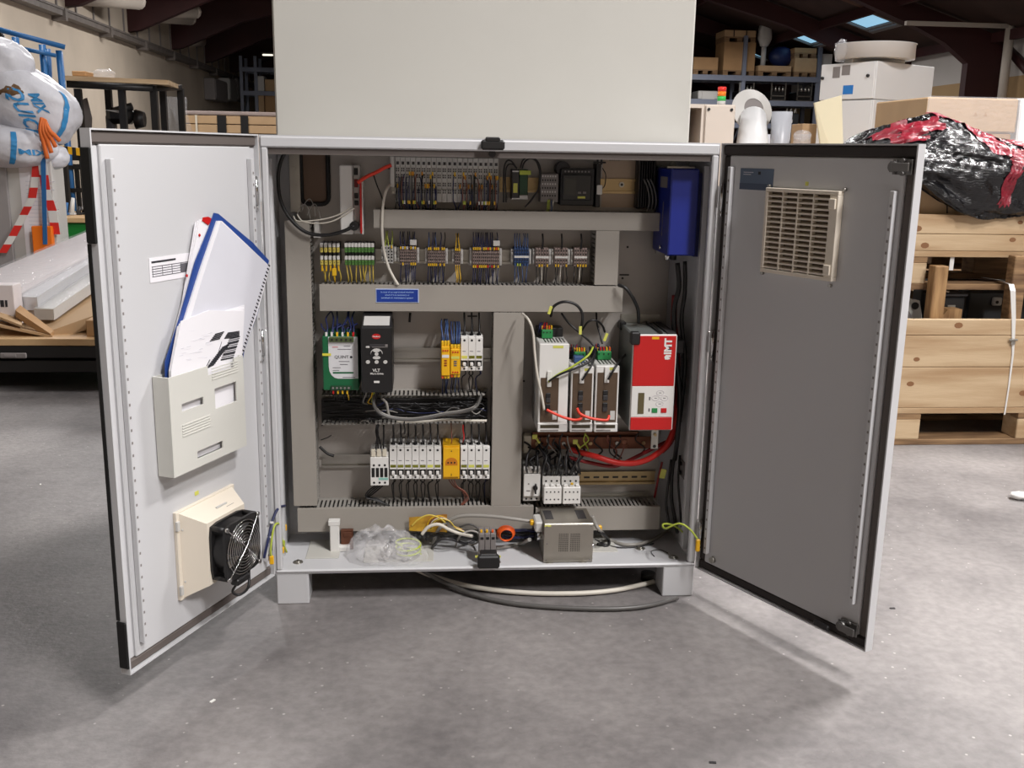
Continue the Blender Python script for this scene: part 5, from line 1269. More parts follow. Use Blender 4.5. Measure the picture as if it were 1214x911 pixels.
cabl('orange_cable', [(648, 486, .062), (656, 490), (668, 495), (680, 498), (688, 497), (690, 493, .062)], .058, .0034, REDO, 'orange patch cable between left and middle servo drive')
cabl('orange_cable', [(684, 484, .062), (688, 491, .058), (700, 496), (712, 498), (720, 498), (722, 493, .062)], .054, .0034, REDO, 'orange patch cable between middle and right servo drive')
for i, (px, py, a) in enumerate(((652, 368, .3), (688, 392, 0), (718, 400, .35))):
    c = at(px, py, .10); M = Matrix.Translation(c) @ Matrix.Rotation(a, 4, 'Y')
    solo('cable_marker', G().box(-.0035, .0035, -.001, .001, -.010, .010, .0005, M=M), YELP, 'yellow cable marker %s' % ['at the top of the arching black cable', 'where the arching black cable ends', 'above the right servo drive'][i], 'marker')

# ---- red and white drive unit
x0, x1, z0, z1 = fb((748.5, 397, 800.5, 511), .045); w_, h_ = x1-x0, z1-z0
t = thing('motor_drive', 'big red and white motor drive with keypad and upright white logo', 'drive', (x0, YP, z0))
GD = mat('drive_grey_steel', (120, 124, 122), .4, .3)
part('housing', G().box(x0+.001, x1-.001, .053, .222, z0+.001, z1-.001, .003), GD, t)
part('back_plate', G().box(x0+.004, x1-.004, .222, YP-.0004, z0-.015, z1+.02, 0), STEEL, t)
part('front_frame', G().box(x0, x1, .0475, .053, z0, z1, .003), WHITE, t)
part('red_panel', G().box(x0+.002, x1-.003, .045, .0474, z0+h_*.47, z1-.003, .001), RED, t)
part('white_panel', G().box(x0+.002, x1-.003, .0455, .0474, z0+h_*.145, z0+h_*.468, .001), WHITE, t)
part('red_panel', G().box(x0+.002, x1-.003, .045, .0474, z0+.002, z0+h_*.143, .001), RED, t)
part('display', G().box(x0+w_*.17, x0+w_*.31, .0447, .0454, z0+h_*.18, z0+h_*.40), mat('lcd_olive', (92, 82, 54), .3), t)
for (a, b, m_) in ((.56, .215, GREENC), (.77, .215, RED)): part('key', G().box(x0+w_*(a-.065), x0+w_*(a+.065), .0442, .0454, z0+h_*(b-.025), z0+h_*(b+.025), .001), m_, t)
KEY = mat('key_outline', (196, 190, 196), .5)
for (a, b) in ((.67, .40), (.57, .345), (.77, .345), (.67, .285)):
    cx, cz = x0+w_*a, z0+h_*b; part('key', G().tube([(cx+.009*math.cos(q*PI/4), .0452, cz+.006*math.sin(q*PI/4)) for q in range(8)], .0005, 4, closed=True, sub=2), KEY, t)
    part('key_print', G().box(cx-.003, cx+.003, .0451, .0454, cz-.0008, cz+.0004), INK, t)
for b in (.34, .22): part('key_print', G().box(x0+w_*.42, x0+w_*.45, .0451, .0454, z0+h_*b-.004, z0+h_*b+.004), INK, t)
part('logo_lettering', text_mesh('IMT', .0235, front_M(x0+w_*.80, .0446, z0+h_*.880, -PI/2), .0011), WHITE, t)
cx, cz = x0+w_*.795, z0+h_*.765
part('logo_emblem', G().prism([(cx+a*1.0, .0444, cz+b) for a, b in ((-.008, .002), (-.004, .0065), (.003, .0060), (.0075, .0065), (.0075, .001), (.002, .0018), (.007, -.003), (.001, -.0045), (-.006, -.0045))], (0, .0004, 0)), WHITE, t)
part('yellow_tag', G().box(x0+w_*.42, x0+w_*.58, .0444, .0449, z1-.011, z1-.005), YEL, t)
part('corner_guard', G().box(x0-.006, x0+.016, .040, .062, z1-.024, z1+.006, .003), BLACK, t)
part('corner_guard', G().box(x0-.004, x0+.012, .19, .221, z1-.015, z1+.006, .003), BLACK, t)
part('heatsink_rail', G().box(x0+w_*.62, x0+w_*.68, .055, .21, z1-.001, z1+.004), BLACK, t); part('heatsink_rail', G().box(x0+w_*.8, x0+w_*.98, .055, .21, z1-.001, z1+.003), DGREY, t)
part('mounting_tab', G().box(x1-.038, x1-.02, .10, .103, z0-.062, z0+.001, .0006), STEEL, t)
part('tab_hole', G().cyl((x1-.029, .0992, z0-.055), (x1-.029, .0999, z0-.055), .0042, 10), BLACK, t)
for zq in (z0-.012, z0-.025): part('tab_screw', G().cyl((x1-.029, .096, zq), (x1-.029, .0999, zq), .004, 8), BRASS, t)
part('side_connector', G().box(x1, x1+.03, .09, .16, z1-.055, z1-.02, .003), DGREY, t)
part('side_connector', G().box(x1, x1+.022, .10, .15, z1-.035, z1-.022, .002), GREYW, t)
cabl('black_cable', [(733, 338, .13), (742, 342, .12), (750, 353, .12), (756, 366, .13), (757, 377, .14), (757, 382, .18)], .12, .0042, BLACK, 'black cable dropping from the middle duct behind the red drive unit')
# ---- copper bus bars and the red power cable
x0, x1, z0, z1 = fb((622, 517, 776, 533), .19)
t = thing('copper_busbar', 'copper bus bars across the lower right, under the drives', 'busbar', (x0, YP, z0))
part('bar', G().box(x0, x1, .186, .191, z0+.002, z1-.002, .0008), COPPER, t); part('bar', G().box(x0+.02, x1-.04, .200, .205, z0+.012, z1+.008, .0008), COPPER, t)
for k in range(5): xx = x0+.03+k*(x1-x0-.06)/4; part('bolt', G().cyl((xx, .180, (z0+z1)/2), (xx, .1859, (z0+z1)/2), .005, 6), STEEL if k % 2 else BRASS, t); part('standoff', G().cyl((xx, .2052, (z0+z1)/2), (xx, YP-.0005, (z0+z1)/2), .006, 8).cyl((xx, .1912, (z0+z1)/2), (xx, .1998, (z0+z1)/2), .006, 8), BLACK, t)
part('insulator', G().box(x0-.004, x0+.016, .181, .21, z0-.006, z1+.004, .002), CREAM, t)
cabl('red_power_cable', [(803, 430, .16), (803, 470, .15), (801, 500, .14), (792, 525, .13), (775, 541, .125), (755, 549, .125), (732, 549, .13), (708, 542, .14), (690, 537, .16), (676, 533, .17)], .14, .0075, REDC, 'thick glossy red power cable curving under the red drive unit', n=10)
cabl('red_power_cable', [(790, 524, .16), (770, 534, .155), (748, 545, .155), (728, 553, .155), (700, 549, .16), (672, 542, .17)], .155, .0050, REDD, 'dark red cable just behind the glossy one under the drives', n=8)
rr = random.Random(8)
for k in range(14):
    a = rr.uniform(628, 760); b = rr.uniform(513, 520)
    cabl('supply_wire', [(a, b, .14), (a+rr.uniform(-4, 6), b+8, .15), (a+rr.uniform(-8, 12), b+18, .16), (a+rr.uniform(-10, 14), b+27, .17)], .15, rr.choice((.0018, .0024)), [BLACK, BLACK, GYW, BRNW, BLACK, GREYC, BLACK][k % 7], '%s loose supply wire below the drives, in the row over the copper bars' % ORD[k], 'wire')
for i, (px, py) in enumerate(((634, 518), (682, 524), (740, 524))):
    c = at(px, py, .135); solo('cable_lug', G().box(c.x-.006, c.x+.006, .132, .136, c.z-.006, c.z+.006, .001).cyl((c.x+.004, .134, c.z-.004), (c.x+.012, .134, c.z-.016), .003, 6), [YELP, YELP, COPPER][i], ['yellow cable marker at the left end of the copper bars', 'yellow cable marker under the middle servo drive', 'copper cable lug below the red drive unit'][i], 'marker')
# ---- motor breaker and contactors
x0, x1, z0, z1 = fb((620.5, 554, 641, 595.5), .145); w_, h_ = x1-x0, z1-z0
t = thing('motor_breaker', 'white motor breaker with a black rotary switch, lower right', 'breaker', (x0, YP, z0))
part('housing', G().box(x0, x1, .152, Y1, z0, z1, .0015), GREYW, t); part('front', G().box(x0+.001, x1-.001, .145, .152, z0+h_*.16, z1-h_*.2, .001), WHITE, t)
part('terminal_cover', G().box(x0, x1, .147, .152, z1-h_*.18, z1, .001), WHITE, t)
for k in range(3):
    for f in (.92, .07): part('screw', G().cyl((x0+w_*(.2+k*.3), .1455 if f > .5 else .1512, z0+h_*f), (x0+w_*(.2+k*.3), .1469 if f > .5 else .1519, z0+h_*f), .0026, 8), BLACK, t)
    part('clamp', G().box(x0+w_*(.1+k*.3), x0+w_*(.3+k*.3), .15, .165, z1, z1+.012, .001), BLACK, t)
part('rotary_switch', G().cyl((x0+w_*.68, .137, z0+h_*.42), (x0+w_*.68, .1449, z0+h_*.42), .006, 12).box(x0+w_*.68-.0022, x0+w_*.68+.0022, .130, .137, z0+h_*.42-.013, z0+h_*.42+.013, .001), BLACK, t)
part('test_button', G().cyl((x0+w_*.3, .1443, z0+h_*.52), (x0+w_*.3, .1449, z0+h_*.52), .0022, 8), GREY, t); part('print_mark', G().box(x0+w_*.18, x0+w_*.4, .1444, .1449, z0+h_*.31, z0+h_*.34), GREY, t)
for i in range(2):
    a = 643+i*22.5
    x0, x1, z0, z1 = fb((a, 565, a+21.5, 576), .152); xf0, xf1, zf0, zf1 = fb((a+1.5, 578, a+23, 598), .125)
    t = thing('small_contactor', ['left', 'right'][i]+' of two white contactors with stepped fronts, lower right', 'contactor', (x0, YP, zf0))
    part('housing', G().box(x0+.0005, x1-.0005, .152, Y1, z0-.03, z1, .001), WHITE, t)
    part('auxiliary_block', G().box(xf0+.0005, xf1-.0005, .125, .1515, zf0, zf1, .0015), WHITE, t)
    w_ = x1-x0
    for k in range(3):
        part('screw', G().cyl((x0+w_*(.2+k*.3), .1512, (z0+z1)/2), (x0+w_*(.2+k*.3), .1519, (z0+z1)/2), .0026, 8), BLACK, t)
        part('wire', G().tube([(x0+w_*(.2+k*.3), .16, z1), (x0+w_*(.2+k*.3)+.004, .15, z1+.012), (x0+w_*(.2+k*.3)-.004, .165, z1+.026), (x0+w_*(.2+k*.3), .19, z1+.04)], .0032, 6, sub=3), BLACK, t)
    for k in range(4):
        for f in (.72, .28): part('screw', G().cyl((xf0+(xf1-xf0)*(.16+k*.22), .1243, zf0+(zf1-zf0)*f), (xf0+(xf1-xf0)*(.16+k*.22), .1249, zf0+(zf1-zf0)*f), .0020, 8), DGREY, t)
    for k in range(3): part('clamp', G().box(xf0+(xf1-xf0)*(.05+k*.33), xf0+(xf1-xf0)*(.25+k*.33), .127, .14, zf1, zf1+.006, .001), WHITE, t)
part('yellow_ferrule', G().box(xf0+.02, xf0+.026, .126, .132, zf1+.0062, zf1+.010), YWB, t)
rq = random.Random(31)
for k in range(12):
    a = 626+k*5.6; b = rq.uniform(536, 548)
    cabl('feed_cable', [(a, 562, .155), (a+rq.uniform(-3, 3), 554, .135), (a+rq.uniform(-5, 6), b+4, .145), (a+rq.uniform(-8, 8), b-6, .165), (a+rq.uniform(-6, 6), b-12, .178)], .15, rq.choice((.0026, .0034)), BLACK if k % 4 else DGREY, '%s black feed cable from the left above the motor breaker and contactors' % ORD[k])
# yellow tag and dark harness on the right
c = at(786, 562, .12); M = Matrix.Translation(c) @ Matrix.Rotation(.2, 4, 'Y')
solo('cable_marker', G().box(-.007, .007, -.001, .001, -.012, .012, .0005, M=M), YELP, 'large pale yellow tag hanging right of the yellowish rail', 'marker')
for i, pp in enumerate((((800, 540, .16), (797, 560, .15), (796, 590, .14), (800, 615, .13), (803, 632, .10)), ((796, 545, .17), (792, 575, .16), (790, 600, .15), (794, 625, .12)), ((806, 540, .15), (804, 570, .13), (806, 600, .12), (808, 625, .09)), ((785, 548, .18), (780, 570, .18), (776, 590, .19)))):
    cabl('harness_cable', pp, .14, [.0045, .0035, .0028, .003][i], [BLACK, DGREY, BLACK, REDD][i], ['thickest black cable of the harness down the right inner wall', 'dark grey cable left in the harness down the right inner wall', 'thin black cable nearest the right inner wall', 'short dark red cable right of the yellowish rail'][i])
g = G()
x = .4965
c = at(806, 555, .15); t = thing('wall_bracket', 'dark bracket with two bolts on the right inner wall', 'bracket', (x, .15, c.z))
part('plate', G().box(x-.002, x, .12, .18, c.z-.022, c.z+.022, .0005), GREY, t)
for q in (-.012, .012): part('bolt', G().cyl((x-.008, .15, c.z+q), (x-.002, .15, c.z+q), .005, 6), BLACK, t)
# ================================================================ on the cabinet floor
ZF = ZB+T
def fl(x, y): return atz(x, y, ZF)
# steel filter box
x0, x1, z0, z1 = F(645, 621, 703, 663, .03); z0 = ZF
t = thing('mains_filter', 'steel mains filter box with a perforated front on the cabinet floor', 'filter', (x0, .03, ZF)); w_, h_ = x1-x0, z1-z0
part('housing', G().box(x0, x1, .03, .135, z0+.002, z1, .0015), STEELM, t)
part('front_plate', G().box(x0, x1, .0285, .0299, z0+.002, z1-.002, .0005), STEELM, t)
g = G()
for r_ in range(13):
    for c_ in range(13):
        if c_ == 6: continue
        cx, cz = x0+w_*(.30)+c_*w_*.034, z0+h_*.30+r_*h_*.036; g.box(cx, cx+.0020, .0279, .0284, cz, cz+.0016)
part('perforation', g, BLACK, t, kind='stuff')
for (a, b) in ((.03, .08), (.93, .08), (.03, .93), (.93, .93), (.04, .5)): part('rivet', G().cyl((x0+w_*a+.002, .0275, z0+h_*b), (x0+w_*a+.002, .0284, z0+h_*b), .002, 8), GREY, t)
for f in (.12, .8): part('foot_bolt', G().cyl((x0+w_*f, .0145, ZF), (x0+w_*f, .0145, ZF+.006), .006, 6).box(x0+w_*f-.009, x0+w_*f+.009, .005, .028, ZF, ZF+.0015), STEEL, t)
for (a, b) in ((.05, .22), (.72, .9)): part('vent_print', G().box(x0+w_*a, x0+w_*b, .06, .12, z1, z1+.0005), DGREY, t)
part('warning_tag', G().box(x0, x0+.016, .0280, .0284, z1-.007, z1-.003), YELP, t)
part('side_boss', G().cyl((x0-.012, .08, z0+h_*.5), (x0, .08, z0+h_*.5), .012, 12), CHROME, t); part('side_boss', G().cyl((x1, .05, z0+h_*.35), (x1+.006, .05, z0+h_*.35), .006, 10), CHROME, t)
part('side_terminal', G().box(x0-.020, x0-.0005, .05, .11, z1-.03, z1-.004, .003), GREYW, t)
part('yellow_gland', G().box(x0-.030, x0-.0205, .07, .085, z1-.02, z1-.008, .002), YEL, t)
# terminal clips in the middle
x0, x1, z0, z1 = F(568, 633, 588, 657, .03)
for k in range(3):
    xa = x0+k*(x1-x0)/3
    t = thing('grey_terminal', '%s of three grey terminals standing at the middle of the cabinet floor' % ['left', 'middle', 'right'][k], 'terminal', (xa, .03, ZF))
    part('body', G().box(xa+.0004, xa+(x1-x0)/3-.0004, .03, .075, ZF+.010, z1, .001), GREY, t); part('foot', G().box(xa+.001, xa+(x1-x0)/3-.001, .022, .075, ZF, ZF+.0098, .001), BLACK, t)
    part('clamp_hole', G().box(xa+.003, xa+(x1-x0)/3-.003, .0293, .03, z1-.015, z1-.009), BLACK, t)
    part('ferrule', G().box(xa+.003, xa+.008, .035, .042, z1, z1+.007, .001), [YEL, YEL, ORANGE][k], t)
# white bracket and copper bar left of bag
p = fl(396, 655)
x0, x1, z0, z1 = F(391, 620, 402, 655, p.y)
t = thing('white_bracket', 'small white plastic bracket standing on the cabinet floor left of the bag', 'bracket', (x0, p.y, ZF))
part('upright', G().box(x0, x1, p.y, p.y+.02, ZF, z1, .002), WHITE, t); part('base', G().box(x1-.002, x1+.025, p.y, p.y+.02, ZF, ZF+.014, .002), WHITE, t); part('cap', G().box(x0-.003, x1+.002, p.y-.001, p.y+.021, z1-.008, z1+.004, .001), WHITE, t)
p2 = at(412, 632, .14)
solo('copper_block', G().box(p2.x-.016, p2.x+.014, .135, .145, ZF, p2.z+.010, .001).box(p2.x-.010, p2.x+.010, .132, .135, p2.z-.008, p2.z+.004, .001), COPPER, 'small copper block behind the white bracket, left of the bag', 'copper block')
# clear bag with small parts
bm_c = fl(458, 655); rb = random.Random(2)
def bagf(u, v):
    a = 2*PI*u; ph = PI/2*v
    r1, r2 = .088, .065
    k = 1+.14*mnoise.noise(Vector((math.cos(a)*2, math.sin(a)*2, v*3)))
    x = bm_c.x-.006+math.cos(a)*math.cos(ph)**.6*r1*k; y = .085+math.sin(a)*math.cos(ph)**.6*r2*k
    z = ZF+.001+math.sin(ph)*.066*(1+.28*mnoise.noise(Vector((x*40, y*40, 1)))+.2*mnoise.noise(Vector((x*110, y*110, v*5))))
    return (x, y, z)
t = thing('plastic_bag', 'crumpled clear plastic bag of small parts on the cabinet floor', 'bag', (bm_c.x, .08, ZF))
part('film', G().grid(bagf, 60, 20), CLEAR2, t)
def bagf2(u, v):
    a = 2*PI*u; x = bm_c.x+.02+math.cos(a)*.085*(.55+.45*v)*(1+.2*mnoise.noise(Vector((a*2, 0, 7)))); y = .075+math.sin(a)*.058*(.55+.45*v)
    return (x, y, ZF+.05*(1-v)**.6+.008*mnoise.noise(Vector((x*60, y*60, 3)))+.003)
part('film', G().grid(bagf2, 60, 12), CLEAR2, t)
for k in range(10):
    a = rb.uniform(0, 6.28); r_ = rb.random()*.05
    c = Vector((bm_c.x+r_*math.cos(a), .08+r_*.7*math.sin(a), ZF+.008+rb.random()*.018))
    if k % 2: part('bagged_part', G().box(-.012, .012, -.008, .008, -.004, .004, .001, M=Matrix.Translation(c) @ Matrix.Rotation(rb.random()*3, 4, 'Z') @ Matrix.Rotation(rb.random(), 4, 'X')), [GREYW, GREYC, WHITE, DGREY][k % 4], t)
    else: part('bagged_part', G().cyl(c, c+Vector((rb.uniform(-.01, .01), rb.uniform(-.01, .01), .014)), .006, 10), [CHROME, STEEL, GREYW][k % 3], t)
part('cable_coil', G().tube([(bm_c.x+.055+.030*math.cos(q*.8), .075+.032*math.sin(q*.8), ZF+.010+.0016*q) for q in range(22)], .0024, 6, sub=3), GYW, t)
# loose cables on the floor of the cabinet
def floorc(name, pts, r, m, lab, zoff=None):
    P_ = []
    for p in pts:
        if len(p) == 3: P_.append(at(*p))
        else:
            q = atz(p[0], p[1], ZF+r+.0005); P_.append(q)
    return solo(name, G().tube(P_, r, 8), m, lab, 'cable')
floorc('grey_cable', [(513, 645), (520, 628, .12), (532, 618, .12), (548, 612, .11), (575, 612, .10), (605, 615, .09), (632, 619, .09), (638, 622, .09)], .0045, GREYC, 'thick light grey cable arching from the bag to the steel filter box')
floorc('white_cable', [(500, 634, .1), (508, 625, .1), (520, 622, .1), (532, 628, .1), (545, 633, .1), (560, 636, .08)], .0042, WHITEC, 'white cable curling up right of the plastic bag')
floorc('black_cable', [(505, 640, .12), (518, 634, .12), (530, 638, .11), (548, 636, .11), (566, 640, .09)], .0045, BLACK, 'black cable lying right of the plastic bag, front one')
floorc('black_cable', [(512, 650), (522, 640, .1), (536, 640, .1), (552, 645), (562, 642)], .0038, DGREY, 'dark grey cable in the tangle right of the plastic bag')
floorc('grey_cable', [(540, 648), (545, 636, .1), (556, 630, .1), (566, 632, .1), (570, 640, .1), (560, 646), (548, 644)], .0028, GREYC, 'thin grey cable coiled beside the three grey terminals')
floorc('grey_cable', [(545, 625, .14), (556, 622, .13), (566, 626, .13), (572, 634, .12)], .0025, GREYCD, 'thin dark grey cable arching behind the tangle')
for k in range(5):
    c = at(600, 634, .10)
    solo('orange_wire_coil', G().tube([(c.x+(.016+.0015*k)*math.cos(q*PI/6), .10+.004*k-.008, c.z+.001+(.015+.001*k)*math.sin(q*PI/6)) for q in range(12)], .0017, 6, closed=True, sub=2), ORANGE, '%s turn of the orange wire coil right of the grey terminals, from the front' % ORD[k], 'wire coil')
for k in range(4):
    z_ = (617+3.5*k)
    floorc('blue_cable', [(594+k, 628+k*4, .12), (606, 630+k*4, .115), (620, 629+k*4, .11), (634, 630+k*3, .11)], .0036, [BLUEW, BLACK, BLUEW, BLACK][k], '%s cable of the blue and black bundle entering the filter box, from the top' % ORD[k])
floorc('silver_braid', [(588, 650), (602, 648), (616, 645), (628, 640, .07)], .005, GREYC, 'pale braided cable lying left of the steel filter box')
x0, x1, z0, z1 = F(485, 612, 530, 628, .135)
t = thing('yellow_document', 'yellow-orange crumpled card behind the white cable', 'card', (x0, .135, z0))
part('card', G().grid(lambda u, v: (x0+(x1-x0)*u, .128+.006*mnoise.noise(Vector((u*4, v*3, 2))), z0+(z1-z0)*v+.012*u*(v-.5)), 10, 5), mat('yellow_card', (206, 166, 40), .6, c2=(150, 96, 36), scale=30), t)
for k in range(4):
    P_ = [at(p[0]+k*1.5, p[1]+k*1.2, .120-.003*k) for p in ((506, 625), (510, 616), (519, 612), (529, 615), (536, 623), (548, 628))]
    part('strap', G().tube(P_, .0015, 5), [YWB, BRNW, CREAM, YW][k], t)
P_ = [at(*p, .10) for p in ((488, 624), (496, 616), (508, 611), (520, 614), (528, 620))]
part('strap', G().tube(P_, .002, 5), YW, t)
# right of the filter box
floorc('grey_cable', [(702, 612, .1), (706, 622, .1), (712, 630, .1), (722, 640), (740, 646), (760, 645), (778, 638), (792, 628), (802, 618, .14)], .0048, GREYC, 'thick grey cable from the filter box across the cabinet floor to the right')
floorc('black_cable', [(709, 630, .1), (716, 634, .1), (722, 641), (720, 647), (708, 646)], .0040, BLACK, 'short black cable right of the steel filter box')
c = at(711, 626, .1); solo('yellow_clip', G().box(c.x-.005, c.x+.005, .095, .105, c.z-.006, c.z+.006, .002), YEL, 'yellow clip on the cables right of the filter box', 'clip')
floorc('black_wire', [(776, 660), (772, 654), (782, 652), (792, 656)], .001, DGREY, 'thin dark wire lying on the floor plate at right')
floorc('grey_cable', [(706, 640, .1), (716, 645), (730, 649), (750, 649), (775, 645)], .002, DGREY, 'thin dark cable beside the thick grey one on the floor plate')
# yellow-green earth straps
def earth(pts, lab, n=3):
    P_ = [at(*p) for p in pts]; t = thing('earth_strap', lab, 'earth strap', P_[0])
    part('wire', G().tube(P_, .0024, 6), GYW, t)
    return t, P_
t, P_ = earth([(812, 650, .10), (815, 640, .08), (806, 628, .06), (795, 622, .05), (786, 622, .04), (789, 627, .0), (805, 621, -.02), (818, 628, -.035), (828, 641, -.04)], 'yellow-green earth strap looping from the cabinet to the right door')
e = P_[-1]; part('lug', G().box(e.x-.006, e.x+.004, e.y-.004, e.y+.004, e.z-.028, e.z+.003, .002), YEL, t)
t, P_ = earth([(340, 655, .06), (334, 640, .04), (331, 622, .0), (325, 625, -.03), (321, 650, -.045), (322, 662, -.045)], 'yellow-green earth strap looping from the cabinet to the left door')
e = P_[-1]; part('lug', G().box(e.x-.005, e.x+.005, e.y-.004, e.y+.004, e.z-.015, e.z+.006, .002), YEL, t)
P_ = [at(*p) for p in ((338, 600, .05), (330, 603, .0), (324, 615, -.02), (318, 640, -.05), (313, 662, -.06))]
solo('fan_cable', G().tube(P_, .0032, 6), BLUEW, 'dark blue fan cable running from the cabinet to the left door', 'cable')
for i, (a, b) in enumerate(((322, 620), (319, 637))): c = at(a, b, -.03-.015*i); solo('cable_tie', G().cyl((c.x, c.y, c.z-.002), (c.x, c.y, c.z+.002), .0045, 8), WHITE, ['upper', 'lower'][i]+' small white tie on the blue fan cable', 'cable tie')
x0 = -.4965; c = at(341, 640, .08)
t = thing('earth_terminal', 'yellow and green earth terminal cluster at the lower left inner wall', 'terminal', (x0, .08, c.z-.03))
part('plate', G().box(x0, x0+.002, .03, .12, c.z-.035, c.z+.03), STEEL, t)
for k in range(4): part('lug', G().box(x0+.002, x0+.012, .04+k*.018, .05+k*.018, c.z-.02+.012*k, c.z-.005+.012*k, .002), [YEL, GYW, WHITE, YEL][k], t)
# cables under the cabinet
def under(pts, r, m, lab):
    P_ = [atz(p[0], p[1], p[2]) for p in pts]; return solo('floor_cable', G().tube(P_, r, 8), m, lab, 'cable')
under([(490, 674, .05), (515, 684, .02), (560, 696, .012), (620, 703, .008), (680, 704, .008), (730, 700, .008), (775, 690, .008)], .0062, WHITEC, 'upper pale grey cable curving on the floor under the cabinet')
under([(500, 676, .05), (525, 690, .02), (565, 706, .01), (610, 716, .008), (670, 721, .008), (730, 722, .008), (770, 718, .008), (803, 709, .008)], .0055, GREYCD, 'lower dark grey cable curving on the floor under the cabinet')
p = atz(768, 688, 0)
solo('rubber_puck', G().cyl((p.x, p.y, 0), (p.x, p.y, .02), .018, 16), RUBBER, 'small dark rubber foot on the floor beside the right cabinet foot', 'rubber foot')
# ================================================================ right: pallet crates
def pallet(x0, y0, z0, label, L=1.2, W=.8):
    t = thing('pallet', label, 'pallet', (x0+L/2, y0+W/2, z0))
    for yy in (0, W/2-.05, W-.1): part('bottom_board', G().box(x0, x0+L, y0+yy, y0+yy+.1, z0, z0+.022, .002), WOODD, t)
    for i in range(3):
        for j in range(3): part('block', G().box(x0+i*(L-.145)/2, x0+i*(L-.145)/2+.145, y0+j*(W-.1)/2, y0+j*(W-.1)/2+.1, z0+.022, z0+.1, .003), WOODD if j else WOOD, t)
    for i in range(3): part('stringer_board', G().box(x0+i*(L-.145)/2, x0+i*(L-.145)/2+.145, y0, y0+W, z0+.1, z0+.122, .002), WOODD, t)
    for j in range(5): part('deck_board', G().box(x0, x0+L, y0+j*(W-.12)/4, y0+j*(W-.12)/4+.12, z0+.122, z0+.144, .002), WOOD, t)
    return t
rk = random.Random(21)
def collar(x0, y0, zs, label, L=1.2, W=.8):
    t = thing('pallet_collar', label, 'crate', (x0+L/2, y0+W/2, zs[0]))
    for a, b in zip(zs[:-1], zs[1:]):
        for (c, d, e, f) in ((x0, x0+L, y0, y0+.02), (x0, x0+L, y0+W-.02, y0+W), (x0, x0+.02, y0+.02, y0+W-.02), (x0+L-.02, x0+L, y0+.02, y0+W-.02)):
            o = part('board', G().box(c, d, e, f, a+.0008, b-.0008, .0025), WOOD, t)
        for k in range(3):
            kx, kz = x0+L*(.06+.4*k+rk.random()*.2)*.8, a+(b-a)*rk.uniform(.25, .75)
            part('knot', G().cyl((kx, y0-.0006, kz), (kx, y0+.0005, kz), rk.uniform(.006, .012), 9, M=Matrix.Translation((kx, 0, kz)) @ Matrix.Diagonal((1.5, 1, 1, 1)) @ Matrix.Translation((-kx, 0, -kz))), KNOT, t)
    for cx in (x0-.001, x0+L-.029): part('corner_hinge', G().box(cx, cx+.03, y0-.0015, y0-.0002, zs[0]+.03, zs[-1]-.03), STEEL, t)
    return t
CX, CY = 1.555, 1.262
pallet(CX, CY, 0, 'lower wooden pallet standing on the floor at right under the open crate')
zl = [at(1140, y, CY).z for y in (490.5, 435.6, 398, 378.6)]; zl[0] = .144
collar(CX, CY, zl, 'lower wooden crate collar at right with knots and a white strap')
UY = CY+.10; ZU = .575
pallet(CX+.01, UY, ZU, 'upper pallet at right carrying the foil-wrapped load, over the machine parts')
zu = [ZU+.144, at(1140, 278, UY).z, at(1140, 254.5, UY).z]
collar(CX+.01, UY, zu, 'upper low wooden crate collar at right under the black and red foil bundle')
for i, (px, top) in enumerate(((1108, 315), (1200, 303))):
    p = at(px, 370, CY+.045); zt_ = at(px, top, CY+.045).z
    solo('wooden_post', G().box(p.x-.026, p.x+.026, CY+.025, CY+.075, .1445, zt_, .003), WOODV if i == 0 else WOODD, ['brown wooden post in the lower crate, left of the dark machine', 'grey weathered wooden post in the lower crate, right of the white strap'][i], 'post')
for i, (a, b) in enumerate(((CX+.06, UY+.06), (CX+1.1, UY+.06), (CX+.06, UY+.6), (CX+1.1, UY+.6))):
    solo('support_post', G().box(a, a+.06, b, b+.06, .1445, ZU-.0005, .003), WOODV, '%s squared timber prop under the upper pallet, %s' % (['left', 'right', 'left', 'right'][i], ['front pair', 'front pair', 'rear pair', 'rear pair'][i]), 'post')
# machine parts inside lower crate
p0, p1 = at(1070, 400, 1.42), at(1094, 345, 1.42)
t = thing('pump_housing', 'pale grey motor flange with a black bolt hole, left end of the crate', 'motor', (p0.x, 1.45, .1445))
cx, cz = p0.x-.03, at(1075, 378, 1.42).z
part('flange', G().prism([(cx+.10*math.cos(a)*k, 1.42, cz+.085*math.sin(a)*k) for a, k in [(PI*q/8, 1.0 if q % 4 != 2 else 1.16) for q in range(16)]], (0, .03, 0)), mat('pale_machine', (188, 186, 180), .4), t)
part('motor_body', G().cyl((cx, 1.45, cz), (cx, 1.80, cz), .080, 20), MOTOR, t); part('shaft_ring', G().cyl((cx, 1.405, cz-.01), (cx, 1.42, cz-.01), .055, 20), GREY, t)
part('bolt_hole', G().cyl((cx+.065, 1.414, cz+.05), (cx+.065, 1.4195, cz+.05), .014, 12), BLACK, t); part('stand', G().box(cx-.06, cx+.06, 1.5, 1.75, .1445, cz-.075), WOODV, t)
x0, x1, z0, z1 = F(1145, 345, 1224, 400, 1.50)
t = thing('gearbox', 'large dark grey machine with an oval lid in the lower crate', 'machine', (x0, 1.5, .1445))
part('body', G().box(x0, x1+.4, 1.50, 1.95, .1445, z1, .01), MOTOR, t)
xm = (x0+x1)/2
part('lid', G().prism([(x0+.02+.20+.20*math.cos(a), 1.70+.17*math.sin(a), z1+.0005) for a in [2*PI*q/24 for q in range(24)]], (0, 0, .012)), GREY, t)
part('lid_label', G().prism([(x0+.02+.20+.15*math.cos(a), 1.70+.11*math.sin(a), z1+.0127) for a in [2*PI*q/20 for q in range(20)]], (0, 0, .001)), mat('faded_pink_label', (150, 110, 110), .5), t)
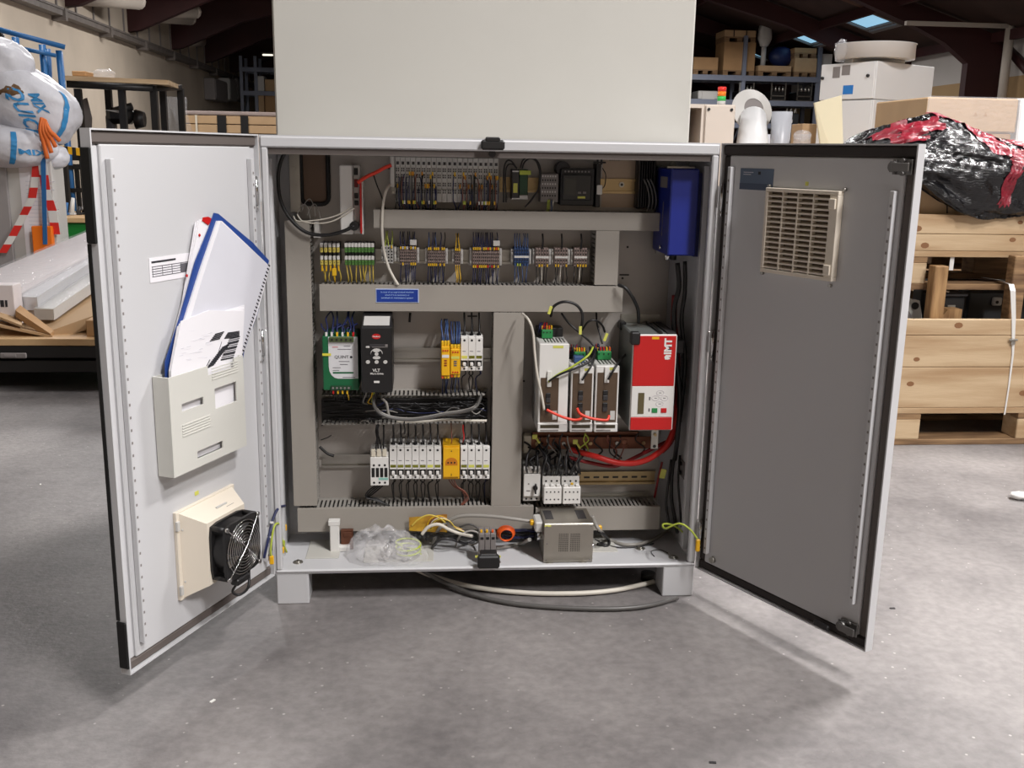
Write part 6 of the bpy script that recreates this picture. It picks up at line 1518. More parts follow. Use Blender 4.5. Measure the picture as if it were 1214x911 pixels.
c = at(1183, 357, 1.49); part('lifting_lug', G().box(c.x-.022, c.x+.016, 1.485, 1.4995, c.z-.018, c.z+.014, .004), GREYW, t); part('lug_hole', G().cyl((c.x-.006, 1.482, c.z-.004), (c.x-.006, 1.4848, c.z-.004), .006, 10), BLACK, t)
x0, x1, z0, z1 = F(1116, 352, 1143, 400, 1.40)
t = thing('terminal_box', 'black terminal box with a small silver plate, left of the dark machine in the crate', 'box', (x0, 1.4, .1445))
part('body', G().box(x0, x1, 1.40, 1.58, .1445, z1, .008), BLACK, t); part('lid', G().box(x0-.004, x1+.004, 1.395, 1.585, z1+.0003, z1+.015, .004), DGREY, t)
part('plate', G().box(x0+.02, x0+.05, 1.3985, 1.3997, z1-.045, z1-.032), STEEL, t)
for k in range(2): part('cover_bolt', G().cyl((x0+.02+.05*k, 1.44, z1+.0155), (x0+.02+.05*k, 1.44, z1+.026), .007, 8), GREY, t)
x0, x1, z0, z1 = F(1113, 367, 1139, 400, 1.33)
t = thing('wooden_wedge', 'cut wooden wedge block leaning at the front of the lower crate', 'wedge', (x0, 1.33, .1445))
part('block', G().prism([(x0, 1.33, .1445), (x1, 1.33, .1445), (x1, 1.33, z1), (x0+.03, 1.33, z1), (x0, 1.33, z1-.04)], (0, .06, 0)), WOODV, t)
x0, x1, z0, z1 = F(1148, 309, 1173, 330, 1.9)
solo('hanging_motor', G().box(x0, x1, 1.86, 1.99, .17, ZU-.02, .01), mat('dark_plum_machine', (62, 44, 46), .5), 'dark plum-coloured machine seen through the gap under the upper crate', 'machine')
p = at(1131, 310, 1.36)
solo('white_tag', G().box(p.x-.008, p.x+.008, UY+.012, UY+.014, p.z-.035, p.z+.016), WHITE, 'small white tag hanging in the gap under the upper crate', 'tag')
# white strap
pts = [at(1165, 329, 1.52), at(1185, 332, 1.42), at(1199, 337, CY+.02), at(1201, 345, CY-.004), at(1202, 378, CY-.004), at(1201, 420, CY-.004), at(1196, 460, CY-.004), at(1191, 492, CY-.004)]
g = G()
for a, b, w0, w1 in zip(pts[:-1], pts[1:], (.009, .009, .010, .010, .008, .004, .003), (.009, .010, .010, .008, .004, .003, .003)):
    g.add([a+Vector((-w0, 0, 0)), a+Vector((w0, 0, 0)), b+Vector((w1, 0, 0)), b+Vector((-w1, 0, 0)), a+Vector((-w0, .0015, 0)), a+Vector((w0, .0015, 0)), b+Vector((w1, .0015, 0)), b+Vector((-w1, .0015, 0))], [(0, 1, 2, 3), (4, 7, 6, 5), (0, 3, 7, 4), (1, 5, 6, 2), (0, 4, 5, 1), (3, 2, 6, 7)])
st = thing('packing_strap', 'white packing strap running down the front of the lower crate', 'strap', pts[-1]); part('webbing', g, WHITE, st)
c = at(1201, 403, CY-.006); part('buckle', G().box(c.x-.016, c.x+.016, CY-.012, CY-.0055, c.z-.004, c.z+.004, .001).box(c.x-.008, c.x+.008, CY-.011, CY-.0056, c.z-.018, c.z-.006, .001), STEEL, st)
solo('twine', G().tube([at(1068, 337, 1.36), at(1090, 341, 1.38), at(1125, 346, 1.39)], .003, 5), CREAM, 'thin pale twine stretched across the left end of the lower crate', 'twine')
# cardboard on the upper crate and the foil bundle
zc0 = ZU+.1445
x0, x1, z0, z1 = F(1086, 196, 1260, 255, UY+.06)
solo('cardboard_box', G().box(CX+.035, CX+1.17, UY+.05, UY+.70, zc0, zu[-1]+.14, .004), CARD, 'large cardboard box in the upper crate, under the black and red foil', 'carton')
solo('strap_mark', G().tube([at(1123, 232, UY+.0495-.004), at(1123, 253, UY+.0495-.004)], .0022, 5), BLACK, 'thin black strap down the face of the cardboard box in the upper crate', 'strap')
zbot = zu[-1]+.1405
fx = lambda px: at(px, 200, 1.72).x
TOPP = [(1005, 168), (1035, 158), (1062, 150), (1085, 145), (1108, 143), (1135, 152), (1160, 160), (1185, 166), (1214, 170), (1250, 176), (1300, 200)]
SAGP = [(1005, 205), (1088, 222), (1110, 236), (1135, 249), (1160, 256), (1190, 257), (1214, 256), (1260, 250), (1300, 240)]
def interp(tab, x, Yp):
    P_ = [at(a, b, Yp) for a, b in tab]
    for p, q in zip(P_[:-1], P_[1:]):
        if x <= q.x: return p.z+(q.z-p.z)*max(0, (x-p.x)/(q.x-p.x))
    return P_[-1].z
XA, XB = at(1008, 170, 1.72).x, at(1300, 170, 1.72).x
def foilf(u, v, off=0.0):
    x = XA+(XB-XA)*u; e = min(1, (u/.10))**.5*min(1, ((1-u)/.10))**.5 if 0 < u < 1 else .02
    zt2_ = interp(TOPP, x, 1.72); zs2 = interp(SAGP, x, 1.36); m_ = zbot+.004
    H = max(zt2_-m_, .03)
    ctl = [(2.02, m_), (2.06, m_+.5*H), (1.95, m_+.9*H), (1.72, m_+H), (1.50, m_+.80*H), (1.36, m_+.45*H), (1.315, m_+.08*H), (1.33, zs2+.02), (1.37, zs2), (1.398, zs2+.03), (1.403, m_-.01), (1.45, m_), (1.75, m_)]
    n = len(ctl); t_ = (v % 1.0)*n; i = int(t_) % n; f = t_-int(t_)
    P_ = [Vector(ctl[(i+k) % n]) for k in (-1, 0, 1, 2)]
    q = .5*((2*P_[1])+(P_[2]-P_[0])*f+(2*P_[0]-5*P_[1]+4*P_[2]-P_[3])*f*f+(3*P_[1]-P_[0]-3*P_[2]+P_[3])*f**3)
    c0_ = Vector((1.68, m_+.4*H)); y, z = (q-c0_)*(.25+.75*e)+c0_
    w_ = v*n; amp = 1.0 if 1 < w_ < 8.7 else .0
    s1 = x*5+w_*.9; k1 = mnoise.noise(Vector((s1*.55, w_*1.3-x*3.5, 1.0))); k2 = abs(mnoise.noise(Vector((x*5-w_*.5, w_*3.2-x*8, 4.0)))); k3 = abs(mnoise.noise(Vector((x*14, w_*7-x*14, 9.0)))); k4 = mnoise.noise(Vector((x*38, w_*15+x*20, 2.0)))
    dd = amp*(.030*k1+.036*(.35-k2)+.020*(.3-k3)+.005*k4)+off
    o_ = Vector((y-1.70, z-(m_+.2*H))); o_ = o_.normalized() if o_.length > 1e-6 else o_
    y2, z2 = y+o_.x*dd, z+o_.y*dd
    if z2 < m_ and y2 > 1.405: z2 = m_
    return (x+amp*.012*k1, y2, z2)
t = thing('foil_bundle', 'big crumpled bundle wrapped in glossy black and red foil on the upper crate', 'bundle', ((XA+XB)/2, 1.7, zbot))
part('black_foil', G().grid(foilf, 190, 120), FOILK, t)
def patch(u0, u1, v0, v1, sl=0.0, n=(30, 24)):
    def f(u, v):
        vv = v0+(v1-v0)*v; uu = u0+(u1-u0)*u+sl*v+.02*mnoise.noise(Vector((v*4, u0*9, 0)))
        return foilf(min(max(uu, .001), .999), vv+.012*mnoise.noise(Vector((u*5, 3, v0*9))), .0045)
    return G().grid(f, *n)
for args in ((.31, .40, .21, .40, .05), (.46, .51, .36, .52, -.08), (.36, .44, .24, .34, .10), (.56, .72, .36, .47, .03), (.52, .62, .27, .33, .06), (.70, .80, .45, .52, .0), (.04, .16, .24, .33, .04), (.14, .24, .27, .31, .02)):
    part('red_foil', patch(*args), FOILR, t, 'red foil patch')

# ================================================================ right middle distance: bench with enclosures and ducts
TX0, TX1 = at(812, 165, 5.8).x, at(1120, 165, 7.4).x+.5
t = thing('work_bench', 'long low bench behind the right door carrying enclosures and ducts', 'bench', ((TX0+TX1)/2, 6.6, 0))
part('top', G().box(TX0, TX1, 5.6, 8.3, .70, .75, .005), PLY, t)
for a in (TX0+.05, (TX0+TX1)/2, TX1-.12):
    for b in (5.65, 8.17): part('leg', G().box(a, a+.07, b, b+.07, 0, .6995), BLKST, t)
def yawbox(name, cx, cy, hx, hy, z0, z1, ang, m, t, bev=.006, nm=None):
    M = Matrix.Translation((cx, cy, 0)) @ Matrix.Rotation(ang, 4, 'Z')
    return part(name, G().box(-hx, hx, -hy, hy, z0, z1, bev, M=M), m, t), M
WENC = mat('white_enclosure', (226, 226, 226), .4)
# two stacked white enclosures turned to show two faces
Ye = 7.0
pl_, pc_, pr_ = at(997, 120, Ye+.15), at(1036, 120, Ye-.1), at(1104, 120, Ye+.35)
ang = math.atan2(pr_.y-pc_.y, pr_.x-pc_.x)
wR = (pr_-pc_).xy.length; ztop = at(1036, 72, Ye-.1).z; zmid = at(1036, 118, Ye-.1).z; wL = .60
M0 = Matrix.Translation((pc_.x, pc_.y, 0)) @ Matrix.Rotation(ang, 4, 'Z')
for i, (a, b, lab) in enumerate(((.7505, zmid, 'lower of two stacked white enclosures behind the right door'), (zmid+.004, ztop, 'upper white enclosure with a small blue sticker, under the white duct ring'))):
    t = thing('white_enclosure', lab, 'enclosure', (pc_.x, pc_.y, a))
    part('body', G().box(0, wR, 0, wL, a, b, .006, M=M0), WENC, t); part('door', G().box(-.02, -.001, .005, wL-.005, a+.005, b-.003, .004, M=M0), WENC, t)
    for yy in (.07, wL-.03): part('lock', G().cyl((-.035, yy, a+(b-a)*(.35 if i == 0 else .62)), (-.0205, yy, a+(b-a)*(.35 if i == 0 else .62)), .015, 8, M=M0), BLACK, t)
    if i == 1:
        part('blue_sticker', G().box(-.022, -.0205, .22, .33, a+.05, a+.13, M=M0), mat('sticker_blue', (30, 120, 200), .5), t)
        part('rating_plate', G().box(-.022, -.0205, .38, .46, b-.13, b-.03, M=M0), GREY, t); part('rating_plate', G().box(-.022, -.0205, .27, .36, b-.11, b-.02, M=M0), GREY, t)
# ring on top
rc = at(1042, 64, Ye+.1); zr = ztop+.035
t = thing('duct_ring', 'large shallow white metal ring lying on top of the stacked enclosures', 'ring', (rc.x, rc.y, ztop))
rad = (at(1088, 64, Ye+.1).x-at(1000, 64, Ye+.1).x)/2; cx = (at(1088, 64, Ye+.1).x+at(1000, 64, Ye+.1).x)/2
cyy = pc_.y+.32; n_ = 40; vs = []
for rr_, zz_ in ((rad, zr), (rad*1.0, zr+.13), (rad*1.03, zr+.135), (rad*.97, zr+.135), (rad*.97, zr)):
    for i in range(n_): a = 2*PI*i/n_; vs.append((cx+rr_*math.cos(a), cyy+rr_*math.sin(a), zz_+.02*math.cos(a)*0))
fs = [(k*n_+i, k*n_+(i+1) % n_, ((k+1) % 5)*n_+(i+1) % n_, ((k+1) % 5)*n_+i) for k in range(5) for i in range(n_)]
part('ring', G().add(vs, fs, True), WENC, t); part('base_disc', G().cyl((cx, cyy, zr), (cx, cyy, zr+.012), rad*.965, 40), WENC, t)
part('packer', G().box(cx-.25, cx+.25, cyy-.1, cyy+.1, ztop+.0005, zr-.0005, .004), GREYW, t)
part('crumpled_film', G().sphere((cx-rad*1.0, cyy-.05, zr+.07), .10, (.55, 1, 1), 14, 10, disp=lambda d: .3*mnoise.noise(d*4)), CLEAR, t)
# pale yellow board leaning
pts = [at(966, 122, 6.6), at(998, 113, 6.5), at(1003, 180, 6.35), at(976, 180, 6.45)]
pts = [Vector((p.x, p.y, p.z)) for p in pts]; g = G().prism([pts[0], pts[1], Vector((pts[2].x, pts[2].y-.05, .752)), Vector((pts[3].x+.05, pts[3].y-.05, .752))], (0, .03, 0))
solo('leaning_board', g, mat('cream_board', (232, 222, 190), .6), 'pale cream board leaning against the white enclosures', 'board')
# small cream cabinet with a stack light
x0, x1, z0, z1 = F(834, 124, 871, 165, 6.0)
t = thing('cream_cabinet', 'cream cabinet with an open dark side bay, left of the round duct', 'cabinet', (x0, 6.0, .7505))
part('body', G().box(x0, x1, 6.0, 6.5, .7505, z1, .006), mat('cream_steel', (216, 204, 192), .45), t); part('door', G().box(x0+.01, x1-.01, 5.975, 5.9995, .76, z1-.01, .004), MATS['cream_steel'], t)
for a in (x0+.03, x1-.04): part('screw', G().cyl((a, 5.965, z1-.04), (a, 5.9745, z1-.04), .012, 8), BLACK, t)
xa = at(817, 140, 6.0).x
part('side_bay', G().box(xa-.05, xa+.0, 6.0, 6.5, .7505, z1, .004).box(x0-.02, x0-.001, 6.0, 6.5, .7505, z1).box(xa, x0-.02, 6.0, 6.5, z1-.03, z1).box(xa, x0-.02, 6.0, 6.5, .7505, .79), MATS['cream_steel'], t); part('bay_back', G().box(xa, x0-.021, 6.4, 6.45, .79, z1-.03), BLACK, t)
c = at(855, 124, 6.2)
t = thing('stack_light', 'red, orange and green signal lamp on top of the cream cabinet', 'signal lamp', (c.x, 6.2, z1))
hh = (at(855, 103, 6.2).z-z1)/4
for k, m_ in enumerate((GREYW, mat('signal_green', (60, 190, 90), .3), mat('signal_orange', (240, 130, 30), .3), mat('signal_red', (230, 50, 40), .3))):
    part(['base', 'green_lens', 'orange_lens', 'red_lens'][k], G().cyl((c.x, 6.2, z1+hh*k+.0005), (c.x, 6.2, z1+hh*(k+1)), .035, 14), m_, t)
# white flared duct
c = at(893, 140, 6.3); c2 = at(886, 165, 6.1)
t = thing('flared_duct', 'white flared air duct lying with its wide round flange towards the rack', 'duct', (c.x, 6.2, .7505))
ax0, ax1 = at(893, 138, 6.4), at(892, 185, 5.9)
part('cone', G().cyl(ax0, Vector((ax1.x, ax1.y, .93)),   .105, 28, .155), WENC, t)
g = G(); fl0 = at(891, 131, 6.5); nrm = Vector((.15, -1, .35)).normalized(); e1 = nrm.orthogonal().normalized(); e2 = nrm.cross(e1); vs = []
for k, (r_, o_) in enumerate(((.185, 0), (.09, .035), (.09, .045), (.185, .01))):
    for i in range(32): a = 2*PI*i/32; vs.append(fl0+e1*r_*math.cos(a)+e2*r_*math.sin(a)-nrm*o_*-1)
g.add(vs, [(k*32+i, k*32+(i+1) % 32, ((k+1) % 4)*32+(i+1) % 32, ((k+1) % 4)*32+i) for k in range(4) for i in range(32)], False)
part('flange', g, GREYW, t); part('throat', G().cyl(fl0-nrm*-.036, fl0-nrm*-.040, .091, 28), GREY, t)
x0, x1, z0, z1 = F(919, 132, 943, 165, 6.2)
g = G().cyl(((x0+x1)/2, 6.3, .7505), ((x0+x1)/2, 6.3, z1), (x1-x0)*.42, 20, (x1-x0)*.5)
solo('grey_bucket', g, mat('translucent_grey', (176, 178, 184), .35), 'tall grey translucent bucket right of the flared duct', 'bucket')
x0, x1, z0, z1 = F(941, 156, 966, 175, 6.1)
solo('clear_tub', G().cyl(((x0+x1)/2, 6.15, .7505), ((x0+x1)/2, 6.15, z1-.02), .07, 20).sphere(((x0+x1)/2, 6.15, z1-.03), .075, (1, 1, .6), 18, 8), CLEAR, 'small clear domed tub just above the right door', 'tub')
x0, x1, z0, z1 = F(964, 148, 985, 180, 7.3)
solo('carton', G().box(x0, x1, 7.6, 7.9, .7505, at(970, 147, 7.6).z, .004), CARD, 'brown carton behind the pale cream board', 'carton')
solo('white_cloth', G().sphere((at(910, 150, 7.2).x, 7.2, 1.0), .22, (.9, .6, 1.15), 14, 10, disp=lambda d: .2*mnoise.noise(d*3)), SACK, 'crumpled white cloth behind the flared duct', 'cloth')
# big wrapped carton right
x0, x1, z0, z1 = F(1098, 116, 1206, 165, 4.5)
t = thing('wrapped_carton', 'wide brown carton wrapped in shiny clear film behind the foil bundle', 'carton', ((x0+x1)/2, 4.5, 0))
xm = at(1126, 140, 4.5).x
part('body', G().box(x0, x1, 4.5, 5.3, at(1150, 157, 4.5).z, z1, .01), CARD, t); part('lower_carton', G().box(x0, x1-.02, 4.51, 5.3, .75, at(1150, 157, 4.5).z-.002, .01), CARDB, t)
part('pallet_box', G().box(x0-.02, x1+.02, 4.5, 5.3, 0, .7495, .01), WOODD, t)
part('film', G().grid(lambda u, v: (x0-.006+(x1-x0+.012)*u, 4.492-.004*abs(mnoise.noise(Vector((u*6, v*5, 0)))), 1.0+(z1+.006-1.0)*v), 16, 8), CLEAR, t)
c = at(1163, 138, 4.49)
for k in range(2): part('arrow_mark', G().prism([(c.x-.05+k*.07, 4.498, c.z), (c.x-.02+k*.07, 4.498, c.z), (c.x-.035+k*.07, 4.498, c.z+.03)], (0, .0015, 0)), CARDB, t)
x0, x1, z0, z1 = F(1207, 117, 1262, 180, 4.6)
solo('white_carton', G().box(x0, x1, 4.6, 5.2, 0, z1, .01), WENC, 'white carton at the right picture edge beside the film-wrapped carton', 'carton')
p = atz(1209, 592, 0)
solo('paper_scrap', G().sphere((p.x, p.y, .012), .028, (1.2, .9, .42), 12, 8, disp=lambda d: .3*mnoise.noise(d*3)), WHITE, 'crumpled white paper scrap on the floor at the right edge', 'paper')
for i, (x, y) in enumerate(((1005, 748+0), (252, 832), (48, 575), (845, 905))):
    if i in (0,): x, y = 1058, 722
    p = atz(x, y, 0); solo('floor_chip', G().box(-.006, .006, -.0025, .0025, 0, .002, M=Matrix.Translation((p.x, p.y, 0)) @ Matrix.Rotation(i, 4, 'Z')), [DGREY, WHITE, WHITE, DGREY][i], ['small dark chip on the floor right of the right door', 'small white chip on the floor below the left door', 'pale chip on the floor left of the left door', 'dark chip on the floor near the bottom edge'][i], 'debris')

# ================================================================ left side
# low black trolley with cartons
YL = 2.15
xr = at(128, 420, YL).x+.25; xl = at(0, 420, YL).x-.7
zt_ = at(60, 402, YL).z
t = thing('steel_trolley', 'low black steel trolley at the left, loaded with cardboard and wrapped profiles', 'trolley', ((xl+xr)/2, YL+.5, 0))
part('deck', G().box(xl, xr, YL, YL+1.3, zt_-.03, zt_, .002), PLY, t)
part('side_rail', G().box(xl, xr, YL, YL+.04, zt_-.085, zt_-.031, .004), BLKST, t); part('side_rail', G().box(xl, xr, YL+.01, YL+.05, zt_-.15, zt_-.095, .004), BLKST, t); part('side_rail', G().box(xl, xr, YL+1.2, YL+1.24, zt_-.15, zt_-.031, .004), BLKST, t)
part('lower_plate', G().box(xl, xr, YL+.03, YL+1.2, .10, .13, .004), BLKST, t)
for a in (xl+.1, xr-.15): part('cross_beam', G().box(a, a+.08, YL+.05, YL+1.2, .13, zt_-.031), BLKST, t)
for a in (xl+.1, xr-.15):
    for b in (YL+.1, YL+1.1): part('wheel', G().cyl((a, b, .05), (a+.04, b, .05), .05, 14), RUBBER, t)
c = at(14, 422, YL-.01); part('latch', G().box(c.x-.05, c.x+.06, YL-.012, YL-.0005, c.z-.012, c.z+.012, .004).box(c.x-.03, c.x+.02, YL-.02, YL-.012, c.z-.006, c.z+.006, .002), GREY, t)
# cardboard sheets
def slabpx(name, quad, th, m, lab, cat='cardboard'):
    P_ = [at(*q) for q in quad]; return solo(name, G().prism(P_, (0, 0, -th)), m, lab, cat)
slabpx('cardboard_sheet', [(0, 385, 2.2), (62, 398, 2.2), (62, 390, 2.7), (0, 372, 2.7)], .012, CARD, 'flat cardboard sheet at the far left of the trolley')
slabpx('cardboard_box', [(43, 389, 2.4), (58, 393, 2.25), (135, 366, 2.35), (135, 338, 2.95), (88, 352, 2.9)], .05, CARD, 'flattened cardboard box lying across the trolley, brown edge towards the camera')
slabpx('cardboard_flap', [(18, 368, 2.3), (60, 396, 2.2), (64, 392, 2.26), (24, 362, 2.4)], .03, CARDB, 'dark brown cardboard flap in front of the wrapped profiles')
slabpx('cardboard_sheet', [(0, 376, 2.24), (26, 386, 2.2), (26, 376, 2.4), (0, 368, 2.4)], .01, CARD, 'small torn cardboard piece beside the dark brown flap')
x0, x1, z0, z1 = F(102, 380, 140, 402, 2.2)
solo('small_carton', G().box(x0, x1, 2.2, 2.4, zt_+.0005, z1, .003), CARDB, 'small brown carton at the right end of the trolley', 'carton')
# long wrapped profiles and cartons
def longbox(name, A, B, w_, h_, m, lab, film=True):
    A, B = Vector(A), Vector(B); d = (B-A); d.z = 0; sd = Vector((d.y, -d.x, 0)).normalized()*w_
    t = thing(name, lab, 'carton', (A.x, A.y, A.z-h_))
    pts = [A, A+sd, B+sd, B]
    part('body', G().prism(pts, (0, 0, -h_)), m, t)
    if film:
        c_ = (A+B)/2
        f = G().grid(lambda u, v: tuple(A+(B-A)*u*1.0+sd*(v*1.06-.03)+Vector((0, 0, .006+.006*abs(mnoise.noise(Vector((u*12, v*5, 2))))))), 24, 6)
        f.grid(lambda u, v: tuple(A+(B-A)*u+sd*1.02+Vector((0, 0, .006-(h_+.006)*v))+sd.normalized()*.008*abs(mnoise.noise(Vector((u*14, v*4, 5))))), 24, 4)
        part('film', f, CLEAR, t)
    return t
PROF = mat('white_carton_print', (224, 216, 216), .5, var=.06, scale=9)
longbox('wrapped_carton', at(-48, 338, 2.55), at(112, 271, 3.7), .30, .07, PROF, 'long white carton in film, highest in the pile on the trolley, pointing away')
longbox('wrapped_profile', at(22, 352, 2.45), at(126, 287, 3.35), .085, .06, mat('profile_silver', (206, 206, 208), .3, .3), 'long silver profile in clear film in front of the white carton')
longbox('wrapped_profile', at(40, 366, 2.42), at(128, 308, 3.2), .09, .05, GREYW, 'narrow pale profile in film, lowest in the pile on the trolley')
x0, x1, z0, z1 = F(-10, 338, 17, 376, 2.35)
t = thing('wrapped_box', 'white box end with small black print, in film at the left picture edge', 'box', (x0, 2.35, zt_))
part('body', G().box(x0-.1, x1, 2.35, 2.44, zt_+.02, z1, .003), PROF, t); part('print', G().box(x1-.075, x1-.065, 2.3485, 2.3497, z0+.045, z0+.075).box(x1-.06, x1-.045, 2.3485, 2.3497, z0+.045, z0+.075).box(x1-.04, x1-.03, 2.3485, 2.3497, z0+.045, z0+.075), INKD, t, kind='stuff')
part('packer', G().box(x0-.1, x1-.02, 2.36, 2.44, zt_+.0005, zt_+.0195), CARDB, t)
# grey machine cabinet with papers, tape and orange folder
YM = 3.75
x0, x1, z0, z1 = F(15, 190, 66, 340, YM)
t = thing('machine_cabinet', 'grey machine cabinet at left with papers taped on it, under the white sacks', 'cabinet', (x0, YM, 0))
part('body', G().box(x0-.5, x1-.17, YM+.003, YM+.7, .0, z1, .006), GREYW, t); part('front_panel', G().box(x1-.168, x1, YM+.003, YM+.06, .0, z1, .004), GREYW, t)
part('side_panel', G().box(x0-.5, x0-.003, YM-.02, YM+.0025, .05, z1-.01, .004), mat('mid_grey_panel', (150, 146, 146), .5), t)
part('paper_panel', G().box(x0+.06, x1-.02, YM, YM+.0025, z1-.55, z1-.02), PAPER, t)
g = G()
for k in range(14): g.box(x0+.09, x0+.09+.18*(.5+.5*rk.random()), YM-.001, YM-.0002, z1-.12-k*.022, z1-.116-k*.022)
part('small_print', g, PAPER2, t, kind='stuff')
# tape and straps hang on the front
P_ = [at(*q) for q in ((44, 176, YM-.05), (42, 210, YM-.03), (38, 235, YM-.02), (28, 255, YM-.02), (15, 280, YM-.04), (3, 300, YM-.06))]
def ribbon(name, P_, w_, m1, m2, lab):
    t = thing(name, lab, 'tape', P_[-1]); L_ = []
    for i in range(len(P_)-1):
        for q in range(2): a = P_[i]+(P_[i+1]-P_[i])*(q/2); b = P_[i]+(P_[i+1]-P_[i])*((q+1)/2); L_.append((a, b))
    for i, (a, b) in enumerate(L_): part('stripe', G().prism([a+Vector((-w_, 0, 0)), a+Vector((w_, 0, 0)), b+Vector((w_, 0, 0)), b+Vector((-w_, 0, 0))], (0, .003, 0)), m1 if i % 2 else m2, t)
    return t
ribbon('barrier_tape', P_, .022, BARR, WHITE, 'red and white barrier tape hanging left down from the sacks')
ribbon('barrier_tape', [at(*q) for q in ((50, 190, YM-.05), (54, 225, YM-.03), (62, 250, YM-.03), (66, 278, YM-.03))], .024, BARR, WHITE, 'red and white barrier tape with yellow corner, right of the blue strap')
solo('blue_strap', G().prism([at(47, 150, YM-.08), at(53, 150, YM-.08), at(56, 290, YM-.07), at(51, 290, YM-.07)], (0, .004, 0)), BLUEST, 'blue lifting strap hanging straight down over the machine cabinet', 'strap')
x0, x1, z0, z1 = F(35, 269, 59, 304, YM-.1)
solo('orange_folder', G().box(x0, x1, YM-.06, YM-.02, z0, z1, .004), ORANGEF, 'orange box folder standing behind the wrapped profiles', 'folder')
solo('folder_stand', G().box(x0-.02, x1+.02, YM-.14, YM-.001, 0, z0-.0005, .005), GREYW, 'pale grey pedestal under the orange box folder', 'pedestal')
g = G()
for k in range(0, 7, 2): g.tube([at(50+k*.5, 140+k*.5, YM-.12), at(48+k*1.8, 155, YM-.14-.01*(k%2)), at(52+k*2.2, 170-k*1.5, YM-.12), at(56+k*2.4, 188-k*3.5, YM-.1)], .013, 6, sub=3)
solo('orange_rope', g, mat('orange_glove', (222, 112, 48), .6), 'orange glove-like bundle tied to the blue strap below the sacks', 'glove')
# sacks
def sack(c, r, sc3, rot, lab, prints, seed, words=()):
    M = Matrix.Translation(c) @ Matrix.Rotation(rot, 4, 'Y')
    t = thing('white_sack', lab, 'sack', (c.x, c.y, c.z-r*sc3[2]))
    def dsp(d):
        p_ = Vector((d.x, d.y, d.z)); e = (abs(d.x)**4+abs(d.y)**4+abs(d.z)**4)**-.25-1
        return .55*e+.10*mnoise.noise(p_*1.8+Vector((seed, 0, 0)))+.05*(.3-abs(mnoise.noise(p_*3.5+Vector((0, seed, 0)))))+.035*(.3-abs(mnoise.noise(Vector((p_.x*4+p_.z*5, p_.y*6, p_.z*12+p_.x*5+seed)))))
    part('fabric', G().sphere((0, 0, 0), r, sc3, 56, 36, M=M, disp=dsp), SACK, t)
    def surf(ph, th, k_=1.012):
        d = Vector((math.sin(th)*math.cos(ph), math.sin(th)*math.sin(ph), math.cos(th))); k = (1+dsp(d))*r*k_; return (d.x*sc3[0]*k, d.y*sc3[1]*k, d.z*sc3[2]*k)
    for (a0, a1, b0, b1) in prints: part('blue_print', G().grid(lambda u, v: surf(a0+(a1-a0)*u, b0+(b1-b0)*v), 8, 24, M=M), SACKB, t)
    for (s_, sz, tx, ty, ra) in words:
        g = text_mesh(s_, sz, Matrix.Translation((tx, ty, 0)) @ Matrix.Rotation(ra, 4, 'Z'), .01)
        g.v = [tuple(M @ Vector(surf(-PI/2+p[0], PI/2-p[1], 1.016))) for p in g.v]; part('blue_lettering', g, SACKB, t)
    return t
sack(at(24, 120, YM+.15), .30, (1.06, .8, .62), .42, 'big white sack with blue lettering, bulging over the grey machine cabinet', [(-.62, -.50, .75, 2.5), (-2.1, -1.98, 1.1, 2.6)], 1, [('QUICK', .40, .40, -.14, -1.0), ('MIX', .26, .52, .28, -1.0)])
sack(at(2, 82, YM+.1), .24, (.62, .7, .66), .5, 'white sack top bulging at the upper left picture edge', [], 4)
sack(at(6, 172, YM+.05), .28, (1.02, .75, .42), .12, 'lower white sack lying directly on the machine cabinet', [(-1.2, -1.1, .9, 2.3)], 8, [('MIX', .3, .75, -.1, .1)])
sack(at(58, 186, YM+.1), .13, (.8, .7, .52), 0, 'small white film bundle right of the lower sack', [], 12)
x0, x1, z0, z1 = F(-6, 100, 17, 117, YM-.15)
solo('brown_straw', G().sphere(((x0+x1)/2, YM-.06, (z0+z1)/2), .06, (1.3, .8, .8), 14, 8, disp=lambda d: .3*mnoise.noise(d*5)), mat('straw_brown', (112, 84, 56), .9, var=.4, scale=60), 'brown fibrous tuft between the white sacks', 'tuft')
# blue steel frame behind
YS = 5.4
t = thing('guard_scaffold', 'blue painted steel guard frame standing behind the sacks', 'frame', (at(40, 100, YS).x, YS, 0))
def bar(a, b, r_=.03, m=BLUEST, tt=None, nm='bar'):
    return part(nm, G().tube([at(*a), at(*b)], r_, 4), m, tt)
bar((-20, 30, YS), (77, 56, YS+.2), .024, tt=t, nm='top_rail'); bar((28, 58, YS), (66, 66, YS+.1), .018, tt=t, nm='mid_rail')
P1 = at(18, 44, YS); P2 = at(50, 53, YS+.1); P3 = at(70, 60, YS+.2)
for P_ in (P1, P2, P3): part('post', G().tube([P_, (P_.x+.02, P_.y, 0)], .026, 4), BLUEST, t)
bar((57, 58, YS+.3), (61, 130, YS+.3), .02, tt=t, nm='brace'); bar((0, 34, YS+.3), (8, 60, YS+.3), .018, BLKST, tt=t, nm='hose')
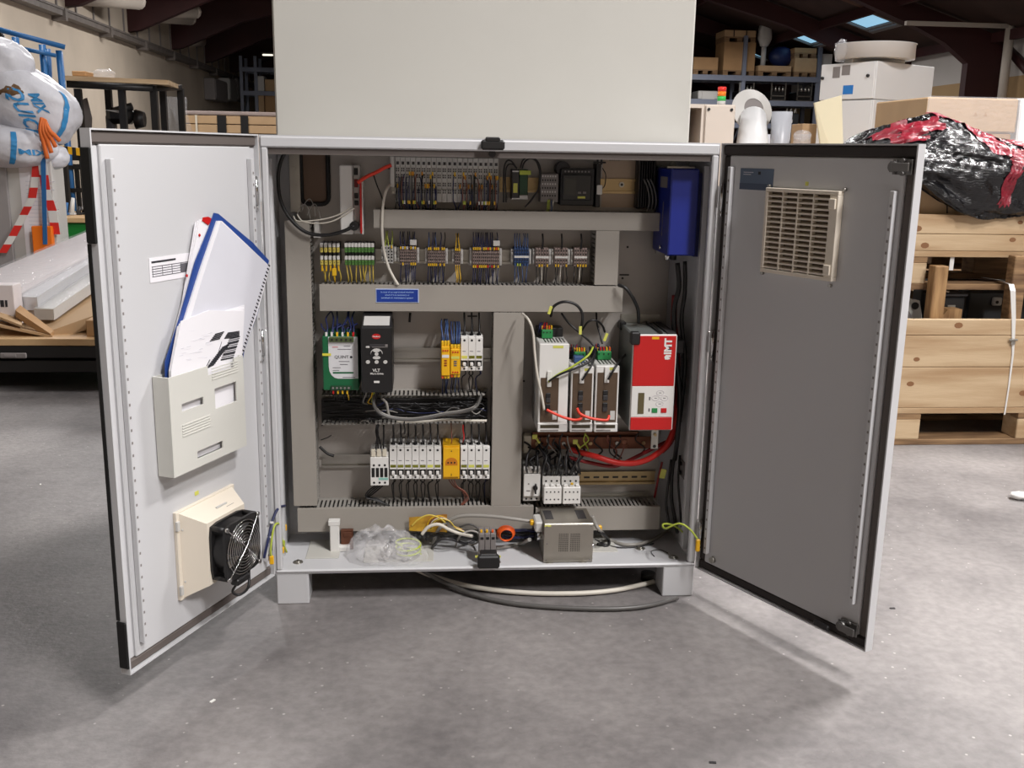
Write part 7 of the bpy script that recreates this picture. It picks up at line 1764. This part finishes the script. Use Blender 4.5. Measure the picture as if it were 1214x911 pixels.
# black tube frame with board on top
YB_ = 6.2
t = thing('tube_frame', 'black steel tube rack with a pale board on top, in front of the cream wall', 'rack', (at(145, 150, YB_).x, YB_, 0))
for px, Y_ in ((91, YB_), (127, YB_+.5), (143, YB_), (181, YB_), (192, YB_+.6), (213, YB_+.6)):
    p = at(px, 105, Y_); part('post', G().box(p.x-.025, p.x+.025, Y_, Y_+.05, 0, p.z), BLKST, t)
a, b = at(80, 100, YB_), at(182, 105, YB_); part('top_rail', G().tube([a, b], .035, 4), BLKST, t)
a, b = at(182, 105, YB_), at(213, 104, YB_+.6); part('top_rail', G().tube([a, b], .03, 4), BLKST, t)
a, b = at(80, 178, YB_), at(120, 180, YB_); part('shelf_edge', G().box(a.x-.2, b.x+.4, YB_, YB_+.6, a.z-.08, a.z, .004), BLKST, t)
a = at(90, 200, YB_); part('shelf', G().box(a.x-.2, a.x+.7, YB_, YB_+.6, a.z, a.z+.025, .003), PLY, t)
for px in (74, 84, 94, 104): p = at(px, 230, YB_+.1); part('bar', G().box(p.x-.012, p.x+.012, YB_+.06, YB_+.085, .2, a.z-.001), BLKST, t)
part('mid_rail', G().tube([at(66, 221, YB_), at(108, 228, YB_)], .018, 4), BLKST, t)
a, b = at(76, 90, YB_+.1), at(217, 103, YB_+.3); pts = [at(77, 93, YB_-.05), at(200, 106, YB_-.05), at(216, 103, YB_+.75), at(90, 91, YB_+.75)]; zb_ = max(p.z for p in pts)
solo('pale_board', G().prism([(p.x, p.y, pts[1].z+.035+(p.x-pts[1].x)*-.02) for p in pts], (0, 0, .035)), WOOD, 'long pale board lying on top of the black tube rack', 'board')
zbd = pts[1].z+.07+.012
solo('wood_offcut', G().box(at(90, 85, YB_+.2).x, at(106, 85, YB_+.2).x, YB_+.1, YB_+.3, zbd+.012, zbd+.05, .004), CARDB, 'small brown wood offcut on the left end of the pale board', 'offcut')
solo('film_heap', G().sphere((at(116, 84, YB_+.2).x, YB_+.35, zbd+.045), .07, (1.3, .8, .6), 14, 8, disp=lambda d: .3*mnoise.noise(d*4)), CLEAR, 'small heap of clear film on the pale board', 'film')
# film draped at the right end of the tube rack
p = at(203, 128, YB_+.75)
solo('hanging_film', G().grid(lambda u, v: (p.x-.12+.26*u*(1.3-.5*v)+.05*mnoise.noise(Vector((u*5, v*5, 0))), YB_+.9+.05*mnoise.noise(Vector((u*9, v*3, 1))), p.z-.9+1.0*v), 14, 14), CLEAR, 'clear film hanging at the right end of the black tube rack', 'film')
# black tool with grip and small things on the rack
p = at(140, 150, YB_+.2)
t = thing('power_tool', 'black bulky tool with a pale blade, seen through the black tube rack', 'tool', (p.x, YB_+.2, 1.0))
part('body', G().box(p.x-.09, p.x+.13, YB_+.17, YB_+.33, p.z+.02, p.z+.15, .04).cyl((p.x+.13, YB_+.25, p.z+.06), (p.x+.20, YB_+.25, p.z+.06), .08, 10, .06).cyl((p.x-.02, YB_+.2, p.z+.12), (p.x+.12, YB_+.2, p.z+.16), .03, 8), BLACK, t); part('grip', G().box(p.x-.10, p.x-.03, YB_+.2, YB_+.3, at(140, 200, YB_).z, p.z+.1, .02), DGREY, t)
part('red_tag', G().box(p.x+.02, p.x+.12, YB_+.12, YB_+.14, p.z-.08, p.z-.02), mat('salmon_tag', (220, 130, 110), .5), t); part('blade', G().prism([at(122, 130, YB_+.1), at(150, 136, YB_+.1), at(140, 131, YB_+.1)], (0, .02, 0)), GREYW, t)
t = thing('metal_sheet', 'dark grey leaf-shaped panel standing left in the black tube rack', 'panel', (at(104, 150, YB_+.3).x, YB_+.3, 1))
part('panel', G().prism([at(98, 118, YB_+.3), at(102, 116, YB_+.3), at(108, 140, YB_+.3), at(106, 200, YB_+.3), at(99, 200, YB_+.3)], (0, .03, 0)), GREY, t)
# green bin with wood top
x0, x1, z0, z1 = F(70, 264, 112, 300, 4.7)
t = thing('green_cabinet', 'bright green tool cabinet with a wooden top at left behind the wrapped carton', 'cabinet', (x0, 4.7, 0))
part('body', G().box(x0-.3, x1+.2, 4.7, 5.3, .0, z1-.001, .008), GRNBIN, t); part('wooden_top', G().box(x0-.33, x1+.23, 4.67, 5.33, z1, z1+.035, .004), PLY, t)
for k in range(6):
    p = at(72+k*6, 255, 4.9); m_ = [DGREY, BLUEST, WHITE, DGREY, BLACK, GREYW][k]
    solo('hand_tool', G().cyl((p.x, 4.85+.03*k, z1+.0355), (p.x+.02, 4.85+.03*k, z1+.09+.03*(k % 3)), .02, 8, .012).box(p.x-.03, p.x+.03, 4.83+.03*k, 4.87+.03*k, z1+.0355, z1+.05, .003), m_, '%s small tool from the left on the wooden top of the green cabinet' % ORD[k], 'tool')
x0, x1, z0, z1b = F(60, 196, 108, 250, 5.6)
t = thing('parts_shelf', 'black slatted parts shelf behind the green cabinet', 'shelf', (x0, 5.6, 0))
for k in range(7): xx = x0+(x1-x0)*k/6; part('slat', G().box(xx-.012, xx+.012, 5.6, 5.63, 0, z1b), BLKST, t)
for zq in (z1b, (z0+z1b)/2): part('rail', G().box(x0-.02, x1+.02, 5.57, 5.60, zq-.03, zq), BLKST, t)
t['label'] = 'black slatted screen behind the green cabinet and its tools'
t2 = thing('hazard_bar', 'black and yellow striped bar just left of the left door top', 'bar', (at(85, 178, 5.0).x, 5.0, 0))
a, b = at(66, 172, 5.0), at(104, 177, 5.0)
for k in range(8):
    q0, q1 = a+(b-a)*(k/8), a+(b-a)*((k+1)/8); part('stripe', G().prism([q0, q1, q1+Vector((0, 0, -.05)), q0+Vector((0, 0, -.05))], (0, .03, 0)), YEL if k % 2 else BLACK, t2)
part('post', G().box(a.x+.02, a.x+.06, 5.0, 5.04, 0, a.z-.055), BLKST, t2); part('post', G().box(b.x-.06, b.x-.02, 5.0, 5.04, 0, b.z-.055), BLKST, t2)
# bundle of planks with straps, behind the cabinet
YW_ = 8.5
x0, x1, z0, z1 = F(214, 131, 330, 156, YW_)
x1 += .6
t = thing('plank_stack', 'strapped stack of long brown cartons or planks behind the left door', 'stack', ((x0+x1)/2, YW_, 0))
hz = at(270, 137, YW_).z; nl = 12; dz = (hz-.3)/nl
for k in range(nl): part('plank', G().box(x0+rk.uniform(0, .04), x1, YW_, YW_+.9, .3+k*dz+.004, .3+(k+1)*dz-.004, .004), CARD if k % 3 else CARDB, t)
part('film_cover', G().box(x0-.01, x1+.01, YW_-.005, YW_+.91, hz, at(270, 132, YW_).z, .01), mat('grey_pink_film', (170, 154, 148), .35, var=.2, scale=8), t)
for px, m_, w_ in ((233, CREAM, .01), (263, BLACK, .045), (290, BLACK, .038)): p = at(px, 145, YW_); part('strap', G().box(p.x-w_, p.x+w_, YW_-.012, YW_-.0055, .3, hz-.001), m_, t)
for a in (x0+.1, (x0+x1)/2, x1-.25): part('block', G().box(a, a+.15, YW_, YW_+.9, 0, .2995), WOODD, t)
